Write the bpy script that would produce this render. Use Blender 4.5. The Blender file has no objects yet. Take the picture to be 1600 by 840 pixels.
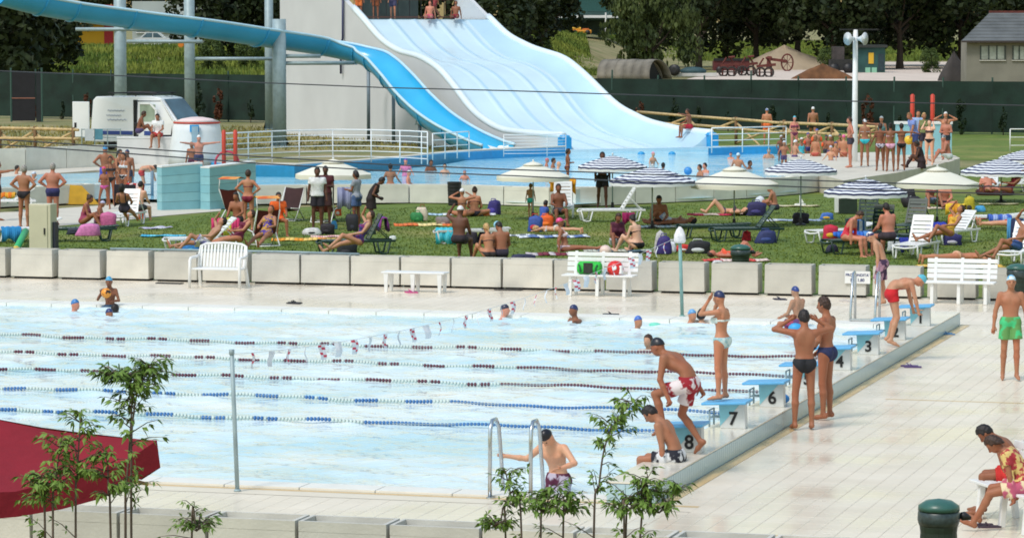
import bpy, bmesh, math, random
import numpy as np
from mathutils import Vector, Matrix
random.seed(7); RNG = np.random.default_rng(7)
scene = bpy.context.scene
COL = scene.collection
R = math.radians
# ------------------------------------------------------------------ camera, sky, sun, exposure
F_PX, CAM_H, HORIZON = 5300.0, 5.9, 25.0
PITCH = math.atan((420 - HORIZON) / F_PX)
cam_d = bpy.data.cameras.new('camera'); cam = bpy.data.objects.new('camera', cam_d); COL.objects.link(cam)
cam.location = (0, 0, CAM_H); cam.rotation_euler = (R(90) - PITCH, 0, 0)
cam_d.sensor_width = 36.0; cam_d.lens = 36.0 * F_PX / 1600.0; cam_d.clip_start = 0.5; cam_d.clip_end = 3000
scene.camera = cam
SUN_EL, SUN_AZ = 56.0, 222.0          # azimuth clockwise from +Y: behind the camera, to its left
world = bpy.data.worlds.new('World'); scene.world = world; world.use_nodes = True
wn = world.node_tree; bg = wn.nodes['Background']
sky = wn.nodes.new('ShaderNodeTexSky'); sky.sky_type = 'NISHITA'; sky.sun_disc = False
sky.sun_elevation = R(SUN_EL); sky.sun_rotation = R(SUN_AZ)
sky.air_density = 2.15; sky.dust_density = 1.5; sky.ozone_density = 0.6; sky.altitude = 50
wn.links.new(sky.outputs[0], bg.inputs[0]); bg.inputs[1].default_value = 0.13
sun_d = bpy.data.lights.new('sun', 'SUN'); sun = bpy.data.objects.new('sun', sun_d); COL.objects.link(sun)
sun_d.energy = 1.75; sun_d.angle = R(13); sun_d.color = (1.0, 0.94, 0.88)
sd = Vector((math.sin(R(SUN_AZ)) * math.cos(R(SUN_EL)), math.cos(R(SUN_AZ)) * math.cos(R(SUN_EL)), math.sin(R(SUN_EL))))
sun.rotation_euler = sd.to_track_quat('Z', 'Y').to_euler(); sun.location = (0, 0, 60)
vs = scene.view_settings; vs.view_transform = 'Standard'; vs.look = 'None'; vs.gamma = 1.0; vs.use_curve_mapping = False
vs.exposure = 0.2
scene.cycles.max_bounces = 5; scene.cycles.diffuse_bounces = 3; scene.cycles.glossy_bounces = 3
scene.cycles.transmission_bounces = 3; scene.cycles.transparent_max_bounces = 6
scene.cycles.caustics_reflective = False; scene.cycles.caustics_refractive = False
scene.cycles.use_denoising = True; scene.cycles.filter_width = 1.75
# ------------------------------------------------------------------ surveying: where a sighted point stands
def P(u, v, z=0.0):
    x = (u - 800) / F_PX; y = (420 - v) / F_PX; c, s = math.cos(PITCH), math.sin(PITCH)
    d = Vector((x, c + y * s, -s + y * c)); t = (z - CAM_H) / d.z
    return Vector((d.x * t, d.y * t, z))
def PZ(u, v, Y):                                  # point sighted at (u, v), standing at depth Y
    x = (u - 800) / F_PX; y = (420 - v) / F_PX; c, s = math.cos(PITCH), math.sin(PITCH)
    d = Vector((x, c + y * s, -s + y * c)); t = Y / d.y
    return Vector((d.x * t, Y, CAM_H + d.z * t))
A_POOL = R(16.0)
ED = Vector((math.sin(A_POOL), math.cos(A_POOL), 0)); EL = Vector((-math.cos(A_POOL), math.sin(A_POOL), 0))
O_POOL = Vector((1.303, 40.906, 0))
def LD(l, d, z=0.0): return O_POOL + EL * l + ED * d + Vector((0, 0, z))   # pool frame: l to the left, d away
# ------------------------------------------------------------------ materials
def C(r, g, b, k=1.0):
    f = lambda c: (c / 12.92 if c <= 0.04045 else ((c + 0.055) / 1.055) ** 2.4)
    return (f(r / 255) * k, f(g / 255) * k, f(b / 255) * k, 1.0)
_MC = {}
def M(name, col, rough=0.6, var=0.12, scale=6.0, bump=0.0, bscale=40.0, metal=0.0, spec=0.5, col2=None, coat=0.0, trans=0.0, detail=4.0, sss=0.0, thresh=None):
    if name in _MC: return _MC[name]
    m = bpy.data.materials.new(name); m.use_nodes = True; nt = m.node_tree; b = nt.nodes['Principled BSDF']
    b.inputs['Roughness'].default_value = rough; b.inputs['Metallic'].default_value = metal
    b.inputs['Specular IOR Level'].default_value = spec
    if coat: b.inputs['Coat Weight'].default_value = coat; b.inputs['Coat Roughness'].default_value = 0.08
    if trans: b.inputs['Transmission Weight'].default_value = trans
    if sss: b.inputs['Subsurface Weight'].default_value = sss; b.inputs['Subsurface Radius'].default_value = (0.03, 0.012, 0.006)
    tc = nt.nodes.new('ShaderNodeTexCoord')
    if var > 0 or col2:
        n = nt.nodes.new('ShaderNodeTexNoise'); n.inputs['Scale'].default_value = scale; n.inputs['Detail'].default_value = detail
        nt.links.new(tc.outputs['Object'], n.inputs['Vector'])
        rp = nt.nodes.new('ShaderNodeValToRGB')
        c2 = col2 or tuple(min(1, c * (1 + var)) for c in col[:3]) + (1,)
        c1 = col if col2 else tuple(c * (1 - var) for c in col[:3]) + (1,)
        lo, hi = thresh or (0.3, 0.7)
        rp.color_ramp.elements[0].position = lo; rp.color_ramp.elements[1].position = hi
        rp.color_ramp.elements[0].color = c1; rp.color_ramp.elements[1].color = c2
        nt.links.new(n.outputs[0], rp.inputs[0]); nt.links.new(rp.outputs[0], b.inputs['Base Color'])
    else: b.inputs['Base Color'].default_value = col
    if bump:
        n2 = nt.nodes.new('ShaderNodeTexNoise'); n2.inputs['Scale'].default_value = bscale; n2.inputs['Detail'].default_value = 5
        nt.links.new(tc.outputs['Object'], n2.inputs['Vector'])
        bp = nt.nodes.new('ShaderNodeBump'); bp.inputs['Strength'].default_value = bump; bp.inputs['Distance'].default_value = 0.02
        nt.links.new(n2.outputs[0], bp.inputs['Height']); nt.links.new(bp.outputs[0], b.inputs['Normal'])
    _MC[name] = m; return m
# ------------------------------------------------------------------ mesh building
class MB:
    def __init__(s): s.v = []; s.f = []; s.mi = []
    def add(s, vs, fs, mi=0):
        o = len(s.v); s.v.extend([tuple(v) for v in vs]); s.f.extend([tuple(i + o for i in f) for f in fs]); s.mi.extend([mi] * len(fs)); return s
    def box(s, x0, x1, y0, y1, z0, z1, mi=0, mat=None, taper=0.0):
        t = taper
        vs = [Vector(p) for p in ((x0, y0, z0), (x1, y0, z0), (x1, y1, z0), (x0, y1, z0), (x0 + t, y0 + t, z1), (x1 - t, y0 + t, z1), (x1 - t, y1 - t, z1), (x0 + t, y1 - t, z1))]
        if mat is not None: vs = [mat @ v for v in vs]
        return s.add(vs, [(3, 2, 1, 0), (4, 5, 6, 7), (0, 1, 5, 4), (1, 2, 6, 5), (2, 3, 7, 6), (3, 0, 4, 7)], mi)
    def bar(s, a, b, w, h, mi=0, up=(0, 0, 1)):        # rectangular bar from a to b
        a = Vector(a); b = Vector(b); d = (b - a).normalized(); u = Vector(up)
        if abs(d.dot(u)) > 0.98: u = Vector((1, 0, 0))
        x = d.cross(u).normalized() * (w / 2); y = x.cross(d).normalized() * (h / 2)
        vs = [a - x - y, a + x - y, a + x + y, a - x + y, b - x - y, b + x - y, b + x + y, b - x + y]
        return s.add(vs, [(0, 1, 2, 3), (7, 6, 5, 4), (4, 5, 1, 0), (5, 6, 2, 1), (6, 7, 3, 2), (7, 4, 0, 3)], mi)
    def tube(s, pts, r, n=8, mi=0, caps=True):
        pts = [Vector(p) for p in pts]; rs = r if isinstance(r, (list, tuple)) else [r] * len(pts)
        vs = []; fs = []; prev = None
        for i, p in enumerate(pts):
            d = (pts[min(i + 1, len(pts) - 1)] - pts[max(i - 1, 0)]).normalized()
            if prev is None:
                u = Vector((0, 0, 1)) if abs(d.z) < 0.9 else Vector((1, 0, 0)); x = d.cross(u).normalized()
            else: x = (prev - d * prev.dot(d)).normalized()
            prev = x; y = d.cross(x)
            for k in range(n):
                a = 2 * math.pi * k / n; vs.append(p + (x * math.cos(a) + y * math.sin(a)) * rs[i])
        for i in range(len(pts) - 1):
            for k in range(n):
                k2 = (k + 1) % n; fs.append((i * n + k, i * n + k2, (i + 1) * n + k2, (i + 1) * n + k))
        if caps: fs.append(tuple(range(n - 1, -1, -1))); fs.append(tuple((len(pts) - 1) * n + k for k in range(n)))
        return s.add(vs, fs, mi)
    def lathe(s, prof, n=16, c=(0, 0, 0), mi=0, axis=None, sx=1.0, sy=1.0):   # prof: (r, z) list
        c = Vector(c); q = Vector((0, 0, 1)).rotation_difference(Vector(axis)) if axis else None
        vs = []; fs = []
        for r, z in prof:
            for k in range(n):
                a = 2 * math.pi * k / n; p = Vector((r * math.cos(a) * sx, r * math.sin(a) * sy, z))
                vs.append(c + (q @ p if q else p))
        for i in range(len(prof) - 1):
            for k in range(n):
                k2 = (k + 1) % n; fs.append((i * n + k, i * n + k2, (i + 1) * n + k2, (i + 1) * n + k))
        if prof[0][0] > 1e-4: fs.append(tuple(range(n - 1, -1, -1)))
        if prof[-1][0] > 1e-4: fs.append(tuple((len(prof) - 1) * n + k for k in range(n)))
        return s.add(vs, fs, mi)
    def ball(s, c, r, n=10, mi=0, sc=(1, 1, 1), m=6):
        prof = [(math.sin(math.pi * i / m) * r, -math.cos(math.pi * i / m) * r) for i in range(m + 1)]
        o = len(s.v); s.lathe(prof, n, (0, 0, 0), mi); c = Vector(c)
        for i in range(o, len(s.v)): v = s.v[i]; s.v[i] = (c.x + v[0] * sc[0], c.y + v[1] * sc[1], c.z + v[2] * sc[2])
        return s
    def prism(s, poly, z0, z1, mi=0):                   # polygon (x, y) extruded in z
        n = len(poly); vs = [(x, y, z0) for x, y in poly] + [(x, y, z1) for x, y in poly]
        fs = [tuple(range(n - 1, -1, -1)), tuple(range(n, 2 * n))] + [(i, (i + 1) % n, n + (i + 1) % n, n + i) for i in range(n)]
        return s.add(vs, fs, mi)
    def grid(s, pts, mi=0, flip=False):                 # pts[i][j] -> surface
        nI, nJ = len(pts), len(pts[0]); vs = [p for row in pts for p in row]; fs = []
        for i in range(nI - 1):
            for j in range(nJ - 1):
                q = (i * nJ + j, i * nJ + j + 1, (i + 1) * nJ + j + 1, (i + 1) * nJ + j); fs.append(q[::-1] if flip else q)
        return s.add(vs, fs, mi)
    def mesh(s, name, mats, smooth=False):
        me = bpy.data.meshes.new(name); me.from_pydata(s.v, [], s.f)
        mats = mats if isinstance(mats, (list, tuple)) else [mats]
        for m in mats: me.materials.append(m)
        me.polygons.foreach_set('material_index', s.mi)
        me.polygons.foreach_set('use_smooth', [bool(smooth)] * len(s.f)); me.update(); return me
    def build(s, name, mats, parent=None, smooth=False, loc=None, rz=0.0, bevel=0.0):
        o = bpy.data.objects.new(name, s.mesh(name, mats, smooth)); COL.objects.link(o)
        if parent: o.parent = parent
        if loc is not None: o.location = loc
        if rz: o.rotation_euler.z = rz
        if bevel:
            md = o.modifiers.new('bevel', 'BEVEL'); md.width = bevel; md.segments = 2; md.limit_method = 'ANGLE'
        return o
def npmesh(name, v, f, mats, smooth=True, mi=None):
    me = bpy.data.meshes.new(name); v = np.asarray(v, np.float32); f = np.asarray(f, np.int32)
    k = f.shape[1]; me.vertices.add(len(v)); me.vertices.foreach_set('co', v.ravel())
    me.loops.add(f.size); me.loops.foreach_set('vertex_index', f.ravel())
    me.polygons.add(len(f)); me.polygons.foreach_set('loop_start', np.arange(0, f.size, k, dtype=np.int32))
    for m in (mats if isinstance(mats, (list, tuple)) else [mats]): me.materials.append(m)
    if mi is not None: me.polygons.foreach_set('material_index', np.asarray(mi, np.int32))
    me.polygons.foreach_set('use_smooth', np.full(len(f), bool(smooth)))
    me.update(); me.validate(); return me
def ob(name, me, parent=None, loc=None, rz=0.0):
    o = bpy.data.objects.new(name, me); COL.objects.link(o)
    if parent: o.parent = parent
    if loc is not None: o.location = loc
    o.rotation_euler.z = rz; return o
def tag(o, label=None, cat=None, group=None, kind=None):
    if label: o['label'] = label
    if cat: o['category'] = cat
    if group: o['group'] = group
    if kind: o['kind'] = kind
    return o
def thing(name, label, cat, loc=(0, 0, 0), rz=0.0, group=None):
    o = bpy.data.objects.new(name, None); COL.objects.link(o); o.empty_display_size = 0.2
    o.location = loc; o.rotation_euler.z = rz; return tag(o, label, cat, group)
def copy_tree(o, parent=None):
    c = o.copy(); COL.objects.link(c); c.parent = parent
    for ch in list(o.children): copy_tree(ch, c)
    return c
def text_mesh(txt, size, mat, parent, loc, rot, name='lettering', ext=0.002, align='CENTER'):
    cu = bpy.data.curves.new(name, 'FONT'); cu.body = txt; cu.size = size; cu.align_x = align; cu.align_y = 'CENTER'; cu.extrude = ext; cu.offset = size * 0.025
    t = bpy.data.objects.new('tmp_text', cu); COL.objects.link(t)
    dg = bpy.context.evaluated_depsgraph_get(); me = bpy.data.meshes.new_from_object(t.evaluated_get(dg))
    bpy.data.objects.remove(t); bpy.data.curves.remove(cu); me.materials.clear(); me.materials.append(mat)
    o = ob(name, me, parent, loc); o.rotation_euler = rot; return o
ORD = 'first second third fourth fifth sixth seventh eighth ninth tenth eleventh twelfth thirteenth fourteenth fifteenth sixteenth seventeenth eighteenth nineteenth twentieth twenty-first twenty-second twenty-third twenty-fourth twenty-fifth twenty-sixth twenty-seventh twenty-eighth twenty-ninth thirtieth'.split()
def seen_u(p, half=0.0): return 800 + F_PX * p.x / p.y
def ordinal(objs, text):                              # left-to-right place, spelled out
    objs = sorted(objs, key=lambda o: seen_u(o.location)); n = len(objs)
    for i, o in enumerate(objs): o['label'] = text + (', leftmost in view' if i == 0 else (', rightmost in view' if i == n - 1 else ', %s from the left' % ORD[i]))
# shared materials
WHITE_PLASTIC = M('white_plastic', C(236, 238, 238, .92), .38, .04, 9)
GREEN_PLASTIC = M('dark_green_plastic', C(22, 52, 44), .4, .2, 9)
CONCRETE = M('planter_concrete', C(206, 205, 197, .92), .85, .10, 3.0, .25, 30)
STEEL = M('steel', C(190, 198, 204), .25, .1, 12, metal=.9)
GALV = M('galvanised', C(150, 170, 176), .5, .12, 5, metal=.1)
WHITE_PAINT = M('white_paint', C(232, 234, 234), .45, .05, 6)
BLUE_PAINT = M('pool_blue_paint', C(40, 150, 208), .4, .08, 5)
WOOD = M('pole_wood', C(202, 176, 128), .75, .25, 7, .3, 30)
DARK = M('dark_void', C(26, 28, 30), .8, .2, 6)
BLACK = M('black_plastic', C(28, 28, 32), .5, .2, 8)
RED_PAINT = M('red_paint', C(196, 62, 40), .45, .1, 6)
# ================================================================== GROUND, DECK, POOL
def sheet(name, poly, z, mat, kind='structure'):
    o = MB().add([(x, y, z) for x, y in poly], [tuple(range(len(poly)))]).build(name, mat); tag(o, kind=kind); return o
def xy(*pts): return [(p.x, p.y) for p in pts]
m_dirt = M('dry_ground', C(150, 138, 100), .95, .0, .35, .5, 3, col2=C(112, 116, 66), detail=8, thresh=(.38, .62))
def ground_z(x, y):                                # flat park, low bank far behind
    q = min(1, max(0, (x - 4) / 16)); t = min(1, max(0, (y - 330 - 95 * q) / 70)); t = t * t * (3 - 2 * t)
    return (-0.03 if y > 99 else -.3) + t * float(np.interp(x, [-60, -32, -5, 10, 25], [2.0, 2.0, 3.4, 3.6, 1.7]))
xs = [-900, -300, -150] + list(np.linspace(-90, 120, 36)) + [180, 320, 900]
ys = [9, 20, 36.2] + [37.4, 60, 98, 100, 120, 200, 280, 320] + list(np.linspace(330, 510, 30)) + [540, 700, 1100, 2200]
g = MB().grid([[(x, y, ground_z(x, y) if y > 37 else -0.75) for y in ys] for x in xs], flip=True).build('ground', m_dirt, smooth=True); tag(g, kind='structure')
# lawn
def lawn_mat():
    m = M('lawn_grass', C(82, 106, 34), .95, .0, 1.6, .45, 25, col2=C(114, 132, 50), detail=9, thresh=(.35, .68))
    nt = m.node_tree; b = nt.nodes['Principled BSDF']; lk = [l for l in nt.links if l.to_socket == b.inputs['Base Color']][0]; src = lk.from_socket
    tc = nt.nodes['Texture Coordinate']
    n = nt.nodes.new('ShaderNodeTexNoise'); n.inputs['Scale'].default_value = .17; n.inputs['Detail'].default_value = 6; nt.links.new(tc.outputs['Object'], n.inputs['Vector'])
    rp = nt.nodes.new('ShaderNodeValToRGB'); rp.color_ramp.elements[0].position = .52; rp.color_ramp.elements[1].position = .74
    rp.color_ramp.elements[0].color = (0, 0, 0, 1); rp.color_ramp.elements[1].color = (.75, .75, .75, 1)
    mx = nt.nodes.new('ShaderNodeMix'); mx.data_type = 'RGBA'; nt.links.new(n.outputs[0], rp.inputs[0]); nt.links.new(rp.outputs[0], mx.inputs[0])
    nt.links.new(src, mx.inputs[6]); mx.inputs[7].default_value = C(158, 146, 84); nt.links.new(mx.outputs[2], b.inputs['Base Color'])
    n3 = nt.nodes.new('ShaderNodeTexNoise'); n3.inputs['Scale'].default_value = 14; n3.inputs['Detail'].default_value = 4; nt.links.new(tc.outputs['Object'], n3.inputs['Vector'])
    m2 = nt.nodes.new('ShaderNodeMix'); m2.data_type = 'RGBA'; m2.blend_type = 'MULTIPLY'; m2.inputs[0].default_value = .35
    r3 = nt.nodes.new('ShaderNodeValToRGB'); r3.color_ramp.elements[0].position = .35; r3.color_ramp.elements[0].color = (.45, .5, .4, 1); r3.color_ramp.elements[1].position = .6
    nt.links.new(n3.outputs[0], r3.inputs[0]); nt.links.new(mx.outputs[2], m2.inputs[6]); nt.links.new(r3.outputs[0], m2.inputs[7]); nt.links.new(m2.outputs[2], b.inputs['Base Color'])
    return m
LAWN = lawn_mat()
lw = [P(-260, 330), P(0, 352), P(250, 338), P(330, 328), P(700, 316), P(1000, 312), P(1240, 300), P(1340, 290), P(1500, 262), P(1900, 262)]
lawn_poly = xy(LD(34, 31.1), LD(-16, 31.1)) + xy(*lw[::-1])
lawn = sheet('lawn', lawn_poly[::-1], 0.0, LAWN)
lawn2 = sheet('back_lawn', xy(P(1100, 247), P(1900, 252), P(1900, 206), P(1000, 203)), -0.02, LAWN)
m_path = M('path_concrete', C(206, 200, 186), .85, .08, 1.5, .15, 20)
sheet('footpath', xy(P(-200, 366), P(0, 361), P(180, 346), P(262, 337), P(345, 330), P(345, 305), P(150, 322), P(-200, 346)), 0.012, m_path)
# ---- deck tiles
def deck_mat(name, col, joint=None):
    m = M(name, C(*col), .5, .05, .9, .06, 50)
    nt = m.node_tree; b = nt.nodes['Principled BSDF']; tc = nt.nodes['Texture Coordinate']
    geo = nt.nodes.new('ShaderNodeNewGeometry')
    n = nt.nodes.new('ShaderNodeTexNoise'); n.inputs['Scale'].default_value = .45; n.inputs['Detail'].default_value = 5; nt.links.new(geo.outputs['Position'], n.inputs['Vector'])
    mr = nt.nodes.new('ShaderNodeMapRange'); mr.inputs[1].default_value = .4; mr.inputs[2].default_value = .62; mr.inputs[3].default_value = .15; mr.inputs[4].default_value = .46
    nt.links.new(n.outputs[0], mr.inputs[0]); nt.links.new(mr.outputs[0], b.inputs['Roughness'])
    lk = [l for l in nt.links if l.to_socket == b.inputs['Base Color']][0]; src = lk.from_socket
    n2 = nt.nodes.new('ShaderNodeTexNoise'); n2.inputs['Scale'].default_value = .8; n2.inputs['Detail'].default_value = 7; nt.links.new(geo.outputs['Position'], n2.inputs['Vector'])
    mx = nt.nodes.new('ShaderNodeMix'); mx.data_type = 'RGBA'; mx.blend_type = 'MULTIPLY'; mx.inputs[0].default_value = 1
    r2 = nt.nodes.new('ShaderNodeValToRGB'); r2.color_ramp.elements[0].position = .38; r2.color_ramp.elements[1].position = .6; r2.color_ramp.elements[0].color = (.93, .92, .90, 1)
    nt.links.new(n2.outputs[0], r2.inputs[0])
    oi = nt.nodes.new('ShaderNodeObjectInfo')
    nt.links.new(src, mx.inputs[6]); nt.links.new(r2.outputs[0], mx.inputs[7]); nt.links.new(mx.outputs[2], b.inputs['Base Color'])
    return m
TILE = deck_mat('deck_tile', (233, 222, 204)); TILE_TAN = deck_mat('deck_tile_tan', (214, 184, 132)); GROUT = M('deck_grout', C(212, 205, 190), .9, .08, 4)
TILE_B = deck_mat('deck_tile_grey', (230, 219, 201)); TILE_C = deck_mat('deck_tile_warm', (230, 219, 201))
COPING = M('coping_white', C(232, 230, 222), .5, .04, 3)
deck = sheet('pool_deck', xy(LD(-15, -3.05), LD(34, -3.05), LD(34, 0.02), LD(0.1, 0.02), LD(0.1, 24.9), LD(34, 24.9), LD(34, 31.1), LD(-15, 31.1)), -0.004, GROUT)
# individual tiles, each a thin slab with eased top edge
TW, TD = 0.248, 0.496
def slab(w, d, h=.0045):
    e = .006
    return MB().add([(0, 0, 0), (w, 0, 0), (w, d, 0), (0, d, 0), (0, 0, h - .0015), (w, 0, h - .0015), (w, d, h - .0015), (0, d, h - .0015), (e, e, h), (w - e, e, h), (w - e, d - e, h), (e, d - e, h)],
        [(4, 5, 9, 8), (5, 6, 10, 9), (6, 7, 11, 10), (7, 4, 8, 11), (8, 9, 10, 11), (0, 1, 5, 4), (1, 2, 6, 5), (2, 3, 7, 6), (3, 0, 4, 7)])
tile_me = [slab(.245, .494).mesh('tile', m_) for m_ in (TILE, TILE_B, TILE_C)]; tile_tan = slab(.245, .494).mesh('tile', TILE_TAN)
cand = []; rest = [MB(), MB(), MB(), MB()]
def in_deck(l, d):
    if d > 24.95 + .5: return -14.5 < l < 29 and d < 31
    if d < -.5: return -14.5 < l < 12
    return -14.5 < l < -1.2
for i in range(-58, 120):
    for j in range(-7, 63):
        l = i * .25; d = j * .5
        if not in_deck(l, d): continue
        p = LD(l, d)
        u = 800 + F_PX * p.x / p.y; v = HORIZON + F_PX * CAM_H / p.y
        if not (-200 < u < 2300 and v < 880): continue
        tan = False
        cand.append((p.y, l, d, tan))
cand.sort(key=lambda c: c[0])
fg = [c for c in cand if c[1] < -1 and c[0] * 0 == 0 and -40 < 800 + F_PX * LD(c[1], c[2]).x / c[0] < 1620 and HORIZON + F_PX * CAM_H / c[0] < 842][:300]; fgs = set(id(c) for c in fg)
RZT = A_POOL
for c in cand:
    _, l, d, tan = c; k = random.randrange(3)
    if id(c) in fgs:
        o = ob('tile', tile_tan if tan else tile_me[k], deck, LD(l + .25, d, -.004 + random.uniform(0, .001)), -RZT)
    else:
        b = rest[3] if tan else rest[k]; s = slab(.245, .494); o3 = LD(l + .25, d, -.004 + random.uniform(0, .001))
        ex = -EL
        b.add([o3 + ex * v[0] + ED * v[1] + Vector((0, 0, v[2])) for v in s.v], s.f)
for b, m_ in zip(rest, (TILE, TILE_B, TILE_C, TILE_TAN)):
    if b.v: o = b.build('tiles_far', m_, deck); o['kind'] = 'stuff'
# tan border strip of long slabs along the plinth and coping
for k in range(24):
    b = MB(); l0, l1 = -.62, -.46; d0, d1 = .02 + k * 1.035, .02 + k * 1.035 + 1.03
    b.add([LD(l0, d0, -.007), LD(l1, d0, -.007), LD(l1, d1, -.007), LD(l0, d1, -.007), LD(l0, d0, .004), LD(l1, d0, .004), LD(l1, d1, .004), LD(l0, d1, .004)],
        [(4, 7, 6, 5), (0, 4, 5, 1), (1, 5, 6, 2), (2, 6, 7, 3), (3, 7, 4, 0)]).build('border_tile', TILE_TAN, deck)
for d_t in (12.0, -2.05):
    for k in range(11): MB().add([LD(-1.2 - k * 1.0, d_t, .0016), LD(-2.19 - k * 1.0, d_t, .0016), LD(-2.19 - k * 1.0, d_t + .09, .0016), LD(-1.2 - k * 1.0, d_t + .09, .0016)], [(0, 1, 2, 3)]).build('joint_strip', TILE_TAN, deck)
for (l0, l1, d0, d1) in ((-1.0, -.63, -.5, 25.4), (26, 9, -3.0, -.02), (26, -.44, -.5, -.02), (26.2, 34, 25, 31)): pass
sheet('deck_edge_strip', xy(LD(-.64, .021), LD(-1.0, .021), LD(-1.0, 24.94), LD(-.64, 24.94)), .0, TILE_B)
sheet('deck_edge_strip', xy(LD(26, -.48), LD(-1.0, -.48), LD(-1.0, -.1), LD(26, -.1)), .0, TILE_C)
sheet('deck_edge_strip', xy(LD(26, -.1), LD(-1.0, -.1), LD(-1.0, .02), LD(26, .02)), .001, TILE_TAN)
# coping (white edge stones): far, near; one slab each metre
for nm, d0, d1 in (('far', 24.27, 24.95), ('near', .03, .46)):
    for k in range(27):
        l0 = .14 + k * 1.0; b = MB()
        b.add([LD(l0 + .985, d0, -.35), LD(l0, d0, -.35), LD(l0, d1, -.35), LD(l0 + .985, d1, -.35), LD(l0 + .985, d0, .03), LD(l0, d0, .03), LD(l0, d1, .03), LD(l0 + .985, d1, .03)],
            [(4, 5, 6, 7), (0, 1, 5, 4), (1, 2, 6, 5), (2, 3, 7, 6), (3, 0, 4, 7)]).build('coping_stone', COPING, deck)
m_far_strip = sheet('deck_edge_strip', xy(LD(34, 24.95), LD(-1.0, 24.95), LD(-1.0, 25.5), LD(34, 25.5)), .001, TILE)
# ---- pool water: displaced surface
def water_mat(name, deep, rough=.04, bump=.35, sc=3.0, stretch=(1.0, 1.0)):
    m = bpy.data.materials.new(name); m.use_nodes = True; nt = m.node_tree; b = nt.nodes['Principled BSDF']
    b.inputs['Roughness'].default_value = rough; b.inputs['IOR'].default_value = 1.33; b.inputs['Specular IOR Level'].default_value = .62
    geo = nt.nodes.new('ShaderNodeNewGeometry'); mp = nt.nodes.new('ShaderNodeMapping'); mp.inputs['Rotation'].default_value = (0, 0, -A_POOL); mp.inputs['Scale'].default_value = (stretch[0], stretch[1], 1)
    nt.links.new(geo.outputs['Position'], mp.inputs['Vector'])
    n = nt.nodes.new('ShaderNodeTexNoise'); n.inputs['Scale'].default_value = .32; n.inputs['Detail'].default_value = 5; n.inputs['Distortion'].default_value = .6
    nt.links.new(mp.outputs[0], n.inputs['Vector']); rp = nt.nodes.new('ShaderNodeValToRGB')
    rp.color_ramp.elements[0].position = .35; rp.color_ramp.elements[1].position = .68; rp.color_ramp.elements[0].color = deep[0]; rp.color_ramp.elements[1].color = deep[1]
    nt.links.new(n.outputs[0], rp.inputs[0]); nt.links.new(rp.outputs[0], b.inputs['Base Color'])
    n2 = nt.nodes.new('ShaderNodeTexNoise'); n2.inputs['Scale'].default_value = sc; n2.inputs['Detail'].default_value = 3; n2.inputs['Distortion'].default_value = .8
    nt.links.new(mp.outputs[0], n2.inputs['Vector']); bp = nt.nodes.new('ShaderNodeBump'); bp.inputs['Strength'].default_value = bump; bp.inputs['Distance'].default_value = .12
    nt.links.new(n2.outputs[0], bp.inputs['Height']); nt.links.new(bp.outputs[0], b.inputs['Normal'])
    return m
WATER = water_mat('pool_water', (C(184, 220, 230), C(236, 245, 247)), .03, .26, 2.6, (1.0, 1.7))
WATER2 = water_mat('leisure_water', (C(110, 196, 226), C(190, 230, 242)), .05, .9, 1.6, (1.0, 1.7))
WLEV = -.03
def waves(X, Y, amp, seed, lam=(0.35, 2.2), n=26, main=None):
    r = np.random.default_rng(seed); Z = np.zeros_like(X)
    for k in range(n):
        L = math.exp(r.uniform(math.log(lam[0]), math.log(lam[1]))); th = r.uniform(0, 2 * math.pi) if main is None else main + r.normal(0, .55)
        ph = r.uniform(0, 6.28); w = 2 * math.pi / L
        s = np.sin(w * (X * math.cos(th) + Y * math.sin(th)) + ph + 1.3 * np.sin(.35 * w * (X * math.cos(th + 1.2) + Y * math.sin(th + 1.2)) + ph * 2))
        Z += (1 - np.abs(s)) ** 1.5 * 2.2 * L if k % 3 else s * L
    return amp * (Z - Z.mean()) / np.std(Z)
NLX, NDX = 330, 400
gl, gd = np.meshgrid(np.linspace(.13, 27, NLX), np.linspace(.42, 24.3, NDX), indexing='ij')
wz = waves(gl, gd, .0155, 3, (.45, 2.2), 22, main=math.pi / 2 + .22) * (.55 + .45 * np.sin(.5 * gl + .3 * gd) ** 2)
for su, sv, am in ((116, 487, 1), (170, 493, 1), (179, 488, .8), (787, 497, 1), (898, 501, 1), (996, 514, 1.2), (1014, 552, 1.2), (1080, 505, 1), (1096, 505, 1), (172, 480, 1), (850, 757, 1.6), (1040, 725, 1), (1236, 511, 1.2)):   # ripples round the swimmers
    q_ = P(su, sv, -.03) - O_POOL; rr_ = np.hypot(gl - q_.dot(EL), (gd - q_.dot(ED))); wz += am * .028 * np.exp(-(rr_ / .75) ** 2) * np.cos(rr_ * 15)
wx = O_POOL.x + EL.x * gl + ED.x * gd; wy = O_POOL.y + EL.y * gl + ED.y * gd
I = np.arange(NLX * NDX).reshape(NLX, NDX)
wf = np.stack([I[:-1, :-1], I[:-1, 1:], I[1:, 1:], I[1:, :-1]], -1).reshape(-1, 4)
pool_water = ob('pool_water', npmesh('pool_water', np.stack([wx, wy, wz + WLEV], -1).reshape(-1, 3), wf, WATER)); tag(pool_water, kind='structure')
basin = MB(); basin.add([LD(.12, .4, -1.8), LD(27, .4, -1.8), LD(27, 24.3, -1.8), LD(.12, 24.3, -1.8)], [(3, 2, 1, 0)])
tag(basin.build('pool_floor', M('pool_floor_tile', C(120, 200, 224), .4, .05)), kind='structure')
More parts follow.
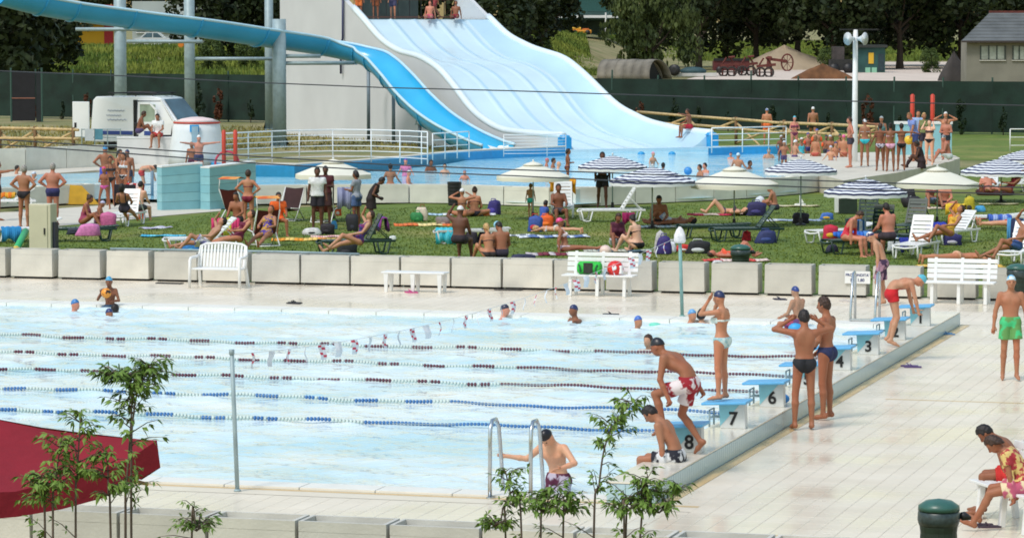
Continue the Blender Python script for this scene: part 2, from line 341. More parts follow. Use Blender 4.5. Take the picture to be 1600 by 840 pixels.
# ---- start plinth with tiled side
PL_W0, PL_W1, PL_H = -.44, .16, .24
m_ptop = deck_mat('plinth_top_tile', (224, 218, 204)); BLUE_TILE = M('pale_blue_tile', C(168, 196, 206), .3, .08, 5)
plinth = thing('starting_plinth', 'long low white-topped plinth with pale blue tiled side under the starting blocks', 'plinth', LD(0, 0))
plinth.rotation_euler.z = -A_POOL                       # local x = -l, local y = d
b = MB(); b.box(-PL_W1, .43, .012, 24.84, -.5, PL_H); b.build('core', M('plinth_core', C(150, 158, 160), .7), plinth)
npl = 50
for k in range(npl):
    b = MB(); b.box(-PL_W1 - .012, .446, .002 + k * 24.85 / npl, (k + 1) * 24.85 / npl - .006, PL_H + .001, PL_H + .02); b.build('top_slab', m_ptop, plinth)
nt_ = 200; bt = MB().box(0, .012, 0, 24.85 / nt_ - .010, 0, PL_H - .012).mesh('blue_tile', BLUE_TILE)
for k in range(nt_): ob('blue_tile', bt, plinth, (.432, k * 24.85 / nt_ + .004, .004))
bt2 = MB().box(0, .112, 0, .012, 0, PL_H - .012).mesh('blue_tile', BLUE_TILE)
for k in range(5): ob('blue_tile', bt2, plinth, (-PL_W1 + .004 + k * .118, -.002, .004))
# ---- leisure pool behind the lawn
LZ = .12
wall_px = [(-260, 342), (0, 325), (90, 320), (165, 316)]
front_px = [(400, 320), (500, 319), (600, 318), (700, 318), (800, 322), (900, 325), (1000, 319), (1100, 315), (1180, 310), (1240, 305), (1290, 299), (1340, 295)]
right_px = [(1318, 282), (1350, 277), (1400, 270), (1456, 259), (1486, 252), (1500, 247)]
back_px = [(1215, 242), (1120, 228), (1000, 228), (890, 230), (770, 243), (700, 256), (640, 263), (560, 270), (460, 277), (395, 276), (330, 272), (200, 268), (0, 275), (-260, 283)]
pts = [P(u, v) for u, v in wall_px + front_px] + [P(1340, 270, LZ), P(1225, 243, LZ)] + [P(u, v, LZ) for u, v in back_px[1:]]
o = MB().add([(p.x, p.y, LZ) for p in pts], [tuple(range(len(pts)))])
lw_o = o.build('leisure_water', WATER2); tag(lw_o, kind='structure')
# raised deck on the right of the leisure pool
pts = [P(u, v, .6) for u, v in right_px]; pts2 = [P(1492, 243, .6), P(1440, 236, .6), P(1225, 241, .6), P(1262, 268, .6)]
dk = [(p.x, p.y) for p in pts] + [(p.x, p.y) for p in pts2]
tag(MB().prism(dk, 0.0, .60).build('leisure_deck', m_path), kind='structure')
# ================================================================== POOL FURNITURE
# ---- planter boxes: hollow concrete troughs
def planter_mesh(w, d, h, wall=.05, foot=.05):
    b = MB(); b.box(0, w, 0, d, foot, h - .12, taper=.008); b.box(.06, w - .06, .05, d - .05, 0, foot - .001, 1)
    t = wall; z0, z1 = h - .118, h
    b.box(.006, w - .006, .006, t, z0, z1); b.box(.006, w - .006, d - t, d - .006, z0, z1); b.box(.006, t, t + .001, d - t - .001, z0, z1); b.box(w - t, w - .006, t + .001, d - t - .001, z0, z1)
    b.box(t + .002, w - t - .002, t + .002, d - t - .002, h - .117, h - .09, 2)
    return b
SOIL = M('planter_soil', C(150, 146, 134), .95, .2, 6, .4, 20)
CONC_V = [M('planter_concrete_%d' % k, C(*c), .85, .10, 2.2, .25, 30) for k, c in enumerate(((205, 203, 194), (198, 197, 190), (210, 207, 197), (193, 191, 182)))]
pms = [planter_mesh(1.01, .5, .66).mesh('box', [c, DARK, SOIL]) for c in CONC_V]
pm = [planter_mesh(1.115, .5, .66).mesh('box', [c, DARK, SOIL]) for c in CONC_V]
def planter(loc, rz, k, label, group, me=None):
    o = ob('planter', me or pm[k % 4], None, loc, rz); tag(o, label, 'planter', group); return o
n_far = 0
for k in range(-5, 23):
    l = 21.35 - k * 1.155
    if not (-8 < l < 24): continue
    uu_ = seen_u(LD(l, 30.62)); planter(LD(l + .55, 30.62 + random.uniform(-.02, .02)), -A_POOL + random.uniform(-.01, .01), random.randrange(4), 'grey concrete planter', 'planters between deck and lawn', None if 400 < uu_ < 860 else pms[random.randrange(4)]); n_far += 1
for o in [o for o in COL.objects if o.get('group') == 'planters between deck and lawn']:
    if not -60 < seen_u(o.location) < 1600: bpy.data.objects.remove(o)
ordinal([o for o in COL.objects if o.get('group') == 'planters between deck and lawn'], 'grey concrete planter in the row between deck and lawn')
pmn = [planter_mesh(1.06, .52, .66).mesh('box', [c, DARK, SOIL]) for c in CONC_V]
for k in range(14):
    p = PZ(-128 + 146 * k, 791 + 3.65 * k, 37.6 - .30 * k) if False else None
    l = 7.2 - k * 1.09; q = LD(l, -3.65)
    planter((q.x, q.y, .19 - .66), -A_POOL, random.randrange(4), 'empty grey concrete planter box in the row nearest the viewer', 'planters at the near edge of the deck', pmn[random.randrange(4)])
for o in [o for o in COL.objects if o.get('group') == 'planters at the near edge of the deck']:
    if not -130 < seen_u(o.location) < 1600: bpy.data.objects.remove(o)
ordinal([o for o in COL.objects if o.get('group') == 'planters at the near edge of the deck'], 'empty grey planter in the row nearest the viewer')
# retaining step under the near deck edge
b = MB(); b.add([LD(34, -3.05, -.008), LD(-15, -3.05, -.008), LD(-15, -3.05, -.75), LD(34, -3.05, -.75)], [(0, 1, 2, 3)]).build('deck_kerb', CONCRETE)['kind'] = 'structure'
# ---- starting blocks
BL_D = [21.75, 19.0, 16.3, 13.7, 11.0, 8.35, 5.70, 3.02]
m_blk = M('block_grey_paint', C(200, 204, 204), .5, .08, 5); m_plat = M('block_blue_top', C(92, 172, 222), .45, .06, 8); m_teal = M('block_teal', C(128, 188, 202), .45, .08, 5)
m_num = M('number_black', C(18, 20, 24), .6, 0)
words = ['one', 'two', 'three', 'four', 'five', 'six', 'seven', 'eight']
for i, d in enumerate(BL_D):
    t = thing('starting_block', 'blue-topped starting block marked with a black %s%s' % (words[i], [', farthest of the row', '', '', '', ', behind the two standing boys', '', ', with a girl standing on it', ', nearest of the row'][i]), 'starting block', LD(-.07, d, PL_H + .02), -A_POOL, 'starting blocks')
    # local x = -l (towards deck), y = d
    b = MB(); b.add([(-.06, -.08, 0), (.29, -.08, 0), (.29, .08, 0), (-.06, .08, 0), (-.08, -.08, .325), (.28, -.08, .345), (.28, .08, .345), (-.08, .08, .325)], [(3, 2, 1, 0), (4, 5, 6, 7), (0, 1, 5, 4), (1, 2, 6, 5), (2, 3, 7, 6), (3, 0, 4, 7)])
    b.build('pedestal', m_blk, t, bevel=.006)
    b = MB(); b.add([(-.0615, -.0845, .03), (.22, -.0845, .34), (-.081, -.0845, .324)], [(0, 1, 2)], 0)
    b.build('teal_triangle', m_teal, t)  # flat teal triangle over the upper left of the pedestal front
    b = MB(); b.add([(-.30, -.23, .322), (.33, -.23, .35), (.33, .23, .35), (-.30, .23, .322), (-.30, -.23, .357), (.33, -.23, .39), (.33, .23, .39), (-.30, .23, .357)], [(3, 2, 1, 0), (4, 5, 6, 7), (0, 1, 5, 4), (1, 2, 6, 5), (2, 3, 7, 6), (3, 0, 4, 7)])
    b.build('platform', m_plat, t, bevel=.012)
    b = MB(); b.tube([(-.20, -.14, .02), (-.20, -.14, .25), (-.20, .14, .25), (-.20, .14, .02)], .014, 6); b.tube([(-.205, -.07, .15), (-.07, -.07, .15)], .012, 6); b.tube([(-.205, .07, .15), (-.07, .07, .15)], .012, 6); b.build('hand_grip', GALV, t, smooth=True)
    text_mesh(str(i + 1), .25, m_num, t, (.12, -.0885, .13), (R(90), 0, 0), 'number')
# ---- lane ropes
FLO_W = M('float_white', C(200, 214, 208), .5, .06, 5); FLO_R = M('float_dark_red', C(96, 44, 62), .5, .1, 5); FLO_B = M('float_blue', C(52, 112, 172), .5, .1, 5)
ropes = [(17.9, FLO_R, 'dark red'), (14.95, FLO_R, 'dark red'), (12.35, FLO_R, 'dark red'), (9.65, FLO_B, 'blue'), (7.0, FLO_B, 'blue')]
rl = ['dark red and white lane rope nearest the far pool edge', 'dark red and white lane rope, second from the far pool edge', 'dark red and white lane rope beside the blue ones', 'blue and white lane rope, the farther of the two blue ones', 'blue and white lane rope, the one nearest the viewer']
for (d, mc, nm), lb in zip(ropes, rl):
    t = thing('lane_rope', lb, 'lane rope', LD(0, d, WLEV + .038), -A_POOL, 'lane ropes'); bw = MB(); bc = MB(); ln = MB()
    x = .22; k = 0
    ph = random.uniform(0, 10)
    while x < 26.6:
        seg = .055; full = x < 5.2 + .5 * math.sin(d)
        m = ((x + ph) % .84) / .84
        col = full or (m < .22) or (.25 < m < .47)
        if full and int(k) % 2 == 0: pass
        zz = .012 * math.sin(x * 2.1 + d) + .008 * math.sin(x * 5.3); yy = .05 * math.sin(x * .5 + d) + .02 * math.sin(x * 1.7)
        r = (.025 if full else .031) * (1.0 if (k % 2 == 0) else .93); (bc if col else bw).lathe([(.018, 0), (r, .008), (r, seg - .022), (.018, seg - .014)], 8, (-x, yy, zz), axis=(-1, 0, 0))
        x += seg; k += 1
    ln.tube([(-.1 - q * .5, .05 * math.sin((.1 + q * .5) * .5 + d), .012 * math.sin((.1 + q * .5) * 2.1 + d)) for q in range(54)], .008, 5)
    ln.build('cable', STEEL, t); o1 = bw.build('white_floats', FLO_W, t, smooth=False); o2 = bc.build('coloured_floats', mc, t, smooth=False)
    o1['kind'] = 'stuff'; o2['kind'] = 'stuff'
# ---- poles with pennant line
p1b, p1t = P(371, 767), PZ(362, 547, P(371, 767).y); p2b, p2t = P(1066, 494), PZ(1062, 365, P(1066, 494).y)
for pb, pt, lb, r, mt in ((p1b, p1t, 'thin grey pole standing at the near pool edge', .028, GALV), (p2b, p2t, 'thin pale green pole at the far pool edge with a carrier bag hung on top', .036, M('pale_green_paint', C(126, 168, 166), .5, .1, 5))):
    b = MB(); b.tube([pb, pt], r, 10); b.lathe([(r * 1.6, 0), (r * 1.6, .02), (r, .03)], 10, pb); b.tube([pt - Vector((0, 0, .05)), pt + Vector((0, 0, .01))], r * 1.25, 10); tag(b.build('pole', mt, None, True), lb, 'pole')
bunt = thing('bunting', 'string of white and red striped pennants slung between two poles over the pool', 'bunting', (0, 0, 0))
def bpt(t): return p1t.lerp(p2t, t) + Vector((0, 0, -.05 - .42 * 4 * t * (1 - t) * (1 - .35 * t)))
MB().tube([bpt(i / 60) for i in range(61)], .004, 5).build('line', M('white_cord', C(220, 222, 222), .7, 0), bunt)
m_fw = M('pennant_white', C(226, 228, 234), .75, .06, 8); m_fr = M('pennant_red', C(206, 60, 84), .7, .08, 8)
for k in range(36):
    t = .03 + .945 * k / 35; p = bpt(t); q = bpt(t + .006); dr = (q - p).normalized(); tw = random.uniform(-.6, .6); dr2 = Matrix.Rotation(tw, 3, 'Z') @ dr
    nrm = dr2.cross(Vector((0, 0, 1))).normalized(); b = MB(); hh = .20; ww = .15; sl = random.uniform(-.1, .35); NR = 7; rows = []
    for i in range(NR):
        f = i / (NR - 1); wv = .018 * math.sin(f * 5 + k); rows.append([p + dr2 * (ww * (j - .5) * (1 - .25 * f) + sl * f * hh * .6) + nrm * (wv + .01 * math.sin(j * 4 + k)) + Vector((0, 0, -.004 - hh * f)) for j in (0, .5, 1)])
    for i in range(NR - 1):
        for j in range(2):
            stripe = (k % 2 == 0) and ((i + (1 - j)) % 3 == 1); b.add([rows[i][j], rows[i][j + 1], rows[i + 1][j + 1], rows[i + 1][j]], [(0, 1, 2, 3)], 1 if stripe else 0)
    b.build('pennant', [m_fw, m_fr], bunt)
# carrier bag on pole 2
b = MB(); c = p2t + Vector((0, -.05, -.02)); b.lathe([(.02, .16), (.07, .10), (.11, 0), (.12, -.12), (.09, -.16), (.0, -.165)], 10, c, sy=.5); tag(b.build('carrier_bag', M('bag_white', C(228, 226, 228), .5, .15, 12), None, True), 'white carrier bag hung on top of the pale green pole', 'bag')
# ---- pool ladders: pairs of stainless rails
def ladder(name_lb, cen, ang, gap=.5, h=.78, down=.65):
    t = thing('pool_ladder', name_lb, 'ladder', cen, ang)             # local +y = towards the water
    for s in (-1, 1):
        x = s * gap / 2
        MB().tube([(x, -.42, 0), (x, -.42, h * .75), (x, -.40, h * .9), (x, -.32, h), (x, -.16, h * 1.0), (x, -.03, h * .88), (x, .12, h * .25), (x, .20, -down * .3), (x, .20, -down)], .026, 8).build('hand_rail', STEEL, t, smooth=True)
    for z in (-.28, -.56): MB().box(-gap / 2, gap / 2, .14, .26, z, z + .03).build('step', STEEL, t)
    for s in (-1, 1): MB().lathe([(.05, .0), (.05, .015), (.03, .02)], 10, (s * gap / 2, -.42, .001)).build('base_plate', STEEL, t)
    return t
ladder('steel pool ladder at the near pool edge with a boy climbing out', P(812, 772), -A_POOL, .52, .95)
def rail_frame(lb, u, v):
    t = thing('pool_ladder', lb, 'ladder', P(u, v), R(180) - A_POOL)
    for x in (-.24, .24):
        MB().tube([(x, -.35, 0), (x, -.35, .85), (x, -.28, .95), (x, -.1, .93), (x, .14, .2), (x, .2, -.5)], .026, 8).build('hand_rail', STEEL, t, smooth=True)
    for z in (-.28, .05): MB().box(-.24, .24, .12, .2, z, z + .03).build('step', STEEL, t)
rail_frame('steel pool ladder at the far pool corner beside the boy in red trunks', 1350, 503)
# ---- benches
def slat_bench(lb, loc, rz, w=1.9, mat=WHITE_PLASTIC, backs=4):
    t = thing('bench', lb, 'bench', loc, rz)                          # seat faces -y
    for k in range(4): MB().box(-w / 2, w / 2, -.26 + k * .125, -.26 + k * .125 + .105, .42, .455).build('seat_slat', mat, t, bevel=.008)
    for k in range(backs):
        z = .50 + k * .105; y = .235 + (z - .45) * .22; mt = Matrix.Translation((0, y, z)) @ Matrix.Rotation(R(-12), 4, 'X')
        MB().box(-w / 2, w / 2, -.014, .014, 0, .085, mat=mt).build('back_slat', mat, t, bevel=.006)
    for x in (-w * .38, 0, w * .38):
        b = MB(); b.bar((x, -.22, 0), (x, -.18, .42), .07, .07); b.bar((x, .26, 0), (x, .2, .42), .07, .07); b.bar((x, -.24, .40), (x, .24, .40), .05, .04); b.build('leg', mat, t, bevel=.008)
        MB().bar((x, .215, .42), (x, .345, .92), .06, .03).build('back_post', mat, t)
    return t
slat_bench('white slatted bench at the planters carrying a green bag and a red helmet', P(937, 462), -A_POOL, 1.55, backs=4)
slat_bench('white slatted bench at the planters near the rightmost end of the far deck', P(1500, 474), -A_POOL, 1.45)
slat_bench('white slatted bench in the bottom right corner with two people seated on it', P(1592, 822), R(90) + R(196) - R(0), 1.7)
# plastic garden bench with upright slats
t = thing('garden_bench', 'white moulded plastic garden bench with upright back slats and armrests', 'bench', P(342, 449), -A_POOL)
w = 1.12
for k in range(14): MB().bar((-.50 + k * .077, .2, .44), (-.50 + k * .077 , .31, .88 + .05 * math.cos((k - 6.5) / 6.5 * 1.3)), .048, .018, up=(0, 1, 0)).build('back_slat', WHITE_PLASTIC, t)
b = MB(); b.tube([(-.55, .2, .42), (-.555, .26, .7), (-.53, .31, .88), (-.42, .325, .93), (0, .33, .96), (.42, .325, .93), (.53, .31, .88), (.555, .26, .7), (.55, .2, .42)], .026, 8); b.build('back_frame', WHITE_PLASTIC, t, True)
b = MB(); b.box(-.55, .55, -.24, .24, .39, .43); b.build('seat', WHITE_PLASTIC, t, bevel=.015)
for sx in (-1, 1):
    MB().tube([(sx * .58, -.27, 0), (sx * .575, -.25, .6), (sx * .57, -.2, .65), (sx * .565, .1, .66), (sx * .55, .27, .68)], .034, 8).build('armrest', WHITE_PLASTIC, t, True)
    MB().bar((sx * .56, .33, 0), (sx * .54, .22, .42), .06, .05).build('leg', WHITE_PLASTIC, t)
# backless plastic table-bench
t = thing('table_bench', 'long white plastic bench table without a back, left of the slatted bench', 'bench', P(649, 456), -A_POOL)
w = 1.42; MB().box(-w / 2, w / 2, -.22, .22, .40, .44).build('top', WHITE_PLASTIC, t, bevel=.015)
for x in (-.6, 0, .6):
    for y in (-.18, .18): b = MB(); b.add([(x - .05, y - .03, .40), (x + .05, y - .03, .40), (x + .05, y + .03, .40), (x - .05, y + .03, .40), (x - .028, y - .025, 0), (x + .028, y - .025, 0), (x + .028, y + .025, 0), (x - .028, y + .025, 0)], [(0, 1, 2, 3), (7, 6, 5, 4), (0, 4, 5, 1), (1, 5, 6, 2), (2, 6, 7, 3), (3, 7, 4, 0)]).build('leg', WHITE_PLASTIC, t)
# things on the bench
bp = P(937, 462)
def on_bench(du, z=.455): return bp + Vector((du * math.cos(A_POOL), -du * math.sin(A_POOL), z))
t = thing('sports_bag', 'bright green sports bag with a dark front lying on the white bench', 'bag', on_bench(-.22), -A_POOL)
MB().lathe([(0, -.26), (.1, -.255), (.135, -.22), (.14, 0), (.135, .22), (.1, .255), (0, .26)], 12, (0, 0, .135), axis=(1, 0, 0)).build('body', M('bag_green', C(46, 190, 66), .6, .15, 14), t, True)
MB().box(-.1, .1, -.15, -.13, .03, .25).build('front_panel', M('bag_dark', C(40, 44, 38), .6, .5, 20), t)
for x in (-.17, .17): MB().tube([(x, -.142, .05), (x, -.15, .14), (x * 1.2, -.13, .21)], .02, 6).build('strap', M('bag_green_dark', C(26, 90, 52), .6, .1), t)
t = thing('helmet', 'red bag-like helmet with a white patch on the white bench', 'helmet', on_bench(.34), -A_POOL)
MB().lathe([(.13, 0), (.17, .07), (.18, .15), (.15, .23), (.09, .285), (0, .30)], 14, (0, 0, 0)).build('shell', M('helmet_red', C(214, 44, 40), .35, .1, 6), t, True)
b = MB(); b.lathe([(.001, 0), (.04, .004), (.055, -.004)], 10, (.02, -.176, .16), axis=(0, -1, .1)); b.build('patch', WHITE_PAINT, t, True)
MB().box(.10, .17, -.12, .0, .02, .2).build('white_pouch', WHITE_PAINT, t, bevel=.02)
MB().tube([(-.2, -.1, .02), (-.17, -.14, .06), (-.1, -.16, .03)], .02, 6).build('strap', BLACK, t)
# shoes, flip-flops and small things on the deck
def flipflops(lb, u, v, col, rz=0, z=0.0, sc=1.0):
    t = thing('flip_flops', lb, 'flip-flops', P(u, v, z) + Vector((0, 0, .002)), rz); m = M('sole_%d_%d_%d' % col, C(*col), .7, .15, 20)
    for s in (-1, 1):
        f = [(-.04, -.13), (.03, -.13), (.045, -.05), (.05, .06), (.03, .13), (-.02, .14), (-.05, .08), (-.045, -.04)]
        b = MB(); b.prism([(x * sc + s * .075, y * sc + s * .03) for x, y in f], 0, .022); o = b.build('sandal', m, t)
        MB().tube([(s * .075 - .045, s * .03 + .0, .02), (s * .075 - .01, s * .03 + .05, .06), (s * .075 + .045, s * .03 + .01, .02)], .009, 5).build('strap', m, o)
flipflops('dark flip-flops on the left stretch of the far deck', 460, 474, (36, 36, 44), R(60), sc=1.2)
flipflops('pair of pink slippers under the white table bench', 643, 457, (186, 70, 130), R(80))
flipflops('black and white slippers at the far pool edge by the swimmer in a blue cap', 955, 492, (58, 58, 64), R(70), sc=1.2)
flipflops('dark slippers on the far deck behind the boy in a dark blue cap', 1219, 468, (44, 44, 64), R(75))
flipflops('blue flip-flops beside the far end of the plinth', 1479, 522, (84, 130, 176), R(80))
flipflops('purple flip-flops lying in the middle of the right deck', 1424, 573, (84, 66, 116), R(82), sc=1.1)
flipflops('white sandals on the far deck behind the ladder', 1322, 471, (196, 190, 186), R(75))
flipflops('dark flip-flops under the seated boy in red shorts', 1540, 822, (70, 56, 72), R(95))
# kit lying by block 6
t = thing('swim_bag', 'small blue and pink swim bag beside starting block 6', 'bag', LD(-.25, 8.35 + .42, PL_H + .02), 0)
MB().ball((0, 0, .07), .08, sc=(1.2, .8, .9)).build('body', M('bag_blue', C(50, 130, 200), .6, .1, 10), t, True); MB().ball((-.06, .05, .13), .07, sc=(1, .8, 1)).build('towel_roll', M('towel_pink', C(190, 70, 110), .8, .2, 10), t, True)
# depth notice on a planter
pn = P(1332, 462)
t = thing('notice', 'white notice with dark blue lettering fixed on a planter front behind the ladder', 'sign', LD(3.18 - .6, 30.60, .30), -A_POOL)
MB().box(-.27, .27, -.012, 0, 0, .26).build('board', WHITE_PAINT, t)
m_txt = M('notice_ink', C(40, 52, 110), .6, 0); text_mesh('PROFONDITA\'', .078, m_txt, t, (0, -.0145, .175), (R(90), 0, 0), 'lettering', .001); text_mesh('Mt. 1,80', .09, m_txt, t, (0, -.0145, .07), (R(90), 0, 0), 'lettering', .001)
# pale blue start-gate bar lying between block 5 and pool, and steel cover plates by the planters
for u, v in ((265, 443), (795, 453)): 
    b = MB(); b.box(-.3, .3, -.1, .1, 0, .02); tag(b.build('drain_cover', BLACK, None, False, P(u, v) + Vector((0, 0, .002)), -A_POOL), 'dark drain cover at the foot of the far planters, %s' % ('left of the garden bench' if u < 500 else 'right of the table bench'), 'drain cover')
# electrical cabinet
t = thing('electrical_cabinet', 'beige metal electrical cabinet standing behind the left planters', 'cabinet', P(66, 398), -A_POOL)
m_cab = M('cabinet_beige', C(204, 200, 176), .5, .05, 3)
MB().box(-.26, .32, -.2, .2, .02, 1.27).build('housing', m_cab, t, bevel=.012); MB().box(-.235, .24, -.222, -.203, .05, 1.24).build('door', m_cab, t, bevel=.006)
MB().box(.15, .185, -.245, -.222, .52, .68).build('handle', BLACK, t); MB().box(.325, .40, -.1, .1, .0, .82).build('cable_trunk', M('navy_panel', C(44, 48, 66), .5, .1), t)
for y in (-.15, .1): pass
# long pipe lying over the left planters
b = MB(); b.tube([LD(19.6, 30.9, .69), LD(15.5, 30.88, .70), LD(13.7, 30.86, .685)], .026, 8); b.build('pipe', GALV, None, True); tag(bpy.data.objects['pipe'], 'long grey pipe lying along the tops of the left planters', 'pipe')
# overhead cables
m_cable = M('cable_black', C(44, 48, 52), .6, 0)
def cable(lb, pix, Y0, Y1, r=.012):
    n = len(pix); pts = []
    for u, v in pix: Yy = Y0 + (Y1 - Y0) * (u / 1600); pts.append(PZ(u, v, Yy))
    a = pts[0] + (pts[0] - pts[1]) * 1.5; z = pts[-1] + (pts[-1] - pts[-2]) * 1.5
    tag(MB().tube([a] + pts + [z], r, 6).build('overhead_cable', m_cable, None, True), lb, 'cable')
cable('topmost overhead cable crossing in front of the water slides', [(0, 111), (200, 119), (400, 129), (600, 137), (800, 142), (950, 147), (1200, 155), (1400, 160), (1600, 165)], 62, 60)
cable('upper of the two overhead cables crossing the white and striped parasols', [(0, 218), (200, 231), (400, 244.5), (600, 257), (800, 265), (950, 270), (1100, 276), (1300, 283), (1600, 293)], 62, 60, .013)
cable('lower of the two overhead cables crossing the white and striped parasols', [(0, 226), (200, 240), (400, 255), (600, 267), (800, 274.5), (1000, 284), (1200, 290), (1400, 298), (1600, 304)], 62, 60, .013)
# ================================================================== LEISURE POOL AND SLIDES
CONC_L = [M('leisure_concrete_%d' % k, C(*c_), .85, .08, 2.2, .2, 30) for k, c_ in enumerate(((226, 224, 214), (220, 219, 210), (229, 226, 215), (215, 213, 204)))]
def wall_run(px, zt, label, group, seg=1.15, thick=.45, zref=0.0, h=.6):
    """row of planter boxes following a base line"""
    pts = [P(u, v, zref) for u, v in px]; out = []
    acc = []; 
    for a, b_ in zip(pts[:-1], pts[1:]):
        L = (b_ - a).length; n = max(2, int(L / .1)); acc += [a.lerp(b_, k / n) for k in range(n)]
    acc.append(pts[-1]); i = 0
    while i < len(acc) - 1:
        j = i
        while j < len(acc) - 1 and (acc[j] - acc[i]).length < seg: j += 1
        if (acc[j] - acc[i]).length < seg * .6: break
        d = acc[j] - acc[i]; w = d.length - .03; rz = math.atan2(d.y, d.x)
        me = planter_mesh(w, thick, h, .05, .03).mesh('box', [CONC_L[random.randrange(4)], DARK, SOIL])
        planter((acc[i].x, acc[i].y, 0), rz, 0, label, group, me); i = j
wall_run(front_px, .6, 'off-white concrete planter in the curving row along the front of the leisure pool', 'planters along the leisure pool', seg=1.6, thick=.5)
wall_run(wall_px[1:], .6, 'off-white concrete planter at the left of the leisure pool front, beside the path', 'planters at the left of the leisure pool front', seg=1.9, thick=.5)
wall_run([(-40, 274), (60, 271), (165, 265)], .6, 'off-white concrete planter behind the left arm of the leisure pool', 'planters behind the leisure pool', seg=2.1, thick=.5, h=.95)
for g_, tx in (('planters along the leisure pool', 'off-white planter in the curving row before the leisure pool'), ('planters at the left of the leisure pool front', 'off-white planter before the left arm of the leisure pool'), ('planters behind the leisure pool', 'off-white tall planter behind the left arm of the leisure pool')): ordinal([o for o in COL.objects if o.get('group') == g_], tx)
# white inner step behind the front planters
fp = [P(u, v) for u, v in front_px]
b = MB(); off = Vector((0, .52, 0)); b.grid([[p + off + Vector((0, 0, 0)), p + off + Vector((0, 0, .56)), p + off + Vector((0, .35, .56)), p + off + Vector((0, .36, .2))] for p in fp], flip=True); o = b.build('pool_rim', COPING); tag(o, kind='structure')
fp = [P(u, v) for u, v in wall_px]
b = MB(); b.grid([[p + off, p + off + Vector((0, 0, .56)), p + off + Vector((0, .35, .56)), p + off + Vector((0, .36, .2))] for p in fp], flip=True); tag(b.build('pool_rim', COPING), kind='structure')
# yellow stains: two yellow boards leaning against planters
t = MB(); q = P(118, 319); b = MB(); b.add([q + Vector(v) for v in ((-.35, -.05, 0), (.75, -.05, 0), (.2, .02, .58), (-.35, .02, .62), (-.35, -.02, 0), (.75, -.02, 0), (.2, .05, .58), (-.35, .05, .62))], [(0, 1, 2, 3), (7, 6, 5, 4), (1, 5, 6, 2), (2, 6, 7, 3), (0, 3, 7, 4)])
tag(b.build('kickboard', M('mustard', C(206, 160, 40), .6, .15, 4)), 'mustard yellow panel leaning on the planter behind the two standing men', 'panel')
# blue rim wall at the back of the water
rim = [(330, 268), (395, 272), (460, 273), (560, 266), (640, 259), (700, 252), (770, 248), (885, 243)]
rp_ = [P(u, v, LZ) for u, v in rim]
b = MB(); b.grid([[p + Vector((0, 0, -.3)), p + Vector((0, 0, .32)), p + Vector((0, .5, .32)), p + Vector((0, .5, -.5))] for p in rp_], flip=True); tag(b.build('blue_pool_wall', BLUE_PAINT), kind='structure')
b = MB(); b.grid([[p + Vector((0, .51, .30)), p + Vector((0, .51, .36)), p + Vector((0, 1.6, .36)), p + Vector((0, 1.7, -.3))] for p in rp_], flip=True); tag(b.build('pool_back_walk', m_path), kind='structure')
rim = [(1108, 243), (1160, 241), (1225, 240)]; rp2 = [P(u, v, LZ) for u, v in rim]
b = MB(); b.grid([[p + Vector((0, 0, -.3)), p + Vector((0, 0, .3)), p + Vector((0, .5, .3)), p + Vector((0, .5, -.5))] for p in rp2], flip=True); tag(b.build('blue_pool_wall', BLUE_PAINT), kind='structure')
# left back wall (white) of the paddling arm
b = MB(); pts = [P(150, 266, LZ), P(270, 262, LZ), P(345, 262, LZ)]
tag(MB().grid([[p + Vector((0, 0, -.5)), p + Vector((0, 0, .0)), p + Vector((0, 4, .02))] for p in [P(-260, 284, LZ), P(0, 277, LZ)] + pts], flip=True).build('pool_back_walk', m_path), kind='structure')
tl = thing('low_wall', 'long white rendered wall between the van and the leisure pool', 'wall', P(226, 262), R(-2)); s_ = 5300 / P(226, 262).y
MB().box(-43 / s_, 50 / s_, 0, .3, 0, 1.15).build('wall', M('render_white', C(214, 216, 216), .85, .06, 2), tl); MB().box(-43.5 / s_, 50.5 / s_, -.02, .32, 1.151, 1.2).build('cap', WHITE_PAINT, tl)
# ---- railings
def railing(lb, px, zb, h=1.0, bars=5, post=1.9, mat=WHITE_PAINT, r=.022):
    pts = [P(u, v, zb) for u, v in px]; t = thing('railing', lb, 'railing', pts[0]); o = pts[0]
    acc = []
    for a, c in zip(pts[:-1], pts[1:]):
        n = max(2, int((c - a).length / .4)); acc += [a.lerp(c, k / n) for k in range(n)]
    acc.append(pts[-1]); acc = [p - o for p in acc]
    for k in range(bars): z = h * (k + 1) / bars; MB().tube([p + Vector((0, 0, z)) for p in acc], r * (1.25 if k == bars - 1 else .85), 6).build('rail', mat, t, True)
    d = 0; last = None
    for i, p in enumerate(acc):
        if last is None or (p - last).length > post or i == len(acc) - 1: MB().tube([p, p + Vector((0, 0, h))], r * 1.15, 6).build('post', mat, t, True); last = p
    return t
railing('white curved tube railing behind the leisure pool below the blue flume', [(352, 260), (400, 257), (450, 254.5), (520, 252.5), (580, 253), (640, 255), (668, 257)], LZ + .33, 1.2, 6, 1.25)
railing('short white tube railing by the mouth of the blue flume', [(676, 250), (705, 248), (733, 246)], LZ + .33, 1.0, 4, .8)
railing('white tube railing with wire mesh between the flume mouth and the wide slide', [(787, 245), (840, 244.5), (884, 243)], LZ + .33, .85, 7, 1.5, r=.014)
railing('white tube railing right of the wide slide', [(1112, 239), (1160, 238), (1228, 236)], LZ + .3, 1.0, 4, 1.3)
railing('white tube railing at the right edge of the back lawn', [(1578, 240), (1640, 240)], 0.0, 1.05, 3, 1.4)
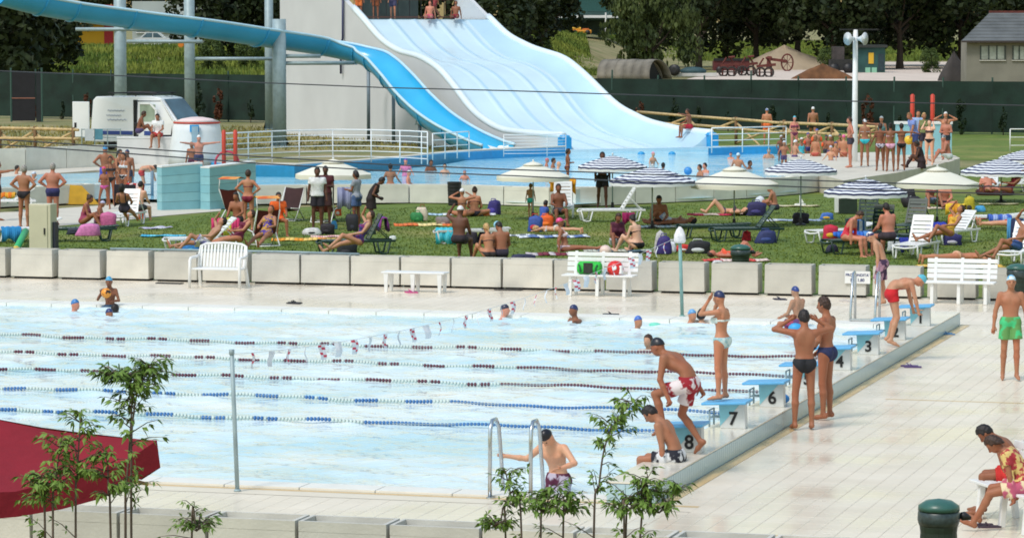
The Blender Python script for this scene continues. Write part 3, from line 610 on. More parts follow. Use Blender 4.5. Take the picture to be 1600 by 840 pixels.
# ---- wide slide
B0 = Vector((2.3, 144.2, 0)); RUN = Vector((-.45, .893, 0)); WID = Vector((.893, .45, 0)); SW = 7.0
def on_plane(u, v, base):                                # sight onto the vertical plane base + s*RUN
    d = PZ(u, v, 100.0) - Vector((0, 0, CAM_H)); nrm = WID
    tt = (base.dot(nrm)) / d.dot(nrm); p = Vector((0, 0, CAM_H)) + d * tt
    return (p - base).dot(RUN), p.z
lp = [on_plane(u, v, B0) for u, v in ((885, 211), (840, 208), (790, 203), (765, 190), (740, 170), (715, 135), (690, 105), (660, 87), (628, 80), (600, 62), (580, 38), (562, 17), (545, 0), (530, -18), (515, -26))]
rp = [on_plane(u, v, B0 + WID * SW) for u, v in ((1108, 207), (1060, 202), (1010, 190), (962, 166), (940, 145), (910, 115), (880, 90), (830, 75), (790, 55), (760, 25), (735, 0), (712, -25), (690, -32))]
lp[0] = (0.0, lp[0][1]); rp[0] = (0.0, rp[0][1])
def interp(t, s):
    xs_ = [a for a, _ in t]; zs_ = [b_ for _, b_ in t]; return float(np.interp(s, xs_, zs_))
s_top = lp[11][0]                                        # lip of the launch platform
def smooth_prof(t):
    ss = np.linspace(0, 40, 401); z = np.interp(ss, [a for a, _ in t], [b_ for _, b_ in t]); k = np.ones(17) / 17; zz = np.convolve(np.pad(z, 8, 'edge'), k, 'valid'); return ss, zz
SL, ZL = smooth_prof(lp); SR, ZR = smooth_prof(rp)
def zsurf(s):                                            # lane floor
    zl = float(np.interp(s, SL, ZL)); k = min(1, s / 5.0); return max(LZ + .02 + .0 * s, zl - (.95 * (1 - k) + .42 * k))
slide = thing('wide_water_slide', 'broad white and pale blue multi-lane water slide with a wavy drop into the pool', 'water slide', B0)
m_sl = M('slide_pale_blue', C(186, 218, 236), .3, .05, .5); m_slw = M('slide_wall_grey', C(206, 209, 212), .85, .06, .4); m_lip = M('slide_lip', C(222, 236, 244), .3, .03, 1)
m_lane = M('slide_lane_white', C(206, 230, 240), .22, .04, .6)
NS = 90; smax = s_top; qs = []
for i in range(61): qs.append(i / 60)
ridges = (.235, .41, .585, .76)
grid = []
for i in range(NS + 1):
    s = smax * i / NS; zl = float(np.interp(s, SL, ZL)); zr = float(np.interp(s, SR, ZR)); zf = zsurf(s); row = []
    for q in qs:
        a = max(0, 1 - q / .075); z = zf + (zl - zf) * a ** 1.6
        c = max(0, (q - .82) / .18); z += (zr - zf) * (c ** 2.0)
        rg = sum(math.exp(-((q - r0) / .010) ** 2) for r0 in ridges); z += .055 * rg
        row.append(RUN * s + WID * (SW * q) + Vector((0, 0, z)))
    grid.append(row)
b = MB(); b.grid(grid); lanes = b.build('lanes', [m_lane, m_sl, m_lip], slide, True)
for f_ in lanes.data.polygons:
    q = qs[f_.index % 60]; f_.material_index = 2 if q < .05 or q > .985 else (1 if (q > .80 or any(abs(q - r0) < .018 for r0 in ridges)) else 0)
b = MB(); b.grid([[p for p in grid[0]], [Vector((p.x, p.y, -.2)) for p in grid[0]]]); b.build('foot_face', m_lane, slide)
# side walls (rendered concrete) left and right, extruded slabs
def side_wall(base, S_, Z_, name, send, th, ztopcap):
    b = MB(); top = []; n = 80
    for i in range(n + 1):
        s = send * i / n; z = min(ztopcap, float(np.interp(s, S_, Z_))) - .02; top.append((s, z))
    ft = [base + RUN * s + WID * 0 + Vector((0, 0, z)) for s, z in top]; fb = [base + RUN * s + Vector((0, 0, -.1)) for s, _ in top]; e = WID * th
    b.grid([[x, y] for x, y in zip(ft, fb)], flip=(th > 0)); b.grid([[x + e, y + e] for x, y in zip(ft, fb)], flip=(th < 0)); b.grid([[x, x + e] for x in ft], flip=(th < 0))
    b.add([ft[-1], fb[-1], fb[-1] + e, ft[-1] + e], [(0, 1, 2, 3)]); b.add([ft[0], fb[0], fb[0] + e, ft[0] + e], [(3, 2, 1, 0)])
    return b.build(name, m_slw, slide)
side_wall(Vector((0, 0, 0)), SL, ZL, 'side_wall', 30.6, -.25, 9.5)
side_wall(WID * SW, SR, ZR, 'side_wall', smax + 4, .2, 9.5)
# rounded lips along both walls
for S_, Z_, base, mi in ((SL, ZL, Vector((0, 0, 0)) - WID * .12, m_lip), (SR, ZR, WID * (SW + .1), m_lip)):
    MB().tube([base + RUN * (smax * 1.02 * i / 60) + Vector((0, 0, float(np.interp(smax * 1.02 * i / 60, S_, Z_)) - .03)) for i in range(61)], .17, 8).build('lip', m_lip, slide, True)
# blue end posts and pads in the water
for base, h in ((WID * -.12, lp[0][1] + .02), (WID * (SW + .08), rp[0][1] + .02)):
    b = MB(); mt = Matrix.Translation(base + RUN * -.1) @ Matrix.Rotation(math.atan2(WID.y, WID.x), 4, 'Z'); b.box(-.2, .2, -.25, .25, 0, h - .12, mat=mt); b.lathe([(.26, h - .12), (.2, h - .03), (0, h)], 12, base + RUN * -.1); b.build('end_post', BLUE_PAINT, slide)
for u_ in (1002, 1050):
    b = MB(); b.lathe([(.16, 0), (.15, .07), (.09, .13), (0, .15)], 14, P(u_, 241, LZ) - B0 + Vector((0, 0, -.03))); b.build('lane_pad', BLUE_PAINT, slide, True)
MB().bar(WID * -.3 + RUN * -.35 + Vector((0, 0, LZ + .05)), WID * (SW + .3) + RUN * -.35 + Vector((0, 0, LZ + .05)), .3, .16).build('threshold', M('slide_foot', C(206, 226, 236), .4, .05), slide)
# launch platform with railing and gate posts
zt = zsurf(smax); b = MB(); mt = Matrix.Translation(RUN * smax) @ Matrix.Rotation(math.atan2(WID.y, WID.x), 4, 'Z')
b.box(.1, SW - .15, .02, 3.6, zt - .35, zt + .02, mat=mt); b.build('launch_platform', m_sl, slide)
for k in range(9): x = .2 + k * .62; MB().box(x, x + .03, .1, .14, zt + .17, zt + .94, mat=mt).build('gate_bar', BLACK, slide)
b = MB(); b.box(.1, 5.3, .08, .14, zt + .10, zt + .16, mat=mt); b.box(.1, 5.3, .08, .14, zt + .95, zt + 1.0, mat=mt); b.build('gate_rail', M('rail_brown', C(92, 58, 50), .6, .1), slide)
b = MB(); b.tube([RUN * (smax + 1.2) + WID * -.35 + Vector((0, 0, zt + 1.4)), RUN * (smax + 1.2) + WID * -.36 + Vector((0, 0, zt - .9)), RUN * (smax + 1.4) + WID * -.38 + Vector((0, 0, zt - 1.2)), RUN * (smax + 1.4) + WID * -.38 + Vector((0, 0, zt - 2.6))], .06, 6); b.build('drain_pipe', M('pipe_navy', C(40, 46, 84), .4, .1), slide, True)
b = MB(); b.box(1.5, 4.6, 3.2, 3.6, zt + .02, zt + 3.0, mat=mt); b.build('cabin_wall', M('cabin_dark', C(52, 62, 58), .6, .3, 2), slide)
SLIDE_TOP = (smax, zt)
# ---- blue flume
fl_px = [(0, -12, 146), (60, 3, 147), (110, 12, 148), (200, 24, 149.5), (300, 37, 151), (400, 52, 153.5), (500, 67, 156), (560, 80, 156), (590, 94, 155.2), (618, 121, 154), (645, 152, 152.5), (678, 182, 150.5), (715, 206, 148.5), (755, 225, 146.8), (778, 233, 145.8)]
fc = [PZ(u, v, Y) for u, v, Y in fl_px]
def catmull(p, n=6):
    out = []
    for i in range(len(p) - 1):
        p0, p1, p2, p3 = p[max(i - 1, 0)], p[i], p[i + 1], p[min(i + 2, len(p) - 1)]
        for k in range(n):
            t = k / n; out.append(.5 * ((2 * p1) + (p2 - p0) * t + (2 * p0 - 5 * p1 + 4 * p2 - p3) * t * t + (3 * p1 - p0 - 3 * p2 + p3) * t ** 3))
    out.append(p[-1]); return out
fcs = catmull(fc, 7); flume = thing('blue_flume', 'long bright blue open flume slide winding down into the leisure pool', 'water slide', (0, 0, 0))
m_fl = M('flume_blue', C(62, 168, 220), .28, .08, .6); m_fli = M('flume_blue_inner', C(60, 178, 222), .2, .08, .6); m_rim = M('flume_rim', C(186, 220, 236), .35, .04, 2)
def sweep(path, prof, flip=False):
    rows = []
    for i, p in enumerate(path):
        d = (path[min(i + 1, len(path) - 1)] - path[max(i - 1, 0)]); dh = Vector((d.x, d.y, 0)).normalized(); side = Vector((dh.y, -dh.x, 0)); dn = d.normalized(); up = side.cross(dn).normalized()
        rows.append([p + side * x + up * z for x, z in prof])
    return rows
rr = .84; outp = [(rr * math.cos(a) * 1.02, rr * math.sin(a) * .95 + .22) for a in np.linspace(math.pi * 1.02, math.pi * 1.98, 15)]
inp = [(x * .93, (z - .22) * .93 + .22) for x, z in outp]
segn = 14
for k in range(segn):
    i0 = int(k * (len(fcs) - 1) / segn); i1 = int((k + 1) * (len(fcs) - 1) / segn); seg = fcs[max(0, i0 - 1):i1 + 2] if False else fcs[i0:i1 + 1]
    full = fcs
    rows_o = sweep(full, outp)[i0:i1 + 1]; rows_i = sweep(full, inp)[i0:i1 + 1]
    b = MB(); b.grid(rows_o, 0); b.grid(rows_i, 1, flip=True); b.build('trough', [m_fl, m_fli], flume, True)
    # flange between sections
    if k: 
        b = MB(); r0 = sweep(full, [(x * 1.06, (z - .22) * 1.08 + .22) for x, z in outp])[i0]; r1 = sweep(full, outp)[i0]; d = (full[min(i0 + 1, len(full) - 1)] - full[i0]).normalized() * .06
        b.grid([[p for p in r1], [p for p in r0], [p + d for p in r0], [p + d for p in r1]]); b.build('flange', m_fl, flume)
for s in (0, -1):
    b = MB(); b.tube([r[s] for r in sweep(fcs, [(outp[0][0] * .965, outp[0][1] + .02), (outp[-1][0] * .965, outp[-1][1] + .02)])], .07, 8); b.build('rim', m_rim, flume, True)
# pillars
def pillar(lb, u, v0, v1, r, base_v, arm=None):
    Y = P(u, base_v).y; b = MB(); o = P(u, base_v); top = PZ(u, v1, Y).z
    t = thing('slide_pillar', lb, 'pillar', o, 0, 'flume pillars')
    MB().lathe([(r, 0), (r, top)], 16).build('column', GALV, t, True); MB().lathe([(r * 1.5, 0), (r * 1.5, .05), (r, .06)], 16).build('base_flange', GALV, t)
    b = MB()
    for k in range(8): a = k * math.pi / 4; b.add([(r * math.cos(a), r * math.sin(a), .06), (r * 1.45 * math.cos(a), r * 1.45 * math.sin(a), .06), (r * math.cos(a), r * math.sin(a), .4)], [(0, 1, 2), (2, 1, 0)])
    b.build('gusset', GALV, t)
    for (x0, x1, v, dy) in (arm or []):
        s_ = F_PX / Y; z = PZ(u, v, Y).z; MB().tube([((x0 - u) / s_, 0, z), ((x1 - u) / s_, dy, z)], .09, 8).build('support_arm', GALV, t, True)
    return t
pillar('thick grey steel pillar left of the white van roof, leftmost of the flume pillars', 189, 0, -30, .30, 214, [(120, 260, 46, -.5)])
pillar('thick grey steel pillar behind the van bonnet', 297, 0, -30, .27, 206, [(200, 320, 65, -1.2), (297, 430, 92, .0)])
pillar('thick grey steel pillar in front of the slide wall with flanged base', 437, 30, 30, .31, 229, [(437, 500, 88, .6), (437, 552, 99, 1.2)])
pillar('slim green-grey steel pillar behind the thick pillar at the slide wall', 421, 0, -30, .22, 203)
def strut(lb, u, v1, base_v, r=.085):
    Y = P(u, base_v).y; o = P(u, base_v); z = PZ(u, v1, Y).z; t = thing('flume_strut', lb, 'pillar', o, 0, 'flume struts')
    MB().tube([(0, 0, 0), (0, 0, z)], r, 10).build('column', M('strut_grey', C(112, 128, 138), .45, .1, metal=.3), t, True); MB().tube([(-.16, 0, z), (-.16, 0, z + .25)], .03, 6).build('bracket', GALV, t); MB().tube([(.16, 0, z), (.16, 0, z + .25)], .03, 6).build('bracket', GALV, t); MB().box(-.22, .22, -.1, .1, z, z + .06).build('cap_plate', GALV, t)
strut('tall slim grey post under the bend of the blue flume', 576, 106, 222); strut('slim grey post under the steep part of the blue flume', 615, 140, 224.5); strut('short slim grey post under the lower run of the blue flume', 656, 195, 232)
# splash at the flume mouth
b = MB(); q0 = fcs[-1]
for k in range(60):
    a = random.uniform(0, 6.28); r_ = abs(random.gauss(0, .55)); b.ball(q0 + Vector((.25 + r_ * math.cos(a) * 1.3, -.9 + r_ * math.sin(a), LZ - q0.z + max(0, .22 - r_ * .25) * random.random())), random.uniform(.05, .16), 6, sc=(1.4, 1, .6), m=4)
o = b.build('splash', M('foam_white', C(238, 244, 246), .5, 0), None, True); tag(o, 'white foaming splash where the blue flume meets the pool', 'splash', kind='stuff')
b = MB(); rows = []
for i in range(9):
    f = i / 8; c_ = q0 + Vector((.12 * f, -.2 - 1.0 * f, 0)); z = q0.z + .06 - (q0.z + .06 - LZ) * f ** 1.5; rows.append([(c_.x + w_ * (.45 - .1 * f), c_.y, z + .12 * abs(w_) * (1 - f)) for w_ in (-1, -.5, 0, .5, 1)])
b.grid(rows); o = b.build('water_jet', M('foam_white', C(238, 244, 246), .5, 0), None, True); tag(o, 'sheet of white water pouring from the blue flume', 'splash', kind='stuff')
# ---- teal shower screens
m_teal2 = M('shower_teal_tile', C(142, 196, 206), .4, .06, 3); m_teal3 = M('shower_teal_tile_b', C(132, 188, 200), .4, .06, 3)
def screen(lb, ul, ur, vb_l, vb_r, vt_l, vt_r):
    a, c = P(ul, vb_l), P(ur, vb_r); t = thing('shower_screen', lb, 'screen wall', a); d = c - a; zl = PZ(ul, vt_l, a.y).z; zr = PZ(ur, vt_r, c.y).z; n = 5
    th = Vector((-d.y, d.x, 0)).normalized() * .35
    for k in range(n):
        f0, f1 = k / n, (k + 1) / n - .006; b = MB()
        pts = [(0, f0, 1), (1, f0, 1), (1, f1, 1), (0, f1, 1)]
        vs_ = []
        for e in (Vector((0, 0, 0)), th):
            for xx, ff in ((0, f0), (1, f0), (1, f1), (0, f1)): hh = (zl if xx == 0 else zr) * (ff); vs_.append(d * xx + e + Vector((0, 0, hh)))
        b.add(vs_, [(0, 1, 2, 3), (7, 6, 5, 4), (4, 5, 1, 0), (5, 6, 2, 1), (6, 7, 3, 2), (7, 4, 0, 3)]).build('tile_course', m_teal2 if k % 2 else m_teal3, t)
    b = MB(); b.add([v + Vector((0, 0, 0)) for v in (Vector((0, 0, zl)), d + Vector((0, 0, zr)), d + th + Vector((0, 0, zr)), th + Vector((0, 0, zl)), Vector((0, 0, zl + .05)), d + Vector((0, 0, zr + .05)), d + th + Vector((0, 0, zr + .05)), th + Vector((0, 0, zl + .05)))], [(3, 2, 1, 0), (4, 5, 6, 7), (0, 1, 5, 4), (1, 2, 6, 5), (2, 3, 7, 6), (3, 0, 4, 7)]).build('cap', WHITE_PAINT, t); return t, d
t1, d1 = screen('left pale teal tiled shower screen wall beside the footbath', 253, 317, 329, 327, 262, 256)
t2, d2 = screen('right pale teal tiled shower screen wall behind the striped deck chairs', 328, 400, 328, 322, 263, 254)
# orange posts with ring by the screens
def post_pair(lb, pl, vb, vt, r, zref=0, ring=True):
    t = thing('play_posts', lb, 'play equipment', P(pl[0], vb, zref)); o = P(pl[0], vb, zref)
    for u in pl: q = P(u, vb, zref) - o; h = PZ(u, vt, P(u, vb, zref).y).z - o.z; MB().lathe([(r, 0), (r, h), (r * .3, h + .05)], 10, q).build('post', RED_PAINT, t, True)
    if ring:
        c = (P(pl[0], vb, zref) + P(pl[1], vb, zref)) / 2 - o; h = PZ(pl[0], 255, o.y).z - o.z; MB().tube([c + Vector((-.1 + .42 * math.cos(a), 0.05, h + .42 * math.sin(a))) for a in np.linspace(0, 2 * math.pi, 25)], .045, 6, caps=False).build('hoop', M('hoop_pink', C(190, 60, 84), .5, .1), t, True)
    return t
post_pair('two orange-red posts with a pink hoop behind the right shower screen', (350, 368), 277, 205, .075, LZ)
post_pair('two tall orange-red posts above the crowd on the leisure deck', (1425, 1456.5), 241, 149, .085, .6, False)
# teal play wall behind the crowd
q = P(1400, 242, .6); t = thing('play_wall', 'pale teal wall with white cap behind the crowd on the leisure deck', 'wall', q); s_ = F_PX / q.y
MB().box(0, 87 / s_, 0, .3, 0, (242 - 194) / s_).build('wall', m_teal2, t); MB().box(-.05, 88 / s_, -.04, .34, (242 - 194) / s_, (242 - 190) / s_).build('cap', WHITE_PAINT, t)
# steel posts by the footbath
t = thing('footbath_gate', 'grey steel gate posts with crossbar at the footbath left of the shower screens', 'gate', P(207, 312)); s_ = F_PX / P(207, 312).y
m_gp = M('gate_grey_blue', C(112, 138, 156), .5, .1)
for x in (0, 31): MB().tube([(x / s_, 0, 0), (x / s_, 0, 45 / s_)], .05, 8).build('post', m_gp, t, True)
MB().tube([(0, 0, 24 / s_), (31 / s_, 0, 24 / s_)], .025, 6).build('crossbar', m_gp, t, True); MB().tube([(0, 0, 8 / s_), (31 / s_, 0, 8 / s_)], .025, 6).build('crossbar', m_gp, t, True)
# mushroom tower
q = P(308, 266, LZ); s_ = F_PX / q.y; t = thing('water_mushroom', 'white conical water tower with a red rimmed domed roof in the leisure pool', 'water feature', q); z = lambda v: (266 - v) / s_
m_cone = M('tower_white', C(222, 224, 224), .55, .07, 2)
MB().lathe([(46 / s_, 0), (43 / s_, z(235)), (38 / s_, z(205)), (36 / s_, z(193)), (34 / s_, z(192))], 28).build('body', m_cone, t, True)
MB().lathe([(36 / s_, z(193)), (37 / s_, z(192)), (37 / s_, z(190.5)), (34 / s_, z(190))], 28).build('roof_rim', RED_PAINT, t, True)
MB().lathe([(35.5 / s_, z(190)), (24 / s_, z(185.5)), (10 / s_, z(183)), (0, z(182.4))], 28).build('roof', M('tower_roof', C(232, 208, 206), .5, .08, 1.5), t, True)
b = MB(); b.box(-4 / s_, 6 / s_, -44 / s_, -37.4 / s_, 0, z(196)); b.build('chute_slot', M('slot_grey', C(150, 176, 190), .5, .1), t); b = MB(); b.box(-7 / s_, 7 / s_, -42 / s_, -38 / s_, z(205), z(194)); b.build('chute_top', BLUE_PAINT, t)
# lamp post with loudspeakers
q = P(1335, 278); s_ = F_PX / q.y; t = thing('lamp_post', 'tall white lamp post with two loudspeaker horns near the top', 'lamp post', q); H_ = (278 - 47) / s_
MB().lathe([(.11, 0), (.10, H_ * .5), (.085, H_)], 12).build('pole', WHITE_PAINT, t, True)
MB().box(-24 / s_, 36 / s_, -.05, .05, H_ - .02, H_ + .03).build('cross_arm', BLACK, t)
for s, c in ((-1, -11), (1, 11)):
    b = MB(); b.lathe([(.05, 0), (.07, .1), (.13, .22), (.22, .32), (.24, .33)], 14, (s * 2 / s_, -.12, H_ - 14 / s_), axis=(s * .8, -.6, 0)); o = b.build('loudspeaker', M('speaker_white', C(214, 222, 226), .4, .05), t, True)
    b = MB(); b.lathe([(.0, .2), (.06, .2)], 10, (s * 2 / s_, -.12, H_ - 14 / s_), axis=(s * .8, -.6, 0)); b.build('horn_throat', DARK, o)
MB().box(-.3, .3, -.3, .3, 0, .05).build('foot', CONCRETE, t)
# rustic pole fences
def rustic(lb, px, h, zb=0.0):
    pts = [P(u, v, zb) for u, v in px]; o = pts[0]; t = thing('rustic_fence', lb, 'fence', o); pts = [p - o for p in pts]
    for a, c in zip(pts[:-1], pts[1:]):
        for z in (h, h * .62): 
            e = (c - a).normalized() * .3; MB().tube([a - e + Vector((0, 0, z + random.uniform(-.04, .04))), c + e + Vector((0, 0, z + random.uniform(-.04, .04)))], [.075, .06], 7).build('rail', WOOD, t, True)
        MB().tube([a + Vector((0, .08, .05)), c + Vector((0, .08, h * .95))], .055, 7).build('brace', WOOD, t, True)
        MB().tube([a + Vector((0, .14, h * .9)), a.lerp(c, .5) + Vector((0, .14, .05))], .055, 7).build('brace', WOOD, t, True)
    for p in pts: MB().tube([p, p + Vector((0, 0, h + .12))], .075, 7).build('post', M('post_brown', C(120, 92, 62), .8, .2, 6), t, True)
rustic('rustic wooden pole fence on the dry ground at far left', [(-60, 238), (0, 239), (55, 240), (115, 242)], 1.05)
rustic('rustic wooden pole fence on the grass right of the wide slide', [(1000, 213), (1075, 219), (1150, 226), (1225, 232), (1300, 236), (1370, 240)], 1.15)
# beige barrier stack beside the van
t = thing('barrier', 'grey metal barrier carrying hung towels near the van', 'barrier', P(128, 236)); s_ = F_PX / P(128, 236).y
for z in (.25, .6, .95): MB().tube([(0, 0, z), (60 / s_, .1, z)], .025, 6).build('rail', GALV, t)
for x in (0, 20, 40, 60): MB().tube([(x / s_, .1 * x / 60, 0), (x / s_, .1 * x / 60, .98)], .025, 6).build('post', GALV, t)
b = MB(); b.box(5 / s_, 18 / s_, -.06, -.03, .45, .97); b.build('towel', M('towel_white', C(212, 220, 228), .9, .06, 6), t); b = MB(); b.box(21 / s_, 33 / s_, -.06, -.03, .5, .97); b.build('towel', M('towel_teal', C(92, 150, 172), .9, .15, 6), t)
# ================================================================== PARASOLS, LOUNGERS, THINGS ON THE LAWN
def facing(h): return R(h)
PAR_W = M('parasol_cream', C(226, 224, 208), .8, .05, 2); PAR_N = M('parasol_navy', C(56, 62, 98), .8, .1, 4); PAR_S = M('parasol_white', C(228, 232, 236), .8, .04, 4)
def parasol(lb, u, vbase, vtop, wpx, striped=False, pole_mat=None, tilt=(0, 0)):
    o = P(u, vbase); s = F_PX / o.y; t = thing('parasol', lb, 'parasol', o); Rr = wpx / 2 / s; H_ = (vbase - vtop) / s; drop = Rr * (.30 if striped else .36)
    H_ *= 1.0; n = 16 if striped else 8; rings = 13 if striped else 6
    # canopy: ribs straight, cloth sagging slightly between them
    b = MB(); N = n * 4; rows = []
    for i in range(rings + 1):
        f = i / rings; row = []
        for k in range(N + 1):
            a = 2 * math.pi * k / N + .2; sag = (1 - abs(math.cos(a * n / 2 - .2 * n / 2))) * .014 * f * Rr
            r = Rr * f; z = H_ - drop * (f ** 1.35 if striped else f ** 1.08) - sag
            row.append((r * math.cos(a) + tilt[0] * 0, r * math.sin(a), z))
        rows.append(row)
    val = [(p[0] * 1.005, p[1] * 1.005, p[2] - .13) for p in rows[-1]]
    for i in range(rings): b.grid([rows[i], rows[i + 1]], (1 if (striped and i % 2 == 1) else 0))
    b.build('canopy', [PAR_S if striped else PAR_W, PAR_N], t, True)
    b = MB(); mid = [(p[0] * 1.004, p[1] * 1.004, p[2] - .055) for p in rows[-1]]; b.grid([rows[-1], mid], 1 if striped else 0); b.grid([mid, val], 0); b.build('valance', [PAR_S if striped else PAR_W, PAR_N], t, True)
    pm_ = pole_mat or GALV
    MB().tube([(0, 0, -.02), (0, 0, H_ + .05)], .020, 8).build('pole', pm_, t, True); MB().ball((0, 0, H_ + .06), .03, 8).build('finial', WHITE_PLASTIC, t, True)
    for k in range(8): a = 2 * math.pi * k / 8 + .2; MB().tube([(.03 * math.cos(a), .03 * math.sin(a), H_ - .04), (Rr * .97 * math.cos(a), Rr * .97 * math.sin(a), H_ - drop - .03)], .007, 4).build('rib', STEEL, t)
    MB().lathe([(.16, 0), (.16, .03), (.05, .08), (.04, .22), (.03, .22)], 10).build('foot', BLACK, t)
    if not striped: MB().lathe([(Rr * .30, H_ - drop * .24), (Rr * .2, H_ - drop * .1), (.02, H_ + .02)], 16, (0, 0, .015)).build('vent_cap', PAR_W, t, True)
    return t
parasol('cream white parasol left of centre over two standing people', 521, 346, 250, 118, pole_mat=M('pole_dark', C(60, 66, 70), .5, .1))
parasol('cream white parasol behind the girl on the pool rim', 833, 343, 254, 114)
parasol('cream white parasol right of the pair of overlapping striped ones', 1147, 354, 261, 138)
parasol('cream white parasol in front of the raised leisure deck, near the right', 1464, 350, 262, 128)
parasol('navy and white striped parasol, the farther of the overlapping pair', 957, 327, 243, 108, True)
parasol('navy and white striped parasol, the nearer of the overlapping pair', 1019, 357, 261, 134, True)
parasol('navy and white striped parasol in front of the bathers left of the lamp post', 1251, 352, 248, 112, True)
parasol('navy and white striped parasol nearest the viewer, over the couple on loungers', 1352, 386, 279, 130, True)
parasol('navy and white striped parasol over the lounging people at far right', 1564, 316, 248, 126, True)
parasol('navy and white striped parasol farthest right, cut by the picture edge', 1602, 300, 234, 84, True)
# ---- loungers. local: foot end at -y, head (backrest) at +y
def lounger(lb, u, v, heading, mat, back=55, z=0.0, group='plastic sun loungers'):
    t = thing('sun_lounger', lb, 'sun lounger', P(u, v, z), R(-heading), group); w = .62; zs = .34
    for s in (-1, 1): MB().bar((s * w / 2, -.95, zs), (s * w / 2, .92, zs), .05, .06).build('side_rail', mat, t, bevel=.01)
    n = 9
    for k in range(n): y = -.90 + k * (1.16 / n); MB().box(-w / 2 + .028, w / 2 - .028, y, y + 1.16 / n - .022, zs + .005, zs + .028).build('seat_slat', mat, t)
    hinge = Vector((0, .26, zs + .02)); a = R(back); L = .72; d = Vector((0, math.cos(a), math.sin(a))); nn = Vector((0, -math.sin(a), math.cos(a)))
    bk = MB()
    for s in (-1, 1): bk.bar(hinge + Vector((s * (w / 2 - .05), 0, 0)), hinge + d * L + Vector((s * (w / 2 - .07), 0, 0)), .045, .03, up=nn)
    bk.bar(hinge + d * (L - .03) + Vector((-w / 2 + .06, 0, 0)), hinge + d * (L - .03) + Vector((w / 2 - .06, 0, 0)), .07, .028, up=nn); bkf = bk.build('backrest', mat, t)
    for k in range(6):
        p = hinge + d * (.04 + k * .107); MB().bar(p + d * .035 + Vector((-w / 2 + .075, 0, 0)), p + d * .035 + Vector((w / 2 - .075, 0, 0)), .082, .014, up=nn).build('back_slat', mat, bkf)
    if back > 12:
        for s in (-1, 1): MB().bar(hinge + d * (L * .55) + Vector((s * (w / 2 - .03), 0, 0)), (s * (w / 2 - .03), .80, zs + .03), .025, .025).build('back_strut', mat, t)
    for y in (-.78, .62):
        for s in (-1, 1):
            x = s * (w / 2); MB().tube([(x, y - .17, zs), (x, y - .10, .04), (x, y, .02), (x, y + .10, .04), (x, y + .17, zs)], .024, 6).build('leg', mat, t, True)
    # rounded foot-end hoop
    MB().tube([(-w / 2, -.93, zs), (-w / 2 + .06, -.99, zs - .04), (0, -1.0, zs - .06), (w / 2 - .06, -.99, zs - .04), (w / 2, -.93, zs)], .028, 6).build('foot_rail', mat, t, True)
    return t
WPL, GPL = WHITE_PLASTIC, GREEN_PLASTIC
lounger('white sun lounger behind the cabinet with a blue towel over its foot', 40, 377, 75, WPL, 20)
lounger('dark green sun lounger right of the cabinet with a pink towel heap', 127, 377, 80, GPL, 4)
lounger('white sun lounger with black towel over its back among the pink towels', 196, 352, 12, WPL, 62)
lounger('white sun lounger under the reclining boy behind the garden bench', 318, 393, 72, WPL, 42)
lounger('dark green sun lounger carrying the woman reclining with bent knees', 558, 397, 78, GPL, 62)
lounger('white sun lounger seen from behind under the mustard towel', 879, 339, 186 - 180 - 4, WPL, 66)
lounger('empty white sun lounger with raised back under the nearer overlapping striped parasol', 957, 346, 84, WPL, 58)
lounger('dark green sun lounger with raised back behind the bin on the lawn', 1168, 377, 82, GPL, 52)
lounger('white lounger with a red and yellow ball of cloth, left of the striped parasol pole', 1315, 380, 60, WPL, 12)
lounger('dark green sun lounger with a blue towel behind the boy in the white cap', 1345, 396, 70, GPL, 8)
lounger('dark green sun lounger with steep back under the nearest striped parasol', 1352, 360, 20, GPL, 74)
lounger('dark sun lounger seen from behind beside the sunburnt man', 1377, 383, 14, GPL, 66)
lounger('white sun lounger with slatted back standing clear on the lawn', 1432, 402, 24, WPL, 64)
lounger('dark green sun lounger behind the clear white one, its back pointing up', 1424, 371, 26, GPL, 64)
lounger('white sun lounger draped with a yellow and orange towel', 1486, 380, 40, WPL, 40)
lounger('white lounger seen end-on under the striped parasol at far right', 1545, 303, 10, WPL, 30)
lounger('white lounger beside the end-on one at far right', 1578, 302, 84, WPL, 25)
lounger('low lounger with a blue towel and a dozing sunbather at the right edge', 1553, 357, 86, WPL, 6)
lounger('white and green sun lounger at the right edge behind the white bench', 1592, 413, 24, WPL, 60)
lounger('white lounger with a yellow towel at the left edge of the lawn', 8, 331, 80, WPL, 30)
lounger('white camp bed with turquoise towels under the man lifting his hand to his head', 738, 380, 82, M('bed_grey', C(196, 196, 192), .5, .05), 3)
lounger('low green lounger with a red and white towel beside the dark green one', 1115, 372, 86, GPL, 3)
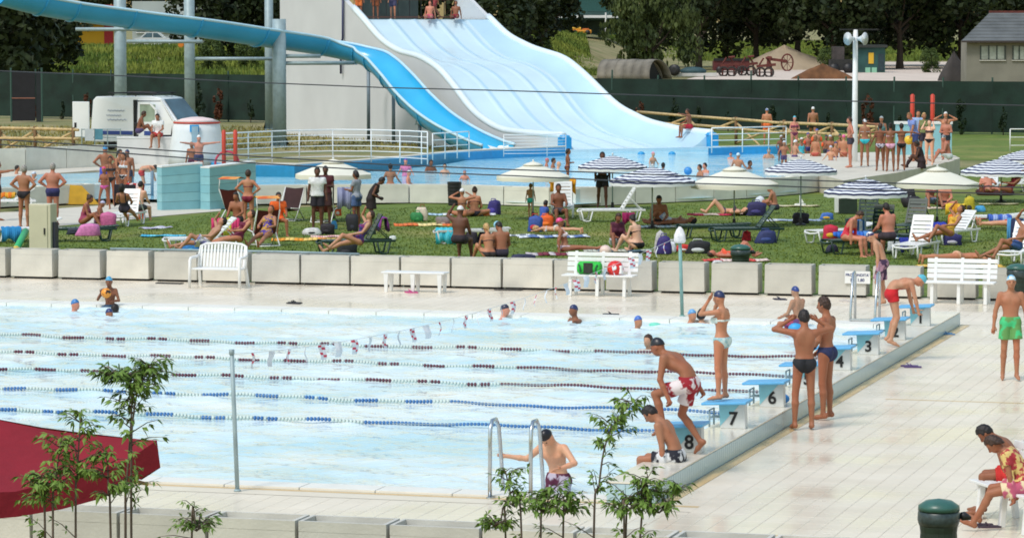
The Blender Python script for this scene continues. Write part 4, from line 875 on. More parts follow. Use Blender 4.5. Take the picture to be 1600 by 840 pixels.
# ---- metal deck chairs with sunshades and cloth seats
def deck_chair(lb, u, v, heading, shade=True, cloth=None, seat=(96, 34, 36)):
    t = thing('deck_chair', lb, 'deck chair', P(u, v), R(-heading)); w = .6
    for s in (-1, 1):
        x = s * w / 2
        MB().tube([(x, -.30, .02), (x, .02, .34), (x, .42, .95)], .018, 6).build('frame_tube', WHITE_PAINT, t, True); MB().tube([(x, .40, .02), (x, .0, .36), (x, -.55, .40)], .018, 6).build('frame_tube', WHITE_PAINT, t, True)
    for y, z in ((-.30, .02), (.40, .02)): MB().tube([(-w / 2, y, z), (w / 2, y, z)], .018, 6).build('foot_bar', WHITE_PAINT, t, True)
    b = MB(); n = 10; prof = [(-.55, .40), (-.35, .35), (-.15, .30), (.0, .30), (.1, .36), (.2, .55), (.32, .78), (.42, .95)]
    rows = [[(-w / 2 + .02, y, z), (0, y, z - .03), (w / 2 - .02, y, z)] for y, z in prof]; b.grid(rows); b.build('cloth_seat', M('deck_cloth_%d_%d_%d' % seat, C(*seat), .85, .2, 5), t, True)
    if shade:
        for s in (-1, 1): MB().tube([(s * w / 2, .42, .95), (s * w / 2, .36, 1.25)], .012, 6).build('shade_arm', WHITE_PAINT, t, True)
        c1 = M('shade_orange', C(216, 96, 36), .8, 0, 2.2, col2=C(238, 188, 96), thresh=(.42, .58)); b = MB(); b.grid([[(-w / 2, .50, 1.24), (w / 2, .50, 1.24)], [(-w / 2, .2, 1.30), (w / 2, .2, 1.30)], [(-w / 2, -.12, 1.24), (w / 2, -.12, 1.24)]]); b.grid([[(-w / 2, .50, 1.235), (w / 2, .50, 1.235)], [(-w / 2, .2, 1.295), (w / 2, .2, 1.295)], [(-w / 2, -.12, 1.235), (w / 2, -.12, 1.235)]], flip=True); b.build('sunshade', c1, t, True)
    return t
deck_chair('deck chair with orange sunshade and maroon cloth nearest the standing woman in a red bikini', 413, 384, 160, True)
deck_chair('deck chair with orange sunshade behind the shower screen, left of the standing woman', 368, 346, 205, True)
deck_chair('deck chair with a dark cloth holding a person in orange, before the planters', 452, 345, 20, False, seat=(58, 34, 36))
deck_chair('deck chair with orange sunshade behind the man in the white shirt', 506, 347, 190, True)
# ---- towels: thin draped sheets with a little relief
_tc = {}
def towel(lb, u, v, w, l, heading, col, col2=None, z=.012, bands=6, thick=.012, name='towel', cat='towel'):
    t_m = [M('cloth_%d_%d_%d' % col, C(*col), .95, .12, 10), M('cloth_%d_%d_%d' % (col2 or col), C(*(col2 or col)), .95, .12, 10)]
    b = MB(); n = 14; rows = []; ph = random.random() * 6
    for i in range(n + 1):
        y = l * (i / n - .5); rows.append([(w * (j / 6 - .5) + .02 * math.sin(y * 6 + ph), y, z + thick + .012 * math.sin(y * 9 + j * 1.3 + ph) + .012 * math.cos(j * 2 + ph)) for j in range(7)])
    for i in range(n): b.grid([rows[i], rows[i + 1]], (int(i * bands / n) % 2), flip=True)
    o = b.build(name, t_m, None, True, P(u, v), R(-heading)); md = o.modifiers.new('thick', 'SOLIDIFY'); md.thickness = .012; tag(o, lb, cat); return o
towel('blue and turquoise towel lying on the grass left of the reclining boy', 255, 370, .5, 1.2, 88, (70, 176, 214), (110, 205, 232))
towel('orange and yellow towel on the grass in front of the standing group', 475, 375, .8, 1.7, 88, (226, 150, 44), (236, 200, 110))
towel('pale pink towel beside the black and white bag on the grass', 512, 371, .5, .9, 85, (226, 188, 180), (214, 160, 160))
towel('orange and cream towel on the grass below the picnic bags', 668, 352, .85, 1.9, 86, (226, 116, 60), (238, 216, 150), bands=3)
towel('pale blue towel under the two women seated by the black bin', 722, 336, .7, 2.0, 88, (170, 200, 222), (222, 226, 230))
towel('white and blue towel under the child lying face down', 865, 371, .8, 1.9, 84, (214, 220, 228), (100, 124, 176), bands=9)
towel('red, white and navy striped towel under the girl in the pink cap', 885, 398, .8, 2.0, 87, (200, 190, 196), (120, 40, 60), bands=9)
towel('pale towel under the two women talking in the middle of the lawn', 965, 394, .75, 1.7, 88, (196, 200, 186), (96, 122, 140), bands=5)
towel('white and pale blue towel under the man lying with knees raised', 1048, 355, .7, 2.0, 86, (186, 206, 220), (222, 226, 226))
towel('red and white towel spread over the low green lounger', 1108, 357, .5, 1.2, 86, (206, 60, 96), (236, 216, 218), z=.37, bands=3)
towel('pinkish towel under the woman lying with raised knees near the wall', 1128, 336, .7, 1.8, 84, (206, 150, 140), (222, 196, 170), bands=5)
towel('red and white towel on the grass beside the bin with a bag lid', 1150, 408, .6, 1.6, 86, (206, 74, 70), (232, 206, 200), bands=4)
towel('pale towel with a small white toy boat on the far lawn', 1247, 323, .6, 1.3, 86, (206, 196, 164), (196, 186, 150))
towel('white and blue towel by the black rucksack on the right lawn', 1236, 345, .6, 1.7, 86, (206, 214, 226), (160, 180, 206), bands=4)
towel('coral red towel on the grass at the right', 1530, 342, .7, 1.3, 88, (226, 120, 100), (214, 100, 84))
towel('brown and cream towel under the couple sitting at the right', 1475, 326, .8, 2.0, 86, (120, 90, 70), (206, 190, 170), bands=5)
towel('yellow towel under the tanned sunbather behind the right bench', 1500, 417, .8, 2.0, 86, (226, 186, 90), (220, 200, 150), bands=3)
towel('pale grey path towel with a white cup at far right', 1561, 320, .4, 1.2, 88, (196, 190, 150), (190, 184, 150))
towel('white towel lying alone left of the rucksack child', 812, 369, .4, .8, 88, (216, 220, 222), (120, 128, 136))
towel('purple and white cloth on the grass behind the pink-draped pair', 243, 357, .5, .9, 40, (190, 186, 214), (226, 226, 232), bands=3)
def drape(lb, base, w, top_z, drop_f, drop_b, depth, col, col2=None, rz=0, bands=5, name='towel', cat='towel'):
    """cloth hung over an edge: front fall, top, back fall. local x width, -y front"""
    t_m = [M('cloth_%d_%d_%d' % col, C(*col), .95, .12, 10), M('cloth_%d_%d_%d' % (col2 or col), C(*(col2 or col)), .95, .12, 10)]
    prof = [(-depth / 2 - .04, top_z - drop_f), (-depth / 2 - .03, top_z - drop_f * .5), (-depth / 2, top_z), (0, top_z + .015), (depth / 2, top_z), (depth / 2 + .03, top_z - drop_b * .5), (depth / 2 + .05, top_z - drop_b)]
    b = MB(); n = 10; rows = [[(w * (i / n - .5) * (1 + .04 * math.sin(k)), y + .035 * math.sin(i * 1.5 + k * .4) * (1 if k not in (2, 3, 4) else .2), z + .012 * math.sin(i * 2.3) + (.05 * math.sin(i * .9 + w * 9) if k in (0, 6) else 0)) for k, (y, z) in enumerate(prof)] for i in range(n + 1)]
    for i in range(n): b.grid([rows[i], rows[i + 1]], int(i * bands / n) % 2)
    o = b.build(name, t_m, None, True, base, rz); md = o.modifiers.new('thick', 'SOLIDIFY'); md.thickness = .012; tag(o, lb, cat); return o
drape('bright blue towel over the foot of the white lounger behind the cabinet', P(17, 379), .5, .40, .33, .1, .3, (48, 140, 200), rz=R(-75 + 90))
drape('black towel hanging over the back of the white lounger among pink towels', P(196, 342), .62, .98, .6, .3, .1, (28, 26, 34), rz=R(-12))
drape('red and white towel over the shoulders of the chair back among pink towels', P(212, 340), .5, .99, .25, .35, .14, (190, 50, 44), (220, 200, 196), rz=R(-12))
drape('mustard yellow towel draped over the back of the white lounger', P(879, 331), .80, 1.0, .18, .45, .16, (226, 156, 36), (232, 170, 60), rz=R(-4))
drape('turquoise towel hanging from the left of the camp bed', P(694, 381), .42, .40, .36, .15, .3, (60, 190, 212), (90, 204, 222))
drape('turquoise towel hanging from the middle of the camp bed', P(714, 381), .24, .40, .36, .15, .3, (56, 182, 206))
drape('blue and violet towel over the dark green lounger behind the boy', P(1330, 388), .95, .42, .12, .1, .55, (52, 110, 206), (92, 150, 222), bands=4)
drape('bright yellow towel draped over the white lounger at the right', P(1494, 371), .55, .88, .25, .45, .16, (226, 190, 50), (214, 150, 40), bands=3, rz=R(-40))
drape('orange towel hanging inside the yellow-draped lounger', P(1495, 376), .46, .66, .3, .3, .1, (222, 116, 44), rz=R(-40))
drape('royal blue bag-like towel on the corner of the clear white lounger', P(1412, 399), .22, .42, .3, .1, .2, (44, 60, 160))
drape('royal blue towel between the clear white lounger and the yellow one', P(1462, 377), .5, .48, .26, .2, .3, (46, 62, 170))
drape('blue patterned towel hanging from the low lounger at the right edge', P(1561, 360), .62, .42, .18, .1, .4, (64, 100, 190), (150, 170, 220), bands=5)
drape('blue striped towel over the white and green lounger at the right edge', P(1590, 404), .5, .96, .6, .3, .1, (80, 150, 200), (40, 50, 84), bands=5, rz=R(-24))
drape('purple towel over the back of the dark green lounger', P(598, 388), .55, .78, .3, .3, .14, (132, 50, 130), (96, 70, 160), rz=R(-78))
drape('pink, yellow and maroon striped towel over the deck chair by the reclining boy', P(352, 386), .7, .72, .4, .3, .2, (206, 60, 110), (200, 196, 70), bands=3, rz=R(10))
drape('orange and yellow towel on the white lounger at the left edge', P(12, 327), .5, .50, .16, .1, .35, (226, 170, 60), (222, 120, 40))
drape('green beach mat edge on the lounger at the left edge', P(25, 328), .5, .32, .06, .06, .3, (90, 170, 120))
drape('magenta bag hung below the empty white lounger', P(982, 351), .35, .32, .26, .2, .1, (150, 30, 92))
drape('white and blue towel hung on the reclined back behind the sunbather couple', P(1340, 383), .35, .62, .5, .4, .1, (60, 110, 170), (214, 222, 230), bands=5)
# ---- bags and bundles: lumpy bodies with straps
def bag(lb, u, v, w, h, d, col, heading=0, strap=True, z=0.0, name='bag', cat='bag', col2=None, pocket=True):
    t = thing(name, lb, cat, P(u, v, z), R(-heading)); m = M('bagc_%d_%d_%d' % col, C(*col), .7, .2, 14, .3, 30)
    b = MB(); prof = [(.0, 0), (.44, .0), (.5, .08), (.5, .45), (.46, .75), (.32, .94), (0, 1.0)]; sd = random.random() * 9
    b.lathe([(r, zz) for r, zz in prof], 14); b.v = [(math.copysign(abs(x * 2) ** .55 / 2, x) * w * (1 + .10 * math.sin(zz * 5 + sd)) + .10 * w * zz * math.sin(sd), math.copysign(abs(y * 2) ** .6 / 2, y) * d * (1 + .12 * math.cos(zz * 4 + x * 3 + sd)), zz * h * (1 - .16 * max(0, x * 2 * math.cos(sd)) + .06 * math.sin(x * 7 + sd))) for x, y, zz in b.v]; b.build('body', m, t, True)
    m2 = M('bagc_%d_%d_%d' % col2, C(*col2), .7, .15, 14) if col2 else m
    if pocket: MB().lathe([(0, 0), (.3, .02), (.34, .3), (.28, .5), (0, .55)], 10, (0, -d * .42, h * .08), sx=w * .9, sy=d * .5) and None
    if pocket: bb = MB(); bb.ball((0, -d * .36, h * .3), .5, 10, sc=(w * .62, d * .38, h * .42)); bb.build('pocket', m2, t, True)
    if strap: MB().tube([(-w * .2, 0, h * .93), (-w * .15, 0, h * 1.12), (w * .15, 0, h * 1.12), (w * .2, 0, h * .93)], .014, 6).build('strap', m2, t, True)
    return t
bag('pink crumpled towel heaped on the dark green lounger', 137, 368, .6, .3, .42, (206, 120, 176), strap=False, pocket=False, z=.36)
bag('pink striped towel heap beside the black chair back', 168, 357, .5, .46, .3, (196, 100, 150), strap=False, pocket=False)
bag('dark navy bundle lying on the dark green lounger right of the cabinet', 116, 366, .42, .16, .3, (38, 44, 60), z=.36, strap=False)
bag('orange beach ball bag hanging by the red towel chair', 221, 342, .22, .36, .2, (226, 84, 30), z=.05)
bag('blue and turquoise holdall tucked under the reclining boy\'s lounger', 298, 396, .42, .32, .3, (40, 120, 190), col2=(60, 180, 200))
bag('black rucksack on the grass between the standing man and the woman in shorts', 551, 361, .34, .5, .28, (34, 34, 42), col2=(60, 60, 80))
bag('black and white rolled towel bag on the grass under the cream parasol', 487, 367, .5, .2, .3, (206, 206, 206), col2=(30, 30, 34), strap=False)
bag('black bag on the grass beside the black and white rolled bag', 511, 366, .42, .3, .3, (36, 32, 40))
bag('small blue and green cool bag on the grass under the cream parasol', 522, 358, .18, .24, .16, (60, 140, 190), col2=(120, 190, 90))
bag('orange bucket-shaped bag hung at the parasol pole', 528, 337, .2, .28, .2, (220, 90, 40), z=.1, col2=(230, 226, 220))
bag('green picnic bag on the orange towel', 652, 346, .36, .28, .26, (44, 128, 70), col2=(70, 160, 90))
bag('white and patterned shopping bag on the orange towel', 660, 345, .32, .42, .2, (214, 200, 180), col2=(150, 90, 70))
bag('grey patterned clothes heap left of the seated man', 693, 352, .4, .26, .3, (130, 120, 120), col2=(190, 180, 170), strap=False)
bag('navy and violet rucksack standing behind the two women by the bin', 771, 335, .4, .42, .34, (48, 40, 110), 20, col2=(70, 60, 150))
bag('orange pouch beside the violet rucksack', 760, 337, .2, .14, .16, (222, 120, 70), strap=False)
bag('black holdall under the camp bed', 735, 381, .36, .32, .3, (42, 32, 46)); bag('purple-black holdall at the right end under the camp bed', 757, 380, .42, .34, .3, (40, 34, 64))
bag('navy domed bag standing behind the planters right of the couple', 822, 411, .46, .22, .36, (36, 40, 70), strap=False)
bag('navy domed bag behind the planters left of the slatted bench', 808, 413, .42, .24, .34, (40, 44, 76), strap=False)
bag('red and blue school rucksack standing at the head of the face-down child', 836, 362, .42, .44, .36, (56, 84, 160), 10, col2=(196, 44, 56))
bag('orange rucksack beside the child in the school rucksack\'s shade', 852, 355, .46, .34, .36, (226, 96, 30), col2=(240, 120, 40))
bag('black bag on the grass behind the orange rucksack', 874, 358, .36, .22, .28, (34, 30, 36))
bag('navy shopping bag with white towels right of the woman in black', 1037, 397, .38, .46, .3, (52, 40, 110), col2=(60, 48, 130))
bag('grey and white towel heap over the navy shopping bag', 1030, 396, .26, .56, .2, (186, 184, 186), col2=(222, 220, 222), strap=False)
bag('white plastic bag beside the navy shopping bag', 1049, 394, .24, .28, .2, (222, 224, 230))
bag('red and white cool box bag on the grass left of the black bag', 1066, 393, .4, .18, .26, (206, 50, 44), col2=(230, 226, 222), strap=False)
bag('black sports bag with a bottle on the grass by the pale green pole', 1090, 396, .62, .32, .34, (30, 32, 38), col2=(200, 204, 206))
bag('black rucksack lying on the white and blue towel', 1251, 349, .5, .32, .36, (34, 30, 44)); bag('blue and yellow small bag beside the black rucksack', 1291, 343, .4, .2, .2, (66, 110, 190), col2=(226, 180, 50), strap=False)
bag('navy rucksack and white towel heap beside the lying woman', 1181, 337, .62, .42, .4, (44, 40, 90), col2=(60, 56, 120))
bag('white crumpled towel heap on the navy rucksack', 1186, 333, .34, .5, .3, (206, 216, 226), strap=False, pocket=False)
bag('navy travel bag under the dark green lounger', 1196, 380, .55, .34, .34, (40, 50, 100), col2=(50, 70, 130)); bag('red ball-shaped bag under the dark green lounger', 1166, 376, .24, .26, .22, (196, 36, 56), strap=False, pocket=False)
bag('red and yellow cloth bundle on the white lounger', 1297, 373, .4, .36, .3, (196, 40, 70), col2=(230, 180, 50), z=.25, strap=False)
bag('blue and white striped beach bag between the couple', 1340, 376, .4, .55, .3, (50, 110, 180), col2=(206, 220, 230))
bag('black rucksack left of the couple seated at the right', 1425, 324, .6, .36, .42, (34, 30, 38)); bag('dark sports bag standing behind the black rucksack', 1421, 317, .36, .6, .3, (40, 36, 46), col2=(200, 200, 206))
bag('yellow-green rucksack standing on the lawn at the right', 1513, 332, .36, .48, .3, (186, 170, 40), col2=(60, 54, 40))
bag('blue domed pouch beside the yellow-green rucksack', 1532, 331, .3, .2, .24, (70, 160, 214), strap=False)
bag('navy holdall under the yellow-draped lounger', 1487, 383, .52, .3, .34, (42, 40, 100), col2=(190, 186, 200)); bag('black holdall beneath the low lounger at the right edge', 1590, 359, .46, .24, .3, (28, 26, 32))
bag('dark bag left of the cream parasol near the leisure deck', 1412, 309, .42, .4, .36, (32, 40, 46)); bag('maroon blanket heap in shade under the far right loungers', 1555, 305, 1.2, .3, .5, (66, 26, 32), strap=False, pocket=False)
bag('small black bag on the lounger at the left edge of the right lawn', 1300, 394, .3, .2, .22, (36, 36, 60), strap=False)
bag('white drinks bag on the grass by the bin, under the lounger legs', 1120, 413, .26, .1, .2, (206, 206, 212), strap=False)
# green inflatable tube by the cabinet
a, c = P(25, 395), P(40, 379); t = thing('pool_noodle', 'green foam tube with a yellow end leaning by the cabinet', 'pool toy', a); q = c - a
MB().tube([(0, 0, .08), (q.x, q.y, .30)], .085, 10).build('tube', M('noodle_green', C(50, 176, 110), .6, .08), t, True); MB().lathe([(.1, -.05), (.1, .05)], 10, (0, 0, .08), axis=(q.x, q.y, .2)).build('end_cap', M('noodle_yellow', C(214, 190, 90), .6, .08), t, True)
# balls and balloons
def ballobj(lb, p, r, col, name='ball', cat='ball', tex=None):
    o = MB().ball((0, 0, 0), r, 16, m=10).build(name, M('ball_%d_%d_%d' % col, C(*col), .35, .06 if not tex else 0, 9, col2=tex, thresh=(.52, .56)), None, True, p); tag(o, lb, cat); return o
bb = P(777, 358, .30); ballobj('pale blue balloon tied at the end of the camp bed', PZ(777, 351, P(757, 378).y), .10, (150, 208, 232), 'balloon', 'balloon')
ballobj('blue balloon over the rim of the leisure pool by the striped parasol', PZ(1075, 267, P(1075, 300).y), .14, (60, 140, 210), 'balloon', 'balloon')
t = thing('toy_boat', 'little white toy boat standing on the pale towel', 'toy', P(1249, 323) + Vector((0, 0, .03))); MB().prism([(-.15, 0), (-.1, -.06), (.14, -.06), (.2, 0), (.14, .06), (-.1, .06)], 0, .07).build('hull', WHITE_PAINT, t); MB().add([(0, 0, .08), (.14, 0, .1), (0, 0, .34), (0, .01, .08), (.14, .01, .1), (0, .01, .34)], [(0, 1, 2), (5, 4, 3)]).build('sail', WHITE_PAINT, t)
# ---- bins
def bin_(lb, loc, r, h, mat, bagged=True):
    t = thing('litter_bin', lb, 'bin', loc); b = MB()
    prof = []
    for i in range(15): z = h * i / 14; prof.append((r * (.86 + .14 * i / 14) * (1.03 if i % 2 else 1.0), z))
    b.lathe(prof, 22); b.build('body', mat, t)
    if bagged:
        MB().lathe([(r * 1.02, h - .16), (r * 1.12, h - .10), (r * 1.10, h - .02), (r * .98, h)], 22).build('liner', M('liner_grey', C(52, 66, 68), .35, .4, 20), t, True)
        MB().lathe([(r * 1.1, h), (r * 1.08, h + .05), (r * .7, h + .10), (0, h + .125)], 22).build('lid', M('lid_green', C(52, 96, 88), .35, .15, 6), t, True)
        MB().lathe([(.03, 0), (.05, .04), (.02, .12)], 8, (r * 1.1, 0, h - .05), axis=(1, 0, -.3)).build('handle', BLACK, t, True)
    else: MB().lathe([(r * .9, h), (r * .85, h - .03), (0, h - .03)], 18).build('lid', DARK, t)
    return t
BING = M('bin_dark_green', C(26, 44, 34), .5, .25, 12)
bin_('dark green bin with a domed lid on the lawn behind the planters', P(1157, 423), .215, .50, BING)
q = PZ(1467, 790, 35.2); bin_('large dark green bin with domed lid at the bottom right', (q.x, q.y, -.05), .20, .80, BING)
bin_('dark green bin behind the white bench at the right edge', P(1590, 470), .22, .66, BING)
bin_('tall black bin against the planters of the leisure pool', P(710, 321), .22, .74, BLACK, False)
t = thing('litter_bin', 'dark green square bin in the shade of the nearest striped parasol', 'bin', P(1326, 334)); MB().box(-.3, .25, -.2, .2, 0, .62, taper=.02).build('body', BING, t, bevel=.02); MB().box(-.42, -.31, -.1, .1, .05, .66).build('white_post', WHITE_PLASTIC, t)
# red parasol close to the viewer, lower left
Yr = 25.0; tip = PZ(236, 706, Yr); t = thing('red_parasol', 'large dark red parasol corner close to the viewer at lower left', 'parasol', (tip.x - 2.4, Yr + .2, 0))
o_ = Vector(t.location); half = 1.55; apex = Vector((0, 0, tip.z + .62)); m_red = M('parasol_red', C(134, 18, 36), .85, .18, 2.2, .5, 9); rot = R(45 + 0)
cor = [Vector((2.62 * math.cos(a), 2.3 * math.sin(a), tip.z)) for a in (0, math.pi / 2, math.pi, 1.5 * math.pi)]; cor[3] = Vector((-.2, -2.2, tip.z - .05))
for i in range(4):
    a, c = cor[i], cor[(i + 1) % 4]; b = MB(); rows = []
    for k in range(9):
        f = k / 8; rows.append([apex.lerp(apex.lerp(a, f).lerp(apex.lerp(c, f), j / 10), 1 - .075 * f * (math.exp(-(j / 1.3) ** 2) + math.exp(-((10 - j) / 1.3) ** 2))) - Vector((0, 0, .17 * f * math.sin(math.pi * j / 10) + .10 * math.sin(math.pi * f) + .018 * f * math.sin(j * 2.4 + k * .7))) for j in range(11)])
    b.grid(rows); b.grid([rows[-1], [Vector((p.x * 1.01, p.y * 1.01, p.z - .20 - .02 * math.sin(j * 1.9))) for j, p in enumerate(rows[-1])]]); b.build('canopy_panel', m_red, t, True)
MB().tube([(0, 0, -.7), (0, 0, apex.z + .05)], .03, 8).build('pole', WOOD, t, True)
for c in cor: MB().tube([apex - Vector((0, 0, .25)), c * .9 - Vector((0, 0, .0))], .014, 5).build('rib', WOOD, t)

bag('black sports bag on the grass at the near side of the purple reclining woman\'s lounger', 541, 400, .55, .38, .4, (30, 34, 42), strap=False)
bag('dark green rolled mat bag beside the toppled dark lounger', 575, 366, .4, .2, .26, (40, 52, 56), strap=False)
bag('small white drinks carton bag by the purple lounger foot', 613, 374, .2, .1, .14, (222, 226, 226), strap=False, pocket=False)
lounger('dark green sun lounger lying flat between the couple and the clear white lounger', 1405, 388, 80, GPL, 6)
bag('white beach bag with blue trim behind the dark lounger of the sunburnt man', 1398, 392, .4, .34, .3, (206, 214, 220), col2=(70, 120, 180))
# ================================================================== FENCE, VAN, YARD, BUILDINGS
m_mesh = M('shade_cloth', C(26, 50, 42), .9, .0, 1.2, .3, 8, col2=C(20, 38, 32), thresh=(.4, .65))
fence = thing('screen_fence', 'long dark green shade cloth fence on steel posts closing off the park', 'fence', (0, 0, 0))
fx = [(-30 + 2.35 * k) for k in range(26)]
def fpt(x): return Vector((x, 181 - .58 * x if x < 8 else 181 - .58 * 8 - .40 * (x - 8), -.02))
for i in range(len(fx) - 1):
    a, c = fpt(fx[i]), fpt(fx[i + 1])
    if -22 + 0 < fx[i] < -21.9: continue
    b = MB(); rows = [[a.lerp(c, j / 6) + Vector((0, .06 * math.sin(j * 1.1 + i) * (k % 3), .1 + 2.55 * k / 5)) for k in range(6)] for j in range(7)]; b.grid(rows); b.build('cloth_panel', m_mesh, fence, True)
for x in fx: p = fpt(x); MB().tube([p + Vector((0, .1, 0)), p + Vector((0, .1, 2.85 if random.random() > .2 else 3.1))], .05, 6).build('post', M('post_green', C(54, 84, 76), .6, .1), fence)
# dark gate leaves at far left
q = P(57, 190); t = thing('fence_gate', 'black screened gate leaf standing at the left end of the fence', 'gate', q); s_ = F_PX / q.y
MB().box(-38 / s_, -.02, -.3, -.25, .05, 78 / s_).build('leaf', M('gate_black', C(26, 26, 32), .8, .2, 3), t); MB().box(.02, 10 / s_, -.25, -.2, 0, 78 / s_).build('leaf', M('gate_black2', C(32, 38, 42), .8, .2, 3), t); MB().box(-38 / s_, -.02, -.32, -.305, 36 / s_, 37.5 / s_).build('rail', M('gate_rust', C(150, 100, 84), .7, .1), t)
for x in (-38, 10): MB().tube([(x / s_, -.28, 0), (x / s_, -.28, 84 / s_)], .06, 6).build('post', M('post_green', C(54, 84, 76), .6, .1), t)
# ---- van
q = P(238, 233); t = thing('van', 'white delivery van with open doors and roof rack parked behind the leisure pool', 'van', q, R(-24)); t.scale = (1.08, 1.08, 1.06); m_van = M('van_white', C(236, 240, 244), .25, .03, 1.5, coat=.4); m_gl = M('van_glass', C(70, 100, 116), .08, .3, 1.2, spec=.8)
# local x = forwards (to the right), y = left side away; length 4.9, width 1.95, height 2.1
prof = [(-2.3, .35), (-2.36, .7), (-2.3, 2.05), (-2.15, 2.2), (.5, 2.24), (.95, 2.16), (1.72, 1.24), (2.25, 1.02), (2.42, .8), (2.42, .4), (2.2, .3), (-2.2, .3)]
b = MB(); n = len(prof); W_ = .97
vs_ = []
for s in (-1, 1):
    for x, z in prof: ins = .10 if z > 1.3 else 0; vs_.append((x, s * (W_ - ins), z))
b.add(vs_, [tuple(range(n - 1, -1, -1)) if False else tuple(range(n)), tuple(range(2 * n - 1, n - 1, -1))] + [((i + 1) % n, i, n + i, n + (i + 1) % n) for i in range(n)]); b.build('body', m_van, t, bevel=.05)
MB().add([(1.0, -.80, 2.10), (1.0, .80, 2.10), (1.70, .90, 1.27), (1.70, -.90, 1.27)], [(0, 3, 2, 1)]).build('windscreen', m_gl, t); bpy.data.objects[t.children[-1].name].location = (.03, 0, .02)
MB().add([(-.15, -.985, .45), (1.5, -.985, .45), (1.5, -.975, 1.25), (.92, -.885, 2.05), (-.15, -.885, 2.05)], [(0, 1, 2, 3, 4)]).build('door_opening', M('van_interior', C(34, 36, 44), .8, .2), t)
d_ = MB(); d_.box(0, .92, -.03, .03, .4, 1.18); d_.box(0, .08, -.03, .03, 1.181, 1.98); d_.box(.84, .92, -.03, .03, 1.181, 1.7); d_.bar((.88, 0, 1.68), (.55, 0, 1.98), .06, .08); d_.box(.081, .56, -.03, .03, 1.90, 1.98); door = d_.build('door', m_van, t); door.location = (0, -1.09, 0); door.rotation_euler.z = R(-6)
MB().box(.081, .839, -.008, .008, 1.181, 1.90).build('door_window', M('door_glass', C(150, 166, 150), .1, .3, 2), door); MB().box(.05, .2, -.06, -.031, 1.0, 1.06).build('handle', BLACK, door); MB().box(-.12, .06, -.2, -.04, .92, 1.14).build('mirror', BLACK, door, bevel=.03)
MB().bar((1.62, -1.0, 1.22), (.93, -.90, 2.12), .07, .07).build('windscreen_pillar', m_van, t)
MB().box(-.30, -.16, -1.0, -.9, .4, 2.08).build('door_gap', DARK, t); MB().box(-1.9, -.35, -1.0, -.972, .62, .78).build('blue_stripe', M('stripe_blue', C(52, 78, 150), .4, .05), t); MB().box(.3, .85, -.045, -.032, .62, .8).build('blue_stripe', M('stripe_blue', C(52, 78, 150), .4, .05), door)
rd = MB(); rd.box(-3.2, -2.4, -1.0, -.94, .5, 1.98); rdo = rd.build('rear_door', m_van, t, bevel=.02); MB().box(-3.1, -3.0, -1.02, -1.0, .9, 1.1).build('handle', BLACK, rdo)
m_ink = M('van_ink', C(160, 168, 184), .6, 0)
for k_, (z_, x0_, x1_) in enumerate(((1.62, -1.55, -.75), (1.42, -1.6, -.9), (1.24, -1.55, -.65))):           # worn print, too faint to read
    yy_ = -.978 + .10 * max(0, (z_ - 1.3)) / .75; bb_ = MB(); n_ = 16; bb_.grid([[(x0_ + (x1_ - x0_) * q_ / n_, yy_ - .004 - .006, z_ + .03 * math.sin(q_ * 2.1 + k_) + s_2 * (.012 + .012 * (q_ % 2))) for s_2 in (-1, 1)] for q_ in range(n_ + 1)]); bb_.build('worn_print', m_ink, t)
for x in (-1.45, 1.5):
    for s in (-1, 1): wo = MB().lathe([(.0, -.1), (.3, -.1), (.33, -.06), (.33, .06), (.3, .1), (0, .1)], 18, (x, s * .86, .33), axis=(0, 1, 0)).build('wheel', M('tyre', C(30, 30, 32), .8, .1), t, True); MB().lathe([(0, -.115), (.18, -.112), (.19, -.1)], 12, (x, s * .86, .33), axis=(0, s, 0)).build('rim', GALV, wo)
for s in (-1, 1): MB().box(2.40, 2.45, s * .75 - .16, s * .75 + .16, .72, .92).build('headlight', M('lamp_glass', C(206, 214, 220), .1, .05), t)
for x in (-1.4, -.3, .5): MB().tube([(x, -.8, 2.2), (x, -.8, 2.34), (x, .8, 2.34), (x, .8, 2.2)], .03, 6).build('roof_bar', BLACK, t)
for y in (-.78, .78): MB().tube([(-1.6, y, 2.36), (.7, y, 2.36)], .03, 6).build('roof_rail', BLACK, t)
MB().box(1.1, 1.5, -.5, .7, 1.05, 1.45).build('dashboard_load', M('load_red', C(110, 44, 40), .6, .3, 3), t)
# ---- yard: gravel lot, mounds, half-round hut, farm tools
sheet('gravel_yard', xy(P(1040, 132), P(1470, 132), P(1490, 97), P(1290, 97), P(1180, 100)), .05, M('gravel', C(206, 190, 176), .95, .1, .3, .4, 4))
def mound(lb, u, v, w, h, d, mat, sd=1):
    Ym = min(P(u, v).y, 372); q = PZ(u, v, Ym); q.z = ground_z(q.x, Ym); b = MB(); n = 22; rows = []
    r_ = random.Random(sd)
    for i in range(9):
        f = i / 8; row = []
        for k in range(n + 1): a = 2 * math.pi * (k % n) / n; rr_ = (1 - f) * (1 + .12 * math.sin(3 * a + sd) + .06 * math.sin(7 * a + sd * 2)); row.append((w * rr_ * math.cos(a), d * rr_ * math.sin(a), h * (f ** .8) * (1 + .05 * math.sin(5 * a + i)) - .05))
        rows.append(row)
    b.grid(rows); o = b.build('mound', mat, None, True, q); tag(o, lb, 'mound'); return o
s1 = F_PX / P(1220, 104).y
mound('big pale heap of gravel in the yard behind the fence', 1225, 106, 75 / s1, 36 / s1, 40 / s1, M('gravel_heap', C(166, 150, 128), .95, .12, .8, .5, 6), 2)
mound('brown heap of rotting hay by the yard fence', 1285, 124, 42 / s1, 20 / s1, 15 / s1, M('hay_brown', C(104, 70, 44), .95, .4, 1.2, .8, 6), 3)
mound('dry grass and brush heap before the grey shed', 1570, 129, 45 / s1, 24 / s1, 15 / s1, M('brush', C(112, 104, 74), .95, .4, .8, .8, 5), 5)
